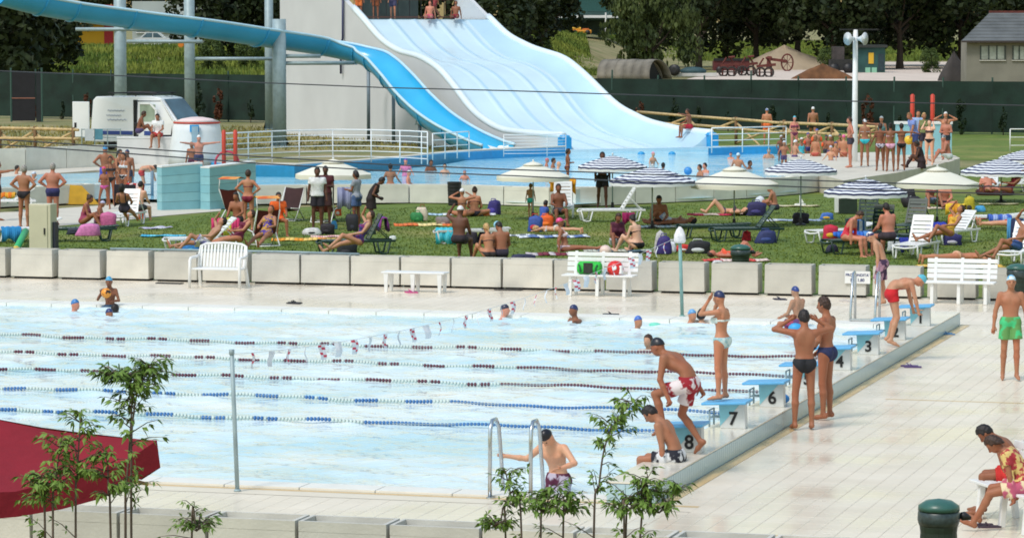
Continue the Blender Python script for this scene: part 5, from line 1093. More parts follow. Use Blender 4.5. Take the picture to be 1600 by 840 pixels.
mound('dark spoil heap left of the grey shed', 1490, 127, 22 / s1, 36 / s1, 16 / s1, M('spoil', C(62, 58, 56), .95, .2, 1, .4, 6), 8)
# half-round hut of bent sheets
q = P(985, 124); s_ = F_PX / q.y; t = thing('arched_hut', 'collapsed half-round hut of bent grey sheets beyond the fence', 'hut', q, R(-34)); m_sh = M('old_sheet', C(142, 136, 124), .8, 0, .6, .3, 6, col2=C(96, 92, 84))
for k in range(6):
    x0 = (-48 + k * 16) / s_; b = MB(); rows = []
    for x in (x0, x0 + 15.9 / s_): rows.append([(x + .3 * abs(a - 1.57), -1.5 * math.cos(a) * 1.3, 30 / s_ * math.sin(a) + .03 * (k % 2)) for a in np.linspace(0, math.pi, 13)])
    b.grid(rows); o = b.build('roof_sheet', m_sh, t, True); md = o.modifiers.new('t', 'SOLIDIFY'); md.thickness = .06
MB().add([(48 / s_ - .4, -1.6, 0), (48 / s_ - .4, 1.6, 0), (48 / s_ - .4, 0, 28 / s_)], [(0, 1, 2)]).build('dark_opening', DARK, t)
q = P(1088, 121); t = thing('scrap_trailer', 'low trailer with a teal tarpaulin and black tyre beside the arched hut', 'trailer', q); MB().box(-38 / s_, 32 / s_, -.8, .8, 2 / s_, 7 / s_).build('bed', M('trailer_white', C(186, 186, 184), .6, .15, 1), t); MB().ball((-5 / s_, 0, 10 / s_), 1, 12, sc=(22 / s_, .8, 7 / s_)).build('tarpaulin', M('tarp_teal', C(50, 78, 84), .7, .2, 2), t, True); MB().lathe([(.2, -.2), (.55, -.2), (.55, .2), (.2, .2)], 14, (-36 / s_, -.9, 12 / s_), axis=(.4, 1, 0)).build('tyre', BLACK, t, True)
m_rust = M('farm_red', C(96, 46, 40), .8, .4, 3)
def tool(lb, u, v, k):
    q = P(u, v); t = thing('farm_implement', lb, 'farm machine', q, 0, 'rusty farm implements'); s = F_PX / q.y; r_ = random.Random(k)
    for x in (-9, 9): MB().tube([(x / s, 0, 2 / s), (x / s, .2, 20 / s), ((x * .3) / s, .2, 30 / s)], .1, 6).build('upright', m_rust, t)
    MB().bar((-14 / s, 0, 17 / s), (16 / s, 0, 20 / s), .25, .25).build('beam', m_rust, t); MB().tube([(0, 0, 30 / s), (10 / s, 0, 31 / s)], .12, 6).build('cross_arm', m_rust, t)
    for x in (-8, 5): wo = MB().tube([((x + 7 * math.cos(a)) / s, -.4, 8 / s + 7 / s * math.sin(a)) for a in np.linspace(0, 6.283, 15)], .1, 5, caps=False).build('wheel', M('wheel_dark', C(50, 44, 42), .8, .2), t); MB().tube([((x - 7) / s, -.4, 8 / s), ((x + 7) / s, -.4, 8 / s)], .05, 4).build('spoke', M('wheel_dark', C(50, 44, 42), .8, .2), wo)
tool('rusty red farm implement, leftmost of the three in the yard', 1138, 120, 1); tool('rusty red farm implement, middle one of the three in the yard', 1168, 119, 2); tool('rusty red farm implement nearest the gravel heap', 1196, 121, 3)
q = P(1222, 112); t = thing('hay_rake', 'old red wheeled hay rake in front of the gravel heap', 'farm machine', q); s = F_PX / q.y
MB().tube([(8 / s + 9 / s * math.cos(a), 0, 14 / s + 13 / s * math.sin(a)) for a in np.linspace(0, 6.283, 21)], .09, 5, caps=False).build('wheel', m_rust, t)
for a in np.linspace(0, math.pi, 5)[:-1]: MB().tube([(8 / s + 9 / s * math.cos(a), 0, 14 / s + 13 / s * math.sin(a)), (8 / s - 9 / s * math.cos(a), 0, 14 / s - 13 / s * math.sin(a))], .03, 4).build('spoke', m_rust, t)
MB().bar((-24 / s, 0, 20 / s), (8 / s, 0, 16 / s), .3, .3).build('beam', m_rust, t); MB().bar((-22 / s, 0, 4 / s), (-20 / s, 0, 24 / s), .4, .4).build('upright', m_rust, t)
# long dark red trailer behind
q = PZ(1140, 94, 350); t = thing('farm_trailer', 'long dark red farm trailer parked under the trees', 'trailer', (q.x, q.y, ground_z(q.x, q.y))); s = F_PX / 350
MB().box(-26 / s, 30 / s, -1, 1, 5 / s, 20 / s).build('load_bed', M('trailer_red', C(88, 34, 36), .7, .25, 1), t); MB().box(-26 / s, 30 / s, -1.1, -1.02, 20 / s, 24 / s).build('side_rail', DARK, t)
for x in (-16, 16): MB().lathe([(0, -.2), (6 / s, -.2), (6 / s, .2), (0, .2)], 14, (x / s, -1.1, 6 / s), axis=(0, 1, 0)).build('wheel', BLACK, t, True)
# grey shed
q = P(1510, 131); s_ = F_PX / q.y; t = thing('shed', 'grey block shed with slate roof and small barred windows at the right', 'shed', q, R(-4)); m_blk2 = M('block_wall', C(128, 126, 116), .9, .15, .5, .4, 3)
zw = 66 / s_; xr = 14.0
MB().box(0, xr, 0, 8, 0, zw).build('wall', m_blk2, t)
m_slate = M('slate', C(92, 96, 98), .8, .25, .6, .3, 3)
rf = None
for k in range(9):
    f0, f1 = k / 9, (k + 1) / 9 + .02; b = MB(); y0, y1 = -.5 + 4.6 * f0, -.5 + 4.6 * f1; z0, z1 = zw - .05 + 45 / s_ * f0, zw - .05 + 45 / s_ * f1; xl0 = -.5 + f0 * 2.8; xl1 = -.5 + f1 * 2.8
    b.add([(xl0, y0, z0 + .12), (xr, y0, z0 + .12), (xr, y1, z1 + .06), (xl1, y1, z1 + .06), (xl0, y0, z0), (xr, y0, z0), (xr, y1, z1), (xl1, y1, z1)], [(0, 1, 2, 3), (7, 6, 5, 4), (4, 5, 1, 0), (3, 7, 4, 0)]); b.build('slate_course', m_slate, t)
b = MB(); b.bar((1.2, 1.6, zw + 18 / s_), (3.0, 3.6, zw + 38 / s_), .3, .08); b.build('skylight_strip', WHITE_PAINT, t); b = MB(); b.bar((4.2, 2.4, zw + 26 / s_), (5.0, 3.4, zw + 37 / s_), .25, .08); b.build('skylight_strip', WHITE_PAINT, t)
b = MB(); b.bar((2.2, 4.2, zw + 45 / s_), (xr, 4.2, zw + 45 / s_), .5, .3); b.build('ridge', m_rust, t); MB().bar((-.5, -.55, zw - .02), (xr, -.55, zw - .02), .16, .16).build('gutter', M('gutter_dark', C(60, 52, 50), .7, .1), t)
for x0, x1 in ((1.2, 3.3), (4.0, 5.6), (6.4, 8.2)):
    wd = MB().box(x0, x1, -.06, -.01, zw * .58, zw * .88).build('window', M('pane_pale', C(150, 158, 150), .3, .25, 2), t)
    for k in range(4): x = x0 + (x1 - x0) * k / 3; MB().box(x - .05, x + .05, -.11, -.065, zw * .56, zw * .9).build('window_bar', M('frame_dark', C(44, 56, 54), .6, .1), wd)
    MB().box(x0 - .1, x1 + .1, -.13, -.02, zw * .54, zw * .559).build('sill', CONCRETE, wd)
# teal hut and yellow machine under the trees
def hut(lb, u, v, Y, w, h, mat, name='hut', cat='hut', extras=()):
    q = PZ(u, v, Y); s = F_PX / Y; t = thing(name, lb, cat, (q.x, q.y, ground_z(q.x, q.y))); MB().box(-w / 2 / s, w / 2 / s, 0, 3, 0, h / s).build('wall', mat, t)
    for nm, x0, x1, z0, z1, m_ in extras: MB().box(x0 / s, x1 / s, -.08, -.01, z0 / s, z1 / s).build(nm, m_, t)
    return t, s
MT = M('hut_teal', C(44, 84, 82), .7, .25, 1); MY = M('sign_yellow', C(222, 176, 50), .6, .05); MWT = M('pane_mint', C(140, 196, 170), .4, .1)
t, s = hut('teal site hut with a yellow panel under the trees beyond the yard', 1362, 96, 352, 42, 40, MT, extras=(('yellow_panel', -5, 3, 15, 32, MY), ('pane', -10, -2, 1, 9, MWT), ('pane', 0, 8, 1, 9, MWT), ('dark_window', 10, 19, 4, 30, M('hut_glass', C(40, 60, 70), .3, .2))))
MB().box(-24 / s, 24 / s, -.4, 3.3, 40 / s, 44 / s).build('roof', M('hut_roof', C(50, 54, 52), .8, .1), t)
q = PZ(1310, 97, 350); t = thing('dark_digger', 'dark loader with a boxy cab under the trees left of the lamp post', 'vehicle', (q.x, q.y, ground_z(q.x, q.y))); s = F_PX / 350
MB().box(-14 / s, 22 / s, -1, 1, 5 / s, 22 / s).build('body', M('digger_dark', C(40, 40, 40), .7, .2), t); MB().box(-10 / s, 8 / s, -.8, .8, 22 / s, 42 / s).build('cab', M('digger_cab', C(64, 58, 60), .4, .4, 2), t)
for x in (-8, 14): MB().lathe([(0, -.2), (8 / s, -.2), (8 / s, .2), (0, .2)], 14, (x / s, -1.1, 8 / s), axis=(0, 1, 0)).build('wheel', BLACK, t, True)
# teal building block behind centre-right
t, s = hut('teal glazed building with white canopy beyond the trees, right of the slide', 885, 52, 432, 165, 70, M('bldg_teal', C(74, 110, 106), .6, .2, .3), 'building', 'building')
for k in range(4): x = -22 + k * 12 - 40; f = MB().box(x / s, (x + 8) / s, -.15, -.01, 34 / s, 62 / s).build('window', M('bldg_glass', C(150, 178, 172), .2, .2), t); MB().box((x + 3.6) / s, (x + 4.4) / s, -.22, -.155, 34 / s, 62 / s).build('mullion', M('bldg_frame', C(50, 70, 66), .6, .1), f)
MB().box(-32 / s, 90 / s, -4, -.2, 26 / s, 30 / s).build('canopy', WHITE_PAINT, t); MB().box(-4 / s, 66 / s, -.3, -.02, 36 / s, 60 / s).build('awning', M('awning_green', C(30, 76, 70), .7, .1), t)
for x in (-42, -30, 60): MB().tube([(x / s, -4, 0), (x / s, -4, 34 / s)], .12, 6).build('post', WHITE_PAINT, t)
MB().box(-60 / s, 90 / s, -.12, -.015, 2 / s, 22 / s).build('dark_front', M('front_dark', C(44, 62, 60), .8, .3, .5), t)  # darker band across the lower front of the building
q = PZ(908, 52, 424); t = thing('orange_machine', 'orange and yellow compact machine before the teal building', 'vehicle', (q.x, q.y, ground_z(q.x, q.y))); s = F_PX / 424
MB().box(-16 / s, 16 / s, -.8, .8, 2 / s, 8 / s).build('body', M('machine_orange', C(226, 150, 40), .5, .1), t, bevel=.1); MB().box(-14 / s, 0, -.6, .6, 8 / s, 12 / s).build('hood', M('machine_yellow', C(230, 180, 60), .5, .1), t, bevel=.1); MB().box(2 / s, 12 / s, -.6, .6, 8 / s, 10 / s).build('deck', M('machine_red', C(206, 110, 40), .5, .1), t, bevel=.05)
for x in (-10, 10): MB().lathe([(0, -.2), (4 / s, -.2), (4 / s, .2), (0, .2)], 12, (x / s, -.9, 4 / s), axis=(0, 1, 0)).build('wheel', BLACK, t, True)
# left: yellow building, white ones, cars
t, s = hut('yellow and red painted warehouse front beyond the meadow at far left', 143, 74, 425, 78, 66, M('wall_yellow', C(206, 160, 40), .8, .12, .3), 'building', 'building', (('red_band', 20, 34, 0, 66, M('wall_red', C(170, 50, 56), .8, .1)), ('grey_pier', -50, -38, 0, 70, M('pier_grey', C(140, 142, 136), .8, .1)), ('sign_band', -30, 20, 48, 62, M('sign_orange', C(196, 110, 44), .7, .2, .6))))
MB().box(-50 / s, 40 / s, -2.5, -.1, 38 / s, 41 / s).build('canopy', GALV, t)
t, s = hut('pale grey office building behind the flume pillars', 262, 62, 440, 110, 70, M('office_grey', C(170, 180, 180), .7, .1, .3), 'building', 'building')
for k in range(5): x = -48 + k * 20; f = MB().box(x / s, (x + 13) / s, -.12, -.01, 22 / s, 34 / s).build('window', M('office_glass', C(90, 110, 116), .2, .2), t); MB().box((x - 1) / s, (x + 14) / s, -.2, -.02, 20.5 / s, 21.9 / s).build('sill', WHITE_PAINT, f)
MB().box(-58 / s, 58 / s, -.8, 3.2, 40 / s, 44 / s).build('eaves', WHITE_PAINT, t)
t, s = hut('white shed with dark door openings behind the tree at far left', 70, 74, 428, 70, 44, M('shed_white', C(196, 200, 204), .8, .08), 'shed', 'shed', (('door_opening', -10, 4, 0, 30, DARK), ('door_opening', 14, 26, 0, 26, M('shed_door', C(84, 94, 104), .6, .1))))
def car(lb, u, v, Y, col, w=62):
    q = PZ(u, v, Y); s = F_PX / Y; t = thing('parked_car', lb, 'car', (q.x, q.y, ground_z(q.x, q.y) + .02)); mc = M('car_%d_%d_%d' % col, C(*col), .25, .05, coat=.5); k = w / 62
    pr = [(-29, 4), (-31, 9), (-29, 14), (-20, 16), (-11, 24), (8, 24.5), (19, 16), (29, 13), (31, 8), (30, 4)]
    b = MB(); n = len(pr); vs_ = [(x * k / s, y, z * k / s) for y in (-.85, .85) for x, z in pr]; b.add(vs_, [tuple(range(n - 1, -1, -1)), tuple(range(n, 2 * n))] + [(i, (i + 1) % n, n + (i + 1) % n, n + i) for i in range(n)]); b.build('body', mc, t)
    MB().add([(x * k / s, -.862, z * k / s) for x, z in ((-17, 16), (-9.5, 22.8), (-1, 23), (-1, 16))], [(3, 2, 1, 0)]).build('side_window', M('van_glass', C(70, 100, 116), .08), t); MB().add([(x * k / s, -.862, z * k / s) for x, z in ((0.5, 16), (.5, 23), (7, 23), (15, 16))], [(3, 2, 1, 0)]).build('side_window', M('van_glass', C(70, 100, 116), .08), t)
    for x in (-19, 19):
        for y in (-.8, .8): MB().lathe([(0, -.1), (5 * k / s, -.1), (5 * k / s, .1), (0, .1)], 14, (x * k / s, y, 5 * k / s), axis=(0, 1, 0)).build('wheel', BLACK, t, True)
car('white car parked on the bank between the two left pillars', 240, 69, 418, (206, 212, 216)); car('dark grey car parked on the bank at far left', 80, 74, 416, (60, 70, 80), 44)
# small orange sign in the meadow
q = PZ(283, 96, 390); t = thing('roadside_sign', 'small orange warning sign on a stick in the meadow', 'sign', (q.x, q.y, ground_z(q.x, q.y))); s = F_PX / 390; MB().tube([(0, 0, 0), (0, 0, 12 / s)], .05, 5).build('stick', GALV, t); MB().lathe([(0, -.03), (4.5 / s, -.03), (4.5 / s, .03), (0, .03)], 14, (0, -.06, 10 / s), axis=(0, 1, 0)).build('plate', M('sign_orange2', C(226, 130, 40), .6, .05), t)
# ================================================================== PEOPLE
def rotm(ax, deg): return np.array(Matrix.Rotation(R(deg), 3, ax))
class SDF:
    def __init__(s): s.pr = []; s.groove = []
    def cone(s, a, b, ra, rb, k=.02): s.pr.append(('c', np.array(a, float), np.array(b, float), ra, rb, k)); return s
    def ell(s, c, r, Rm=None, k=.03): s.pr.append(('e', np.array(c, float), np.array(r, float), np.eye(3) if Rm is None else Rm, None, k)); return s
    def bounds(s, pad=.05):
        lo, hi = [], []
        for p in s.pr:
            if p[0] == 'c':
                m = max(p[3], p[4]); lo += [np.minimum(p[1], p[2]) - m]; hi += [np.maximum(p[1], p[2]) + m]
            else: m = p[2].max(); lo.append(p[1] - m); hi.append(p[1] + m)
        return np.min(lo, 0) - pad, np.max(hi, 0) + pad
    def ev(s, X):
        if X.ndim != 4: return s.ev_(X, s.pr)
        d = np.full(X.shape[:3], .12, np.float32); ax = (X[:, 0, 0, 0], X[0, :, 0, 1], X[0, 0, :, 2])
        for p in s.pr:
            if p[0] == 'c': m = max(p[3], p[4]); lo, hi = np.minimum(p[1], p[2]) - m, np.maximum(p[1], p[2]) + m
            else: ext = np.sqrt(((p[3] * p[2]) ** 2).sum(1)); lo, hi = p[1] - ext, p[1] + ext
            sl = tuple(slice(int(np.searchsorted(ax[i], lo[i] - .075)), int(np.searchsorted(ax[i], hi[i] + .075))) for i in range(3))
            sub = X[sl]
            if sub.size == 0: continue
            if p[0] == 'c':
                ba = (p[2] - p[1]).astype(np.float32); pa = sub - p[1].astype(np.float32); t = np.clip((pa @ ba) / max(ba @ ba, 1e-9), 0, 1); w = pa - t[..., None] * ba; e = np.sqrt(np.einsum('...i,...i', w, w)) - (p[3] + (p[4] - p[3]) * t)
            else:
                q = ((sub - p[1].astype(np.float32)) @ p[3].astype(np.float32)) / p[2].astype(np.float32); e = (np.sqrt(np.einsum('...i,...i', q, q)) - 1) * min(p[2].min() * 1.25, p[2].mean())
            k = p[5]; dd = d[sl]; h = np.maximum(k - np.abs(dd - e), 0) / k; d[sl] = np.minimum(dd, e) - h * h * k * .25
        for a, b in s.groove:
            lo, hi = np.minimum(a, b) - .03, np.maximum(a, b) + .03; sl = tuple(slice(int(np.searchsorted(ax[i], lo[i])), int(np.searchsorted(ax[i], hi[i]))) for i in range(3)); sub = X[sl]
            if sub.size == 0: continue
            ba = b - a; pa = sub - a; t = np.clip((pa @ ba) / (ba @ ba), 0, 1); w = pa - t[..., None] * ba; e = np.sqrt(np.einsum('...i,...i', w, w)); d[sl] += .009 * np.exp(-(e / .013) ** 2)
        return d
def surfnet(V, org, h):
    s = V < 0; n = np.array(V.shape) - 1; acc = np.zeros(tuple(n) + (3,)); cnt = np.zeros(tuple(n))
    cs = [(i, j, k) for i in (0, 1) for j in (0, 1) for k in (0, 1)]
    sl = lambda c: tuple(slice(c[a], c[a] + n[a]) for a in range(3))
    for a in cs:
        for ax in range(3):
            if a[ax]: continue
            b = list(a); b[ax] = 1; va, vb = V[sl(a)], V[sl(b)]; m = (va < 0) != (vb < 0)
            t = np.where(m, va / np.where(m, va - vb, 1), 0); pos = np.zeros(tuple(n) + (3,)); pos[...] = a; pos[..., ax] = t; acc += pos * m[..., None]; cnt += m
    act = cnt > 0; idx = -np.ones(tuple(n), np.int64); idx[act] = np.arange(act.sum())
    cell = np.stack(np.nonzero(act), -1); v = (cell + acc[act] / cnt[act][:, None]) * h + org; fs = []
    for ax in range(3):
        o1, o2 = (ax + 1) % 3, (ax + 2) % 3
        lo = [slice(1, -1)] * 3; lo[ax] = slice(0, -1); hi = list(lo); hi[ax] = slice(1, None)
        sa, sb = s[tuple(lo)], s[tuple(hi)]; m = sa != sb; ii = np.stack(np.nonzero(m), -1); 
        if not len(ii): continue
        base = ii.copy(); base[:, o1] += 1; base[:, o2] += 1
        def cidx(d1, d2): c = base.copy(); c[:, o1] -= d1; c[:, o2] -= d2; return idx[c[:, 0], c[:, 1], c[:, 2]]
        q = np.stack([cidx(1, 1), cidx(0, 1), cidx(0, 0), cidx(1, 0)], -1); flip = sb[m]; q[flip] = q[flip][:, ::-1]; fs.append(q)
    return v, np.concatenate(fs)
def mesh_sdf(fn, lo, hi, h):
    n = np.ceil((hi - lo) / h).astype(int) + 1; ax = [lo[i] + h * np.arange(n[i]) for i in range(3)]; X = np.stack(np.meshgrid(*ax, indexing='ij'), -1).astype(np.float32)
    V = fn(X); V[0] = V[-1] = 1; V[:, 0] = V[:, -1] = 1; V[:, :, 0] = V[:, :, -1] = 1
    if not (V < 0).any(): return None
    return surfnet(V, lo, h)
nv = lambda v: np.array(v, float) / np.linalg.norm(v)
SKINS = {'pale': (206, 168, 144), 'fair': (192, 148, 120), 'tan': (170, 120, 92), 'brown': (138, 92, 68), 'dark': (98, 66, 52), 'red': (190, 130, 108)}
for k_, c_ in SKINS.items():
    m_ = M('skin_' + k_, C(*c_), .55, 0, 3.2, .12, 26, spec=.35, col2=C(min(255, c_[0] * 1.03), c_[1] * .90, c_[2] * .86), thresh=(.36, .72)); nt_s = m_.node_tree; b_s = nt_s.nodes['Principled BSDF']
    oi = nt_s.nodes.new('ShaderNodeObjectInfo'); hs_ = nt_s.nodes.new('ShaderNodeHueSaturation'); mr_ = nt_s.nodes.new('ShaderNodeMapRange'); mr_.inputs[3].default_value = .82; mr_.inputs[4].default_value = 1.34
    nt_s.links.new(oi.outputs['Random'], mr_.inputs[0]); nt_s.links.new(mr_.outputs[0], hs_.inputs['Value']); src_ = [l for l in nt_s.links if l.to_socket == b_s.inputs['Base Color']][0].from_socket
    nt_s.links.new(src_, hs_.inputs['Color']); nt_s.links.new(hs_.outputs[0], b_s.inputs['Base Color'])
HAIRS = {'black': (30, 24, 24), 'brown': (58, 38, 28), 'light': (130, 92, 58), 'blond': (186, 150, 100), 'grey': (150, 146, 140)}
# legs: (thigh dir, shin dir) in pelvis frame; arms: (upper, fore) in chest frame. x right, y forward, z up
ST_L = ((-.05, .02, -1), (-.02, -.05, -1)); ST_R = ((.05, .02, -1), (.02, -.05, -1))
AR_L = ((-.22, .02, -1), (-.10, .22, -1)); AR_R = ((.22, .02, -1), (.10, .22, -1))
POSES = {
 'stand': {}, 
 'hips': dict(aL=((-.75, -.15, -.75), (.75, .35, -.55)), aR=((.75, -.15, -.75), (-.75, .35, -.55))),
 'hipR': dict(aR=((.75, -.15, -.75), (-.75, .35, -.55))),
 'walk': dict(lL=((-.04, .42, -1), (-.02, .02, -1)), lR=((.04, -.28, -1), (.02, -.62, -1)), aL=((-.15, -.35, -1), (-.1, -.1, -1)), aR=((.15, .35, -1), (.08, .55, -1))),
 'head': dict(aL=((-.9, .35, .15), (.87, .05, .5)), aR=((.9, .35, .15), (-.87, .05, .5))),
 'face': dict(aL=((-.3, .75, -.1), (.3, -.42, .85)), aR=((.3, .75, -.1), (-.3, -.42, .85))),
 'fold': dict(aL=((-.3, .2, -1), (.8, .75, .1)), aR=((.3, .2, -1), (-.8, .75, .0))),
 'bend': dict(bend=78, lL=((-.12, .20, -1), (-.04, -.18, -1)), lR=((.12, .20, -1), (.04, -.18, -1)), aL=((-.1, .85, .25), (0, .9, .1)), aR=((.1, .85, .25), (0, .9, .1)), head=20),
 'sit_ground': dict(bend=18, lL=((-.25, .85, .55), (-.1, .55, -.95)), lR=((.25, .85, .55), (.1, .55, -.95)), aL=((-.2, .55, -.8), (.3, .8, .1)), aR=((.2, .55, -.8), (-.3, .8, .1)), prop=-6),
 'sit_long': dict(bend=-16, lL=((-.1, 1, .02), (-.05, 1, -.05)), lR=((.1, 1, .05), (.05, 1, -.05)), aL=((-.3, -.55, -1), (-.1, -.25, -1)), aR=((.3, -.55, -1), (.1, -.25, -1))),
 'cross': dict(bend=14, lL=((-.75, .65, .12), (.85, .25, -.1)), lR=((.75, .65, .12), (-.85, .25, -.1)), aL=((-.25, .4, -.9), (.3, .9, -.1)), aR=((.25, .4, -.9), (-.3, .9, -.1))),
 'sit': dict(bend=8, lL=((-.14, 1, -.05), (-.04, .05, -1)), lR=((.14, 1, -.05), (.04, .05, -1)), aL=((-.2, .45, -.9), (.25, .9, -.2)), aR=((.2, .45, -.9), (-.25, .9, -.2))),
 'sit_lean': dict(bend=28, lL=((-.16, 1, -.08), (-.04, .10, -1)), lR=((.16, 1, -.08), (.04, .10, -1)), aL=((-.15, .5, -.85), (.05, .55, -.85)), aR=((.15, .5, -.85), (-.05, .55, -.85)), head=22),
 'lie_back': dict(root=-90, lL=((-.10, .0, -1), (-.05, 0, -1)), lR=((.10, .0, -1), (.05, .0, -1)), aL=((-.4, 0, -1), (-.1, 0, -1)), aR=((.4, 0, -1), (.1, 0, -1))),
 'lie_knees': dict(root=-90, lL=((-.1, .85, -.7), (-.05, -.85, -.7)), lR=((.1, .85, -.7), (.05, -.85, -.7)), aL=((-.4, 0, -1), (.5, .3, .3)), aR=((.4, 0, -1), (-.5, .3, .3))),
 'lie_front': dict(root=90, lL=((-.12, .0, -1), (-.05, 0, -1)), lR=((.12, .0, -1), (.05, .0, -1)), aL=((-.9, .1, .5), (.7, .2, .75)), aR=((.9, .1, .5), (-.7, .2, .75)), head=-15),
 'recline': dict(root=-45, bend=0, lL=((-.1, .75, -.66), (-.05, .62, -.8)), lR=((.1, .75, -.66), (.05, .62, -.8)), aL=((-.35, .2, -1), (.3, .6, -.5)), aR=((.35, .2, -1), (-.3, .6, -.5))),
 'recline_knee': dict(root=-45, lL=((-.1, .95, -.2), (-.05, .0, -1)), lR=((.1, .75, -.66), (.05, .62, -.8)), aL=((-.35, .2, -1), (.3, .6, -.5)), aR=((.6, .5, .4), (-.7, .2, .6))),
 'wade': dict(aL=((-.5, .2, -.9), (-.2, .7, -.4)), aR=((.5, .2, -.9), (.2, .7, -.4))),
 'swim': dict(root=35, lL=((-.1, .0, -1), (-.05, -.3, -1)), lR=((.1, .0, -1), (.05, -.3, -1)), aL=((-.5, .7, .2), (-.2, .9, .2)), aR=((.5, .7, .2), (.2, .9, .2)), head=-40),
 'carry': dict(aL=((-.2, .2, -1), (.3, .9, .1)), aR=((.2, .2, -1), (-.3, .9, .1))),
 'point': dict(aR=((.9, .4, .1), (.9, .4, .15))),
}
PERS = []
def person(lb, u, v, heading, ht=1.70, pose='stand', skin='tan', sex='m', hair=('short', 'brown'), wear=(('briefs', (30, 30, 40)),), z=0.0, fat=None, res=None, detail=False, at=None, sink=None, group=None, **ov):
    """v is the sighted foot / seat line; heading 0 = seen from behind, 180 = facing the viewer, 90 = facing right"""
    if fat is None: fat = -.07 if detail else -.02
    po = dict(POSES[pose]); po.update(ov); k = ht / 1.75; f = sex == 'f'; child = ht < 1.45
    R0 = rotm('X', -po.get('root', 0)) @ np.eye(3)
    bend = po.get('bend', 0); Rc = R0 @ rotm('Y', po.get('side', 0)) @ rotm('X', -bend) @ rotm('Z', -po.get('twist', 0)); Rw = R0 @ rotm('X', -bend * .5)
    Rh = Rc @ rotm('Z', -po.get('turn', 0)) @ rotm('X', -po.get('head', 0))
    hs = (1.12 if child else 1.0)
    hip = np.zeros(3); piv = hip + R0 @ np.array([0, 0, .13])
    fw = 1 + fat; sx = (.94 if f else 1.0) * (.9 if child else 1)
    T = lambda Rm, o, p: o + Rm @ np.array(p, float)
    S = SDF()
    S.ell(T(R0, hip, (0, -.005, .03)), ((.172 if f else .158) * fw * sx, .105 * fw, .115), R0)
    S.ell(T(R0, hip, (-.078, -.055, -.025)), (.088 * fw, .085 * fw, .095), R0, .04); S.ell(T(R0, hip, (.078, -.055, -.025)), (.088 * fw, .085 * fw, .095), R0, .04)
    S.ell(T(Rw, piv, (0, .005 + .05 * fat, .01)), ((.122 if f else .138) * (1 + fat * 1.2) * sx, .092 * (1 + fat * 1.6), .14), Rw, .05)
    S.ell(T(Rc, piv, (0, 0, .19)), ((.150 if f else .172) * fw * sx, .104 * fw, .17), Rc, .06)
    S.ell(T(Rc, piv, (0, -.01, .30)), ((.150 if f else .178) * sx, .078, .085), Rc, .06)
    if f and not child:
        for s in (-1, 1): S.ell(T(Rc, piv, (s * .075, .085, .19)), (.062, .058, .058), Rc, .03)
    else:
        for s in (-1, 1): S.ell(T(Rc, piv, (s * .075, .072, .23)), (.07, .03, .05), Rc, .04)
    if detail:
        for s in (-1, 1): S.ell(T(Rc, piv, (s * .085, -.082, .245)), (.05, .022, .075), Rc, .03)
    nb = T(Rc, piv, (0, -.01, .36)); hp = T(Rc, piv, (0, .012, .46)); hc = T(Rh, hp, (0, .018, .085 * hs))
    S.cone(nb, hp, .062 * (.85 if f else 1), .052 * (.88 if f else 1), .04)
    S.ell(hc, (.073 * hs, .092 * hs, .108 * hs), Rh, .03); S.ell(T(Rh, hc, (0, .035, -.062 * hs)), (.052 * hs, .055 * hs, .052 * hs), Rh, .03)
    S.cone(T(Rh, hc, (0, .092 * hs, .0)), T(Rh, hc, (0, .108 * hs, -.03 * hs)), .010, .016, .012)
    for s in (-1, 1): S.ell(T(Rh, hc, (s * .074 * hs, -.005, -.01)), (.012, .024, .032), Rh, .01)
    J = {}; shd = .172 * (.9 if f else 1.0) * sx
    hands = []
    for s, nm, df in ((-1, 'aL', AR_L), (1, 'aR', AR_R)):
        a = po.get(nm, df); sh = T(Rc, piv, (s * shd, -.01, .325)); el = sh + Rc @ nv(a[0]) * .285; wr = el + Rc @ nv(a[1]) * .245; hd = wr + Rc @ nv(a[1]) * .085
        th = (.88 if f else 1.0) * (1 + fat * .6) * (.88 if child else 1)
        S.cone(sh, el, .056 * th, .040 * th, .045); S.cone(el, el.copy() * .6 + wr * .4, .040 * th, .041 * th, .015); S.cone(el * .6 + wr * .4, wr, .041 * th, .027 * th, .015); S.cone(wr, hd, .027, .030, .015)
        hands.append((wr, hd, nv(a[1]), s)); J[nm] = (sh, el, wr)
    for s, nm, df in ((-1, 'lL', ST_L), (1, 'lR', ST_R)):
        a = po.get(nm, df); hj = T(R0, hip, (s * .085 * (1.05 if f else 1), 0, -.03)); kn = hj + R0 @ nv(a[0]) * .43; an = kn + R0 @ nv(a[1]) * .42; sd = R0 @ nv(a[1]); th = (1 + fat * .7) * (.9 if child else 1)
        S.cone(hj, kn, .088 * th * (1.03 if f else 1), .054 * th, .05); mid = kn * .68 + an * .32 + (R0 @ np.array([0, -.012, 0])); S.cone(kn, mid, .053 * th, .056 * th, .02); S.cone(mid, an, .055 * th, .034, .02)
        fwd = R0 @ np.array([s * .12, 1, 0]); ft = po.get('foot'); fd = fwd - sd * (fwd @ sd) * (.98 if not ft else 1.4); fd = nv(fd + sd * (ft if ft else .12))
        heel = an + sd * .045 - fd * .035; S.cone(an, heel, .035, .032, .02); S.cone(heel, heel + fd * .13, .034, .034, .02); S.cone(heel + fd * .13, heel + fd * .215 + sd * .008, .032, .020, .02); J[nm] = (hj, kn, an)
    if detail:
        S.groove = [(T(Rc, piv, (0, -.112 * fw, .30)), T(Rc, piv, (0, -.108 * fw, .06))), (T(Rw, piv, (0, -.102 * fw, .06)), T(R0, hip, (0, -.118 * fw, .03)))]
        if not f: S.groove.append((T(Rc, piv, (0, .118 * fw, .27)), T(Rc, piv, (0, .112 * fw, .12))))
    lo, hi = S.bounds(); h = res or (.013 if detail else .022); h = h / k
    body = mesh_sdf(S.ev, lo, hi, h)
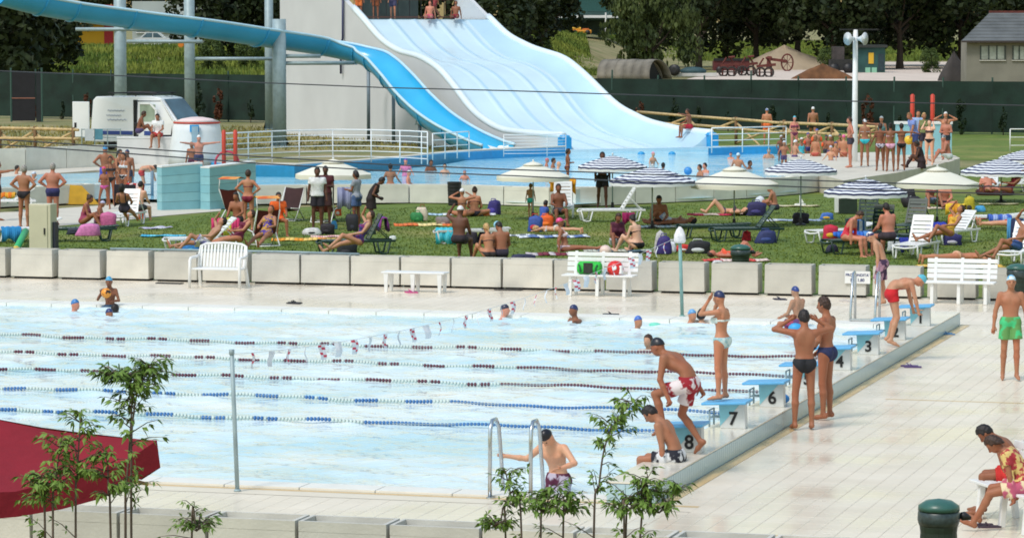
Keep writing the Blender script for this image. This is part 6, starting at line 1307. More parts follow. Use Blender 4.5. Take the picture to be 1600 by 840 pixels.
    bv, bf = body; minz = bv[:, 2].min()
    def finish(v): return v * k
    # placement
    base = Vector(at) if at is not None else P(u, v, z)
    zoff = -minz * k if sink is None else -minz * k - sink
    t = thing('person', lb, 'person', (base.x, base.y, base.z + zoff + .003), R(-heading), group)
    # hands: five fingers joined to the body mesh
    ev, ef = [finish(bv)], [bf]; nb_ = len(bv)
    if detail:
        fb = MB()
        for wr, hd, dr, s in hands:
            side = np.cross(dr, Rc @ np.array([0, 1, 0.2])); side = nv(side if np.linalg.norm(side) > .1 else Rc @ np.array([1, 0, 0])); pal = np.cross(side, dr)
            for q, (off, L) in enumerate(((-.026, .062), (-.009, .075), (.009, .07), (.025, .055))):
                p0 = hd + side * off; fb.tube([p0 - dr * .02, p0 + dr * L * .5, p0 + dr * L * .9 + pal * .018], [.011, .010, .007], 5)
            fb.tube([wr + side * -.02 * s + dr * .02, wr + dr * .06 + side * -.048 * s, wr + dr * .095 + side * -.05 * s], [.013, .011, .008], 5)
        if fb.v: ev.append(np.array(fb.v) * k)
        me_f = [tuple(i + nb_ for i in f_) for f_ in fb.f]
        allv = np.concatenate(ev); faces = [tuple(x) for x in bf] + me_f; me = bpy.data.meshes.new('body'); me.from_pydata(allv.tolist(), [], faces); me.materials.append(_MC['skin_' + skin]); me.polygons.foreach_set('use_smooth', [True] * len(faces)); me.update()
    else: me = npmesh('body', ev[0], bf, _MC['skin_' + skin])
    ob('body', me, t)
    # clothing
    def in_frame(X, Rm, o): return (X - o) @ Rm
    def add_cloth(name, fn, col, lo_, hi_, col2=None, sc=14, hh=None):
        r = mesh_sdf(fn, np.maximum(lo, lo_), np.minimum(hi, hi_), (hh or h * .8))
        if r is None: return
        cm = M('swim_%d_%d_%d%s' % (col + ('' if col2 is None else '_%d_%d_%d' % col2,)), C(*col), .8, .1 if col2 is None else 0, sc, col2=None if col2 is None else C(*col2), thresh=(.47, .53))
        ob(name, npmesh(name, finish(r[0]), r[1], cm), t)
    for w in wear:
        kind, col = w[0], w[1]; col2 = w[2] if len(w) > 2 else None
        if kind in ('briefs', 'bikini_bottom'):
            top = .075 if kind == 'briefs' else .045
            def fn(X, top=top):
                q = in_frame(X, R0, hip); g = np.maximum(q[..., 2] - top, (-.125 + .95 * np.maximum(np.abs(q[..., 0]) - .035, 0) - .35 * np.maximum(-q[..., 1], 0)) - q[..., 2]); return np.maximum(S.ev(X) - .010, np.maximum(g, q[..., 1] - .15))
            add_cloth('swim_briefs' if kind == 'briefs' else 'bikini_bottom', fn, col, hip - .26, hip + .26, col2)
        elif kind in ('trunks', 'shorts', 'long_shorts'):
            cut = {'trunks': .30, 'shorts': .62, 'long_shorts': .85}[kind]; loose = {'trunks': .010, 'shorts': .026, 'long_shorts': .03}[kind]
            Q = SDF(); Q.ell(T(R0, hip, (0, -.008, .02)), (.17 * fw, .125 * fw, .12), R0); Q.ell(T(R0, hip, (0, -.05, -.03)), (.165 * fw, .10 * fw, .10), R0, .05)
            for nm in ('lL', 'lR'): hj, kn, an = J[nm]; e = hj + (kn - hj) * cut; Q.cone(hj, e, .098 * fw, .085 + loose * .9, .03)
            def fn(X, Q=Q, cut=cut, loose=loose):
                d = np.minimum(Q.ev(X), S.ev(X) - loose * .5); q = in_frame(X, R0, hip); g = q[..., 2] - .085; legs = None
                for nm in ('lL', 'lR'):
                    hj, kn, an = J[nm]; dr = nv(kn - hj); tt = (X - hj) @ dr - cut * .43; rad = np.linalg.norm((X - hj) - ((X - hj) @ dr)[..., None] * dr, axis=-1) - .15; reg = np.maximum(np.maximum(tt, rad), -((X - hj) @ dr) - .05); legs = reg if legs is None else np.minimum(legs, reg)
                pel = np.maximum(np.maximum(np.abs(q[..., 2]) - .12, np.abs(q[..., 1]) - .19), np.abs(q[..., 0]) - .205 * fw); return np.maximum(np.maximum(d, g), np.minimum(legs, pel))
            pts = np.array([hip] + [J[n][1] for n in ('lL', 'lR')]); add_cloth('swim_shorts' if kind != 'trunks' else 'swim_trunks', fn, col, pts.min(0) - .26, pts.max(0) + .26, col2, 6)
        elif kind in ('bikini_top',):
            def fn(X):
                q = in_frame(X, Rc, piv); wdt = np.where(q[..., 1] > .0, .048, .016); g = np.abs(q[..., 2] - .185) - wdt; g = np.maximum(g, np.abs(q[..., 0]) - .19)
                st = np.maximum(np.maximum(np.abs(np.abs(q[..., 0]) - .085 + .10 * np.maximum(q[..., 2] - .2, 0) * 2) - .012, q[..., 1] * 0 + (.18 - q[..., 2])), q[..., 2] - .40); g = np.minimum(g, np.maximum(st, np.where(q[..., 1] > -.02, -1, 1))); return np.maximum(S.ev(X) - .009, g)
            c_ = T(Rc, piv, (0, 0, .2)); add_cloth('bikini_top', fn, col, c_ - .3, c_ + .3, col2)
        elif kind == 'onepiece':
            def fn(X):
                q = in_frame(X, R0, hip); c2 = in_frame(X, Rc, piv); g = np.maximum(-.125 + .95 * np.maximum(np.abs(q[..., 0]) - .035, 0) - q[..., 2], q[..., 1] - .2); topz = np.where(c2[..., 1] > 0, .24, .10); g2 = np.maximum(c2[..., 2] - topz, np.abs(c2[..., 0]) - .175); st = np.maximum(np.abs(np.abs(c2[..., 0]) - .09) - .02, c2[..., 2] - .37); return np.maximum(S.ev(X) - .010, np.maximum(g, np.minimum(g2, np.maximum(st, c2[..., 2] - .4))))
            add_cloth('swimsuit', fn, col, np.minimum(hip, piv) - .4, np.maximum(hip, piv) + .45, col2)
        elif kind in ('tshirt', 'dress', 'vest'):
            low = {'tshirt': -.02, 'dress': -.32, 'vest': 0.02}[kind]
            def fn(X, kind=kind, low=low):
                q = in_frame(X, R0, hip); c2 = in_frame(X, Rc, piv); d = S.ev(X) - .022; g = np.maximum(low - q[..., 2], c2[..., 2] - .385); arm = None
                lim = .14 if kind == 'tshirt' else -.02
                for nm in ('aL', 'aR'):
                    sh, el, wr = J[nm]; dr = nv(el - sh); along = (X - sh) @ dr; rad = np.linalg.norm((X - sh) - along[..., None] * dr, axis=-1) - .085; a_ = np.maximum(np.maximum(along - lim, rad), -along - .1); arm = a_ if arm is None else np.minimum(arm, a_)
                tor = np.maximum(np.abs(c2[..., 0]) - .185 * fw, np.abs(c2[..., 1]) - .2 * fw)
                if kind == 'dress': d = np.minimum(d, np.maximum(np.linalg.norm(q[..., :2] / np.array([1.15, .85]), axis=-1) - (.17 - .12 * np.minimum(q[..., 2], 0)), np.maximum(q[..., 2] - .05, low - q[..., 2]))); tor = np.minimum(tor, np.maximum(q[..., 2] - .05, low - q[..., 2]))
                return np.maximum(d, np.maximum(g, np.minimum(tor, arm)))
            pts = np.array([hip, piv] + [J[n][1] for n in ('aL', 'aR')]); add_cloth('shirt' if kind != 'dress' else 'dress', fn, col, pts.min(0) - .45, pts.max(0) + .4, col2, hh=h * .9)
        elif kind == 'armbands':
            Q = SDF()
            for nm in ('aL', 'aR'): sh, el, wr = J[nm]; Q.cone(sh * .6 + el * .4, sh * .2 + el * .8, .075, .075)
            add_cloth('armbands', Q.ev, col, lo, hi)
    # hair or cap
    hk, hcn = hair[0], hair[1]
    if hk != 'bald':
        Q = SDF(); e = .014 if hk != 'cap' else .009; Q.ell(T(Rh, hc, (0, -.004, .006)), ((.073 + e) * hs, (.092 + e) * hs, (.108 + e) * hs), Rh)
        if hk == 'long': Q.ell(T(Rh, hc, (0, -.075, -.14)), (.085, .05, .17), Rh, .04)
        if hk == 'bob': Q.ell(T(Rh, hc, (0, -.045, -.05)), (.098, .075, .11), Rh, .04)
        if hk == 'tail': Q.cone(T(Rh, hc, (0, -.11, .02)), T(Rh, hc, (0, -.15, -.20)), .035, .018, .02)
        if hk == 'bun': Q.ell(T(Rh, hc, (0, -.085, .085)), (.045, .045, .04), Rh, .02)
        def fn(X, Q=Q, hk=hk):
            q = in_frame(X, Rh, hc)
            if hk == 'cap': g = .018 * hs + .28 * q[..., 1] - q[..., 2]
            elif hk == 'hat': g = .02 + .1 * q[..., 1] - q[..., 2]
            else: y_ = q[..., 1]; g = np.where(y_ > .03, .052 * hs + .3 * (y_ - .03), np.where(y_ > -.02, -.012, -.03 + 1.0 * np.maximum(y_ + .02, -.06 if hk == 'short' else -9))) * hs - q[..., 2]; return np.maximum(Q.ev(X) + .007 * np.sin(q[..., 0] * 95 + 3 * q[..., 2] * 20) * np.sin(y_ * 80 + q[..., 2] * 40), g)
            return np.maximum(Q.ev(X), g)
        col = HAIRS[hcn] if isinstance(hcn, str) else hcn
        r = mesh_sdf(fn, hc - .34, hc + .2, h * .75)
        if r is not None:
            cap = hk in ('cap', 'hat'); m_ = M(('cap_%d_%d_%d' if cap else 'hair_%d_%d_%d') % col, C(*col), .35 if cap else .6, .1 if cap else .3, 12 if cap else 40, col2=(C(*hair[2]) if len(hair) > 2 else None), thresh=(.48, .52)); ob('swim_cap' if hk == 'cap' else ('sun_hat' if hk == 'hat' else 'hair'), npmesh('hair', finish(r[0]), r[1], m_), t)
        if hk == 'hat':
            b = MB(); b.lathe([(.07, 0), (.085, .004), (.088, .0)], 14, (0, .04, 0), sy=1.6); o = b.build('hat_brim', m_, t); o.matrix_local = Matrix.Translation(Vector(finish(T(Rh, hc, (0, .02, .03))))) @ Matrix(Rh.tolist()).to_4x4()
    if detail:
        for s in (-1, 1):
            b = MB(); b.ball((0, 0, 0), .011 * k, 6, sc=(1.3, .6, .7), m=4); o = b.build('eye', M('eye_dark', C(40, 28, 24), .3, 0), t, True); o.location = Vector(finish(T(Rh, hc, (s * .03 * hs, .087 * hs, .004))))
        b = MB(); b.ball((0, 0, 0), .014 * k, 6, sc=(1.6, .5, .4), m=4); o = b.build('mouth', M('lip', C(150, 80, 72), .5, .1), t, True); o.location = Vector(finish(T(Rh, hc, (0, .085 * hs, -.062 * hs))))
    return t, dict(J=J, hip=hip * k, hands=[finish(h_[1]) for h_ in hands], z=base.z + zoff, k=k)
# ---- swimmers and divers round the main pool
PT = PL_H + .02
person('girl in a pale floral bikini and navy cap standing on starting block seven, adjusting goggles', 1147, 622, 300, 1.49, 'face', 'tan', 'f', ('cap', (38, 48, 88)), (('bikini_bottom', (196, 216, 214), (150, 190, 196)), ('bikini_top', (206, 220, 216))), at=LD(.0, 5.70, PT + .375), detail=True, head=8)
person('boy in black briefs seen from behind, both hands at his head', 1256, 671, 352, 1.70, 'head', 'brown', 'm', ('short', 'black'), (('briefs', (26, 28, 34)),), detail=True, head=12, lL=((-.10, .05, -1), (-.02, -.03, -1)))
person('dark-haired boy in navy briefs standing behind the one in black briefs', 1290, 655, 300, 1.78, 'stand', 'brown', 'm', ('short', 'brown'), (('briefs', (36, 44, 84)),), detail=True, aR=((.15, .15, -1), (-.35, .65, -.8)), aL=((-.2, .1, -1), (.3, .7, -.7)), head=8)
person('boy in a black cap and red and white shorts stepping over starting block eight', 1075, 702, 300, 1.74, 'stand', 'brown', 'm', ('cap', (30, 32, 40)), (('shorts', (150, 22, 40), (226, 218, 222)),), at=LD(-.24, 2.62, PT), detail=True, bend=56, head=-34, lL=((-.1, .95, -.30), (-.05, -.35, -1)), lR=((.12, .38, -1), (.1, -.75, -1)), aL=((-.3, .85, -.55), (-.1, .5, -1)), aR=((.25, .25, -1), (.1, .45, -1)))
person('boy with wet dark hair in black and white shorts sitting on the plinth end', 1045, 722, 292, 1.66, 'sit_lean', 'tan', 'm', ('short', 'black'), (('shorts', (28, 30, 44), (214, 216, 220)),), at=LD(-.20, 2.05, PT), detail=True, sink=.46, bend=34, head=18, aR=((.12, .25, -1), (.05, .45, -.9)), aL=((-.12, .35, -1), (-.05, .5, -.85)))
person('boy in a black cap and purple shorts climbing out at the near ladder', 858, 765, 215, 1.66, 'stand', 'fair', 'm', ('cap', (26, 26, 32)), (('shorts', (90, 30, 60), (190, 180, 200)),), at=LD(1.03, .95, 0), detail=True, sink=.80, bend=22, head=35, aL=((-.75, .45, -.5), (.25, .85, .15)), aR=((.8, .4, -.55), (.75, .5, .35)))
person('man in green patterned shorts and white and blue cap walking toward the viewer', 1578, 594, 182, 1.68, 'walk', 'tan', 'm', ('cap', (206, 226, 236), (90, 170, 214)), (('shorts', (70, 196, 128), (96, 150, 84)),), detail=True, lL=((-.04, .12, -1), (-.02, -.05, -1)), lR=((.04, -.05, -1), (.02, -.2, -1)), aL=((-.3, .0, -1), (-.12, .15, -1)), aR=((.3, 0, -1), (.12, .15, -1)))
person('boy in red trunks and turquoise cap bent double between blocks two and three', 1392, 538, 82, 1.60, 'bend', 'fair', 'm', ('cap', (96, 190, 214)), (('trunks', (190, 24, 34)),), at=LD(-.33, 17.75, PT), detail=True, lL=((-.1, .25, -1), (-.04, -.35, -1)), lR=((.1, .15, -1), (.04, -.3, -1)), aL=((-.1, 1, .02), (0, 1, .05)), aR=((.1, 1, .02), (0, 1, .05)), head=-15)
person('boy in a white and navy cap and striped shorts leaning forward on the far deck', 1378, 478, 285, 1.55, 'stand', 'fair', 'm', ('cap', (226, 228, 234), (50, 44, 90)), (('long_shorts', (60, 40, 70), (170, 130, 150)),), at=P(1378, 477), detail=True, bend=26, head=10, lL=((-.06, .25, -1), (-.02, -.35, -1)), aL=((-.1, .25, -1), (0, .5, -1)), aR=((.1, .2, -1), (0, .5, -1)))
person('boy in a dark blue cap sitting on the far pool edge with a colourful bag', 1243, 515, 315, 1.52, 'sit', 'fair', 'm', ('cap', (46, 66, 130)), (('shorts', (96, 60, 110), (160, 60, 90)),), at=LD(2.45, 23.6, .03), detail=True, sink=.42)
person('boy in red shorts on the corner bench, behind the one in the batik shirt', 1575, 800, 285, 1.62, 'sit_lean', 'brown', 'm', ('short', 'black'), (('shorts', (200, 44, 40)),), at=P(1596, 815) + Vector((0, .35, .455)), detail=True, sink=.43, bend=46, head=10)
person('girl in a yellow and red batik shirt sitting on the corner bench', 1580, 820, 285, 1.55, 'sit_lean', 'brown', 'f', ('bob', 'brown'), (('tshirt', (216, 190, 120), (170, 50, 60)), ('shorts', (222, 206, 170), (190, 90, 120))), at=P(1598, 830) + Vector((0, 0, .455)), detail=True, sink=.42, bend=42, head=12, lL=((-.1, 1, -.25), (-.04, .55, -1)), lR=((.14, 1, -.15), (.04, .45, -1)))
# swimmers in the main pool (only what rises above the water)
def swimmer(lb, u, v, heading, hair, skin='tan', up=.36, pose='wade', **k): return person(lb, u, v, heading, k.pop('ht', 1.66), pose, skin, k.pop('sex', 'm'), hair, k.pop('wear', (('trunks', (40, 50, 80)),)), at=P(u, v, WLEV), sink=1.66 - up, **k)
person('boy in a blue cap holding an orange ball, sitting on the far pool edge', 174, 476, 185, 1.40, 'sit', 'brown', 'm', ('cap', (80, 164, 206)), (('trunks', (60, 90, 120)),), at=P(172, 476, .03), sink=.38, detail=True, aL=((-.3, .3, -.8), (.6, .8, .1)), aR=((.5, .3, -.8), (-.5, .5, .9)), lL=((-.7, .8, -.05), (.6, .3, -.6)), lR=((.7, .8, -.05), (-.6, .3, -.6)))
q_ = P(170, 476, .03); ballobj('orange and black ball held by the boy on the far pool edge', q_ + Vector((-.02, -.26, .26)), .105, (236, 150, 50), tex=C(60, 40, 30))
swimmer('swimmer in a blue cap, leftmost in the main pool', 116, 487, 120, ('cap', (60, 120, 180)), 'red', .24)
swimmer('swimmer in a navy cap in front of the boy with the ball', 170, 493, 150, ('cap', (44, 60, 110)), 'brown', .13); swimmer('dark-haired swimmer facing away below the boy with the ball', 179, 488, 20, ('short', 'black'), 'brown', .15)
swimmer('swimmer in a dark cap hanging on the far edge, left of the pennants', 787, 497, 110, ('cap', (50, 52, 72)), 'red', .26)
swimmer('swimmer in a navy cap resting an arm on the far edge under the pennants', 898, 501, 240, ('cap', (44, 56, 100)), 'brown', .30, aL=((-.8, .5, .05), (-.6, .8, .1)))
swimmer('swimmer in a royal blue cap between the black slippers and the pale green pole', 996, 514, 150, ('cap', (70, 110, 190)), 'tan', .24)
swimmer('bare-headed boy swimming at the first lane rope', 1014, 552, 215, ('short', 'brown'), 'fair', .32, wear=(('tshirt', (190, 190, 186)),))
swimmer('swimmer in a pale blue cap beside the pale green pole', 1080, 505, 140, ('cap', (100, 160, 210)), 'tan', .26); swimmer('long-haired woman swimming beside the pale blue cap', 1096, 505, 20, ('bob', 'black'), 'fair', .27, sex='f', wear=(('onepiece', (70, 40, 60)),))
b = MB(); b.ball((0, 0, 0), .09, 10, sc=(1.3, .8, .5)); o = b.build('pool_toy', M('toy_green', C(120, 214, 190), .5, .05), None, True, P(1023, 507, WLEV + .02)); tag(o, 'small mint green float drifting by the swimmer in a royal blue cap', 'pool toy')
b = MB(); b.ball((0, 0, 0), .14, 12, sc=(1, .8, .7)); o = b.build('pool_toy', M('toy_blue', C(60, 160, 216), .5, .05), None, True, P(1243, 512, WLEV + .03)); tag(o, 'blue float held in the water by the boy in a dark blue cap', 'pool toy')
# ---- left group by the leisure pool
W = lambda *a: a
person('man in black briefs standing by the path with hands on hips', 38, 357, 20, 1.74, 'hips', 'tan', 'm', ('short', 'grey'), (('briefs', (30, 26, 34)),), fat=.06)
person('heavy man in navy trunks standing behind the cabinet, hands on hips', 83, 352, 5, 1.74, 'hips', 'red', 'm', ('short', 'grey'), (('trunks', (44, 46, 96)),), fat=.16)
person('person in dark shorts at the left edge pointing right', -4, 345, 60, 1.72, 'point', 'brown', 'm', ('short', 'black'), (('trunks', (40, 34, 44)),))
person('man in purple shorts and blue cap standing with back turned by the footbath', 165, 312, 350, 1.72, 'hips', 'brown', 'm', ('cap', (70, 150, 206)), (('shorts', (80, 84, 186)),))
person('child in a pink cap and pink bikini by the footbath', 163, 327, 190, 1.30, 'fold', 'brown', 'f', ('cap', (222, 70, 120)), (('bikini_bottom', (214, 96, 170)),), lL=((-.25, .0, -1), (-.1, 0, -1)), lR=((.25, 0, -1), (.1, 0, -1)))
person('girl in a dark bikini behind the child in the pink cap', 173, 321, 175, 1.52, 'stand', 'brown', 'f', ('tail', 'black'), (('bikini_bottom', (30, 30, 36)), ('bikini_top', (40, 40, 46))))
person('woman in a black bikini standing by the footbath, partly hidden', 187, 316, 120, 1.66, 'fold', 'tan', 'f', ('tail', 'black'), (('bikini_bottom', (34, 32, 40)), ('bikini_top', (34, 32, 40))))
person('woman in a white and black bikini standing beside the footbath gate', 194, 320, 215, 1.62, 'stand', 'tan', 'f', ('tail', 'brown'), (('bikini_bottom', (40, 36, 44), (206, 206, 210)), ('bikini_top', (206, 214, 220))))
person('dark-capped boy behind the women at the footbath', 200, 312, 200, 1.60, 'stand', 'brown', 'm', ('cap', (50, 60, 96)), (('trunks', (60, 60, 80)),))
person('boy bending over the footbath water', 222, 303, 90, 1.4, 'bend', 'fair', 'm', ('short', 'black'), (('trunks', (180, 60, 60)),), at=P(222, 306))
person('woman sitting wrapped below in a pink towel on the grass', 131, 357, 95, 1.62, 'sit_ground', 'brown', 'f', ('bun', 'brown'), (('onepiece', (150, 60, 90)),))
person('child in a lilac cap sitting beside the woman with the pink towel', 153, 354, 100, 1.25, 'sit_ground', 'brown', 'm', ('cap', (176, 176, 206)), (('trunks', (110, 70, 110)),))
person('dark-haired person seated in the black-towelled lounger, seen from behind', 195, 346, 10, 1.6, 'recline', 'tan', 'f', ('bob', 'black'), (('onepiece', (40, 36, 50)),), at=P(195, 348, .36), root=-25)
person('person with bare pale back seated beside the red towel', 218, 345, 20, 1.62, 'sit', 'pale', 'm', ('short', 'black'), (('trunks', (60, 64, 70)),), at=P(218, 345, .0), sink=.1)
person('boy in white patterned shorts reclining on the white lounger behind the garden bench', 318, 392, 258, 1.62, 'recline_knee', 'fair', 'm', ('short', 'black'), (('shorts', (222, 222, 230), (120, 120, 180)),), at=P(322, 391, .40), root=-42)
person('woman lying back on the striped towel chair with one arm stretched', 366, 388, 250, 1.62, 'recline', 'tan', 'f', ('short', 'brown'), (('onepiece', (110, 30, 60)),), at=P(372, 386, .36), root=-35)
person('woman in a dark red bikini standing with hands on hips by the deck chairs', 388, 362, 8, 1.68, 'hips', 'tan', 'f', ('short', 'brown'), (('bikini_bottom', (120, 22, 52)), ('bikini_top', (110, 24, 50))))
person('dark-haired person seated under the sunshade at the right shower screen', 370, 344, 200, 1.6, 'sit', 'brown', 'm', ('short', 'black'), (('trunks', (40, 36, 40)),), at=P(371, 346, .38), sink=.43)
person('person in orange seated in the dark deck chair before the planters', 434, 345, 160, 1.6, 'sit', 'brown', 'm', ('short', 'black'), (('tshirt', (226, 96, 30)),), at=P(434, 346, .38), sink=.43)
person('woman dozing in the maroon deck chair with yellow and violet swimwear', 420, 384, 200, 1.6, 'recline', 'tan', 'f', ('short', 'brown'), (('onepiece', (190, 150, 70), (80, 60, 150)),), at=P(416, 384, .34), root=-30)
person('man in a white shirt and black shorts standing under the cream parasol', 496, 360, 175, 1.72, 'stand', 'dark', 'm', ('short', 'black'), (('tshirt', (222, 224, 226)), ('shorts', (34, 30, 40))))
person('dark person in a maroon shirt beside the white-shirted man', 509, 352, 185, 1.66, 'carry', 'dark', 'm', ('short', 'black'), (('tshirt', (76, 26, 32)), ('long_shorts', (60, 34, 36))))
person('woman in a grey top and denim shorts standing holding a cloth', 557, 357, 300, 1.60, 'carry', 'brown', 'f', ('bob', 'black'), (('tshirt', (150, 156, 166)), ('shorts', (72, 96, 140))))
person('person wrapped in a black towel bending forward beside the woman in denim shorts', 580, 359, 90, 1.55, 'carry', 'dark', 'f', ('short', 'black'), (('dress', (34, 24, 26)),), bend=35)
drape('grey-blue patterned cloth held out by the woman in denim shorts', P(540, 352), .45, 1.05, .55, .3, .1, (150, 156, 190), (120, 124, 160), bands=4)
person('woman in a purple swimsuit reclining on the dark green lounger with knees bent', 556, 395, 258, 1.64, 'recline_knee', 'fair', 'f', ('short', 'brown'), (('onepiece', (110, 30, 90), (70, 60, 130)),), at=P(560, 396, .38), root=-30, lL=((-.1, .9, -.15), (-.05, .35, -1)))
person('bare-backed girl with bikini strap sitting behind the planters', 764, 411, 340, 1.64, 'sit_ground', 'tan', 'f', ('tail', 'blond'), (('bikini_top', (60, 50, 50)), ('bikini_bottom', (60, 50, 50))))
person('dark-haired boy sitting shoulder to shoulder with the bare-backed girl', 783, 410, 350, 1.72, 'sit_ground', 'brown', 'm', ('short', 'black'), (('trunks', (50, 44, 60)),), head=20, turn=-30)
person('tanned man sitting on the camp bed, hand raised to his head', 715, 380, 20, 1.74, 'sit', 'dark', 'm', ('hat', (220, 220, 222)), (('trunks', (44, 36, 44)),), at=P(717, 380, .40), sink=.43, aL=((-.6, .5, .3), (.5, .0, .85)), fat=.08)
person('bare-backed woman with high hair sitting on the pale blue towel', 741, 338, 5, 1.68, 'cross', 'tan', 'f', ('bun', 'brown'), (('bikini_top', (70, 44, 50)), ('bikini_bottom', (40, 36, 50))), fat=.08)
person('woman sitting beside the black bin, arms up to her pale cap', 722, 337, 0, 1.6, 'head', 'tan', 'f', ('hat', (226, 226, 228)), (('bikini_top', (60, 44, 50)),), at=P(722, 339), pose_=0, lL=POSES['cross']['lL'], lR=POSES['cross']['lR'])
# ---- middle of the lawn
person('toddler in turquoise trunks walking by the planters', 829, 342, 10, 1.02, 'walk', 'fair', 'm', ('short', 'light'), (('trunks', (60, 190, 190)),))
person('dark-haired person sitting in the white lounger under the mustard towel', 873, 336, 170, 1.68, 'sit', 'brown', 'm', ('short', 'black'), (('trunks', (60, 60, 70)),), at=P(873, 331, .40), sink=.40, root=-12)
person('man in black shorts walking past under the striped parasol', 941, 327, 178, 1.74, 'walk', 'dark', 'm', ('short', 'black'), (('shorts', (30, 28, 38)),))
person('dark-haired child sitting behind the orange rucksack', 848, 352, 40, 1.2, 'sit_ground', 'brown', 'm', ('short', 'black'), (('tshirt', (60, 90, 170)),))
person('fair child lying face down on the white and blue towel', 868, 366, 282, 1.36, 'lie_front', 'fair', 'f', ('short', 'blond'), (('bikini_bottom', (206, 200, 190)), ('bikini_top', (190, 190, 196))))
person('girl in a pink cap and white bikini sitting with legs stretched right', 882, 396, 88, 1.62, 'sit_long', 'tan', 'f', ('hat', (226, 70, 140)), (('bikini_bottom', (200, 180, 190)), ('bikini_top', (232, 220, 226))))
person('long-haired woman in a plum top sitting with raised knees mid-lawn', 963, 391, 165, 1.66, 'sit_ground', 'brown', 'f', ('long', 'brown'), (('vest', (80, 24, 50)), ('shorts', (206, 210, 216))))
person('woman in a black bikini sitting opposite the long-haired woman', 996, 396, 318, 1.66, 'sit_ground', 'pale', 'f', ('bun', 'black'), (('bikini_top', (24, 24, 28)), ('bikini_bottom', (24, 24, 28))), fat=.05)
ballobj('pinkish white ball on the towel between the two talking women', P(946, 392, .13), .15, (232, 206, 196))
person('tanned man sitting cross-legged leaning on the lying man', 1030, 353, 185, 1.72, 'cross', 'brown', 'm', ('short', 'black'), (('trunks', (50, 34, 36)),), head=10)
person('man in white and blue shorts lying on his back with knees raised', 1045, 353, 275, 1.74, 'lie_knees', 'tan', 'm', ('short', 'black'), (('shorts', (214, 220, 230), (150, 170, 210)),))
person('woman lying on her back with raised knees near the wall', 1132, 337, 275, 1.64, 'lie_knees', 'fair', 'f', ('bob', 'black'), (('bikini_bottom', (60, 40, 70)), ('bikini_top', (60, 40, 70))))
person('boy in dark trunks sitting upright by the white towel heap', 1211, 334, 292, 1.50, 'sit_ground', 'tan', 'm', ('short', 'black'), (('trunks', (40, 38, 60)),), head=18)
person('sunbather in orange lying behind the lidded bin', 1148, 405, 80, 1.5, 'lie_knees', 'red', 'f', ('short', 'brown'), (('onepiece', (226, 90, 60)),))
# ---- right of the lawn
person('woman in a red top leaning over her beach bag under the striped parasol', 1326, 378, 115, 1.66, 'sit_lean', 'red', 'f', ('short', 'brown'), (('onepiece', (206, 50, 70)),), at=P(1324, 377, .36), sink=.40, bend=32, fat=.1)
person('broad sunburnt man sitting on a lounger with his back turned', 1390, 377, 330, 1.76, 'sit', 'red', 'm', ('short', 'black'), (('trunks', (60, 50, 60)),), at=P(1388, 376, .37), sink=.42, fat=.14)
person('person lying hidden in the yellow towel lounger', 1480, 378, 250, 1.62, 'recline_knee', 'tan', 'f', ('short', 'brown'), (('onepiece', (214, 170, 60)),), at=P(1482, 378, .38), root=-35)
person('woman with raised knees sitting on the brown towel, left of the pair', 1454, 324, 170, 1.64, 'sit_ground', 'tan', 'f', ('long', 'light'), (('bikini_top', (120, 40, 50)), ('shorts', (120, 140, 170))))
person('man sitting cross-legged on the brown towel, right of the pair', 1476, 323, 195, 1.68, 'cross', 'red', 'm', ('short', 'light'), (('trunks', (60, 40, 50)),))
person('person lying on the end-on lounger under the far right striped parasol', 1543, 300, 175, 1.66, 'recline', 'red', 'm', ('short', 'brown'), (('trunks', (110, 40, 60)),), at=P(1545, 302, .36), root=-50)
person('person in maroon lying on the second far right lounger', 1575, 301, 262, 1.66, 'recline', 'brown', 'f', ('short', 'black'), (('onepiece', (140, 40, 60)),), at=P(1576, 301, .36), root=-45)
person('dozing sunbather in red on the low lounger at the right edge', 1578, 352, 262, 1.66, 'lie_back', 'fair', 'm', ('short', 'black'), (('trunks', (190, 60, 40)),), at=P(1580, 356, .36))
person('tanned sunbather lying face down behind the right bench', 1497, 414, 85, 1.68, 'lie_front', 'tan', 'f', ('short', 'black'), (('bikini_bottom', (206, 160, 130)),), at=P(1497, 413))
person('person with bare bent legs on the lounger at the right edge', 1583, 406, 255, 1.70, 'recline_knee', 'tan', 'm', ('short', 'brown'), (('trunks', (60, 90, 150)),), at=P(1588, 405, .38), root=-30)
# ---- leisure pool bathers
def bather(lb, u, v, heading, hair, skin='tan', up=.7, sex='m', wear=None, pose='wade', ht=1.62, z=LZ, **k):
    return person(lb, u, v, heading, ht, pose, skin, sex, hair, wear or (('trunks', (60, 70, 110)),), at=P(u, v, z), sink=ht - up, res=.03, **k)
LP = LZ
bather('bather seen from behind standing waist-deep near the front wall', 610, 291, 5, ('bun', 'black'), 'tan', .75, 'f', (('bikini_top', (60, 40, 44)),)); bather('child in a white cap leaning forward near the front wall', 638, 290, 100, ('cap', (222, 224, 220)), 'red', .5, ht=1.3)
bather('bather in a violet cap by the blue back wall', 634, 275, 180, ('cap', (70, 70, 170)), 'red', .62, wear=(('tshirt', (206, 120, 160)),), ht=1.4); bather('bather in a red cap left of the violet cap', 567, 262, 170, ('cap', (190, 50, 60)), 'tan', .25)
bather('dark-haired bather by the back railing end', 673, 267, 150, ('short', 'black'), 'brown', .4); bather('child with dark hair facing the viewer mid-pool', 695, 272, 180, ('bob', 'black'), 'pale', .36, ht=1.3); bather('small child by the black bin end of the pool', 726, 281, 180, ('cap', (120, 130, 160)), 'red', .35, ht=1.2)
person('girl in a dark bikini standing on the front rim of the leisure pool', 888, 293, 90, 1.22, 'fold', 'brown', 'f', ('long', 'black'), (('bikini_bottom', (90, 50, 60)), ('bikini_top', (120, 70, 70))), at=P(887, 296, .6))
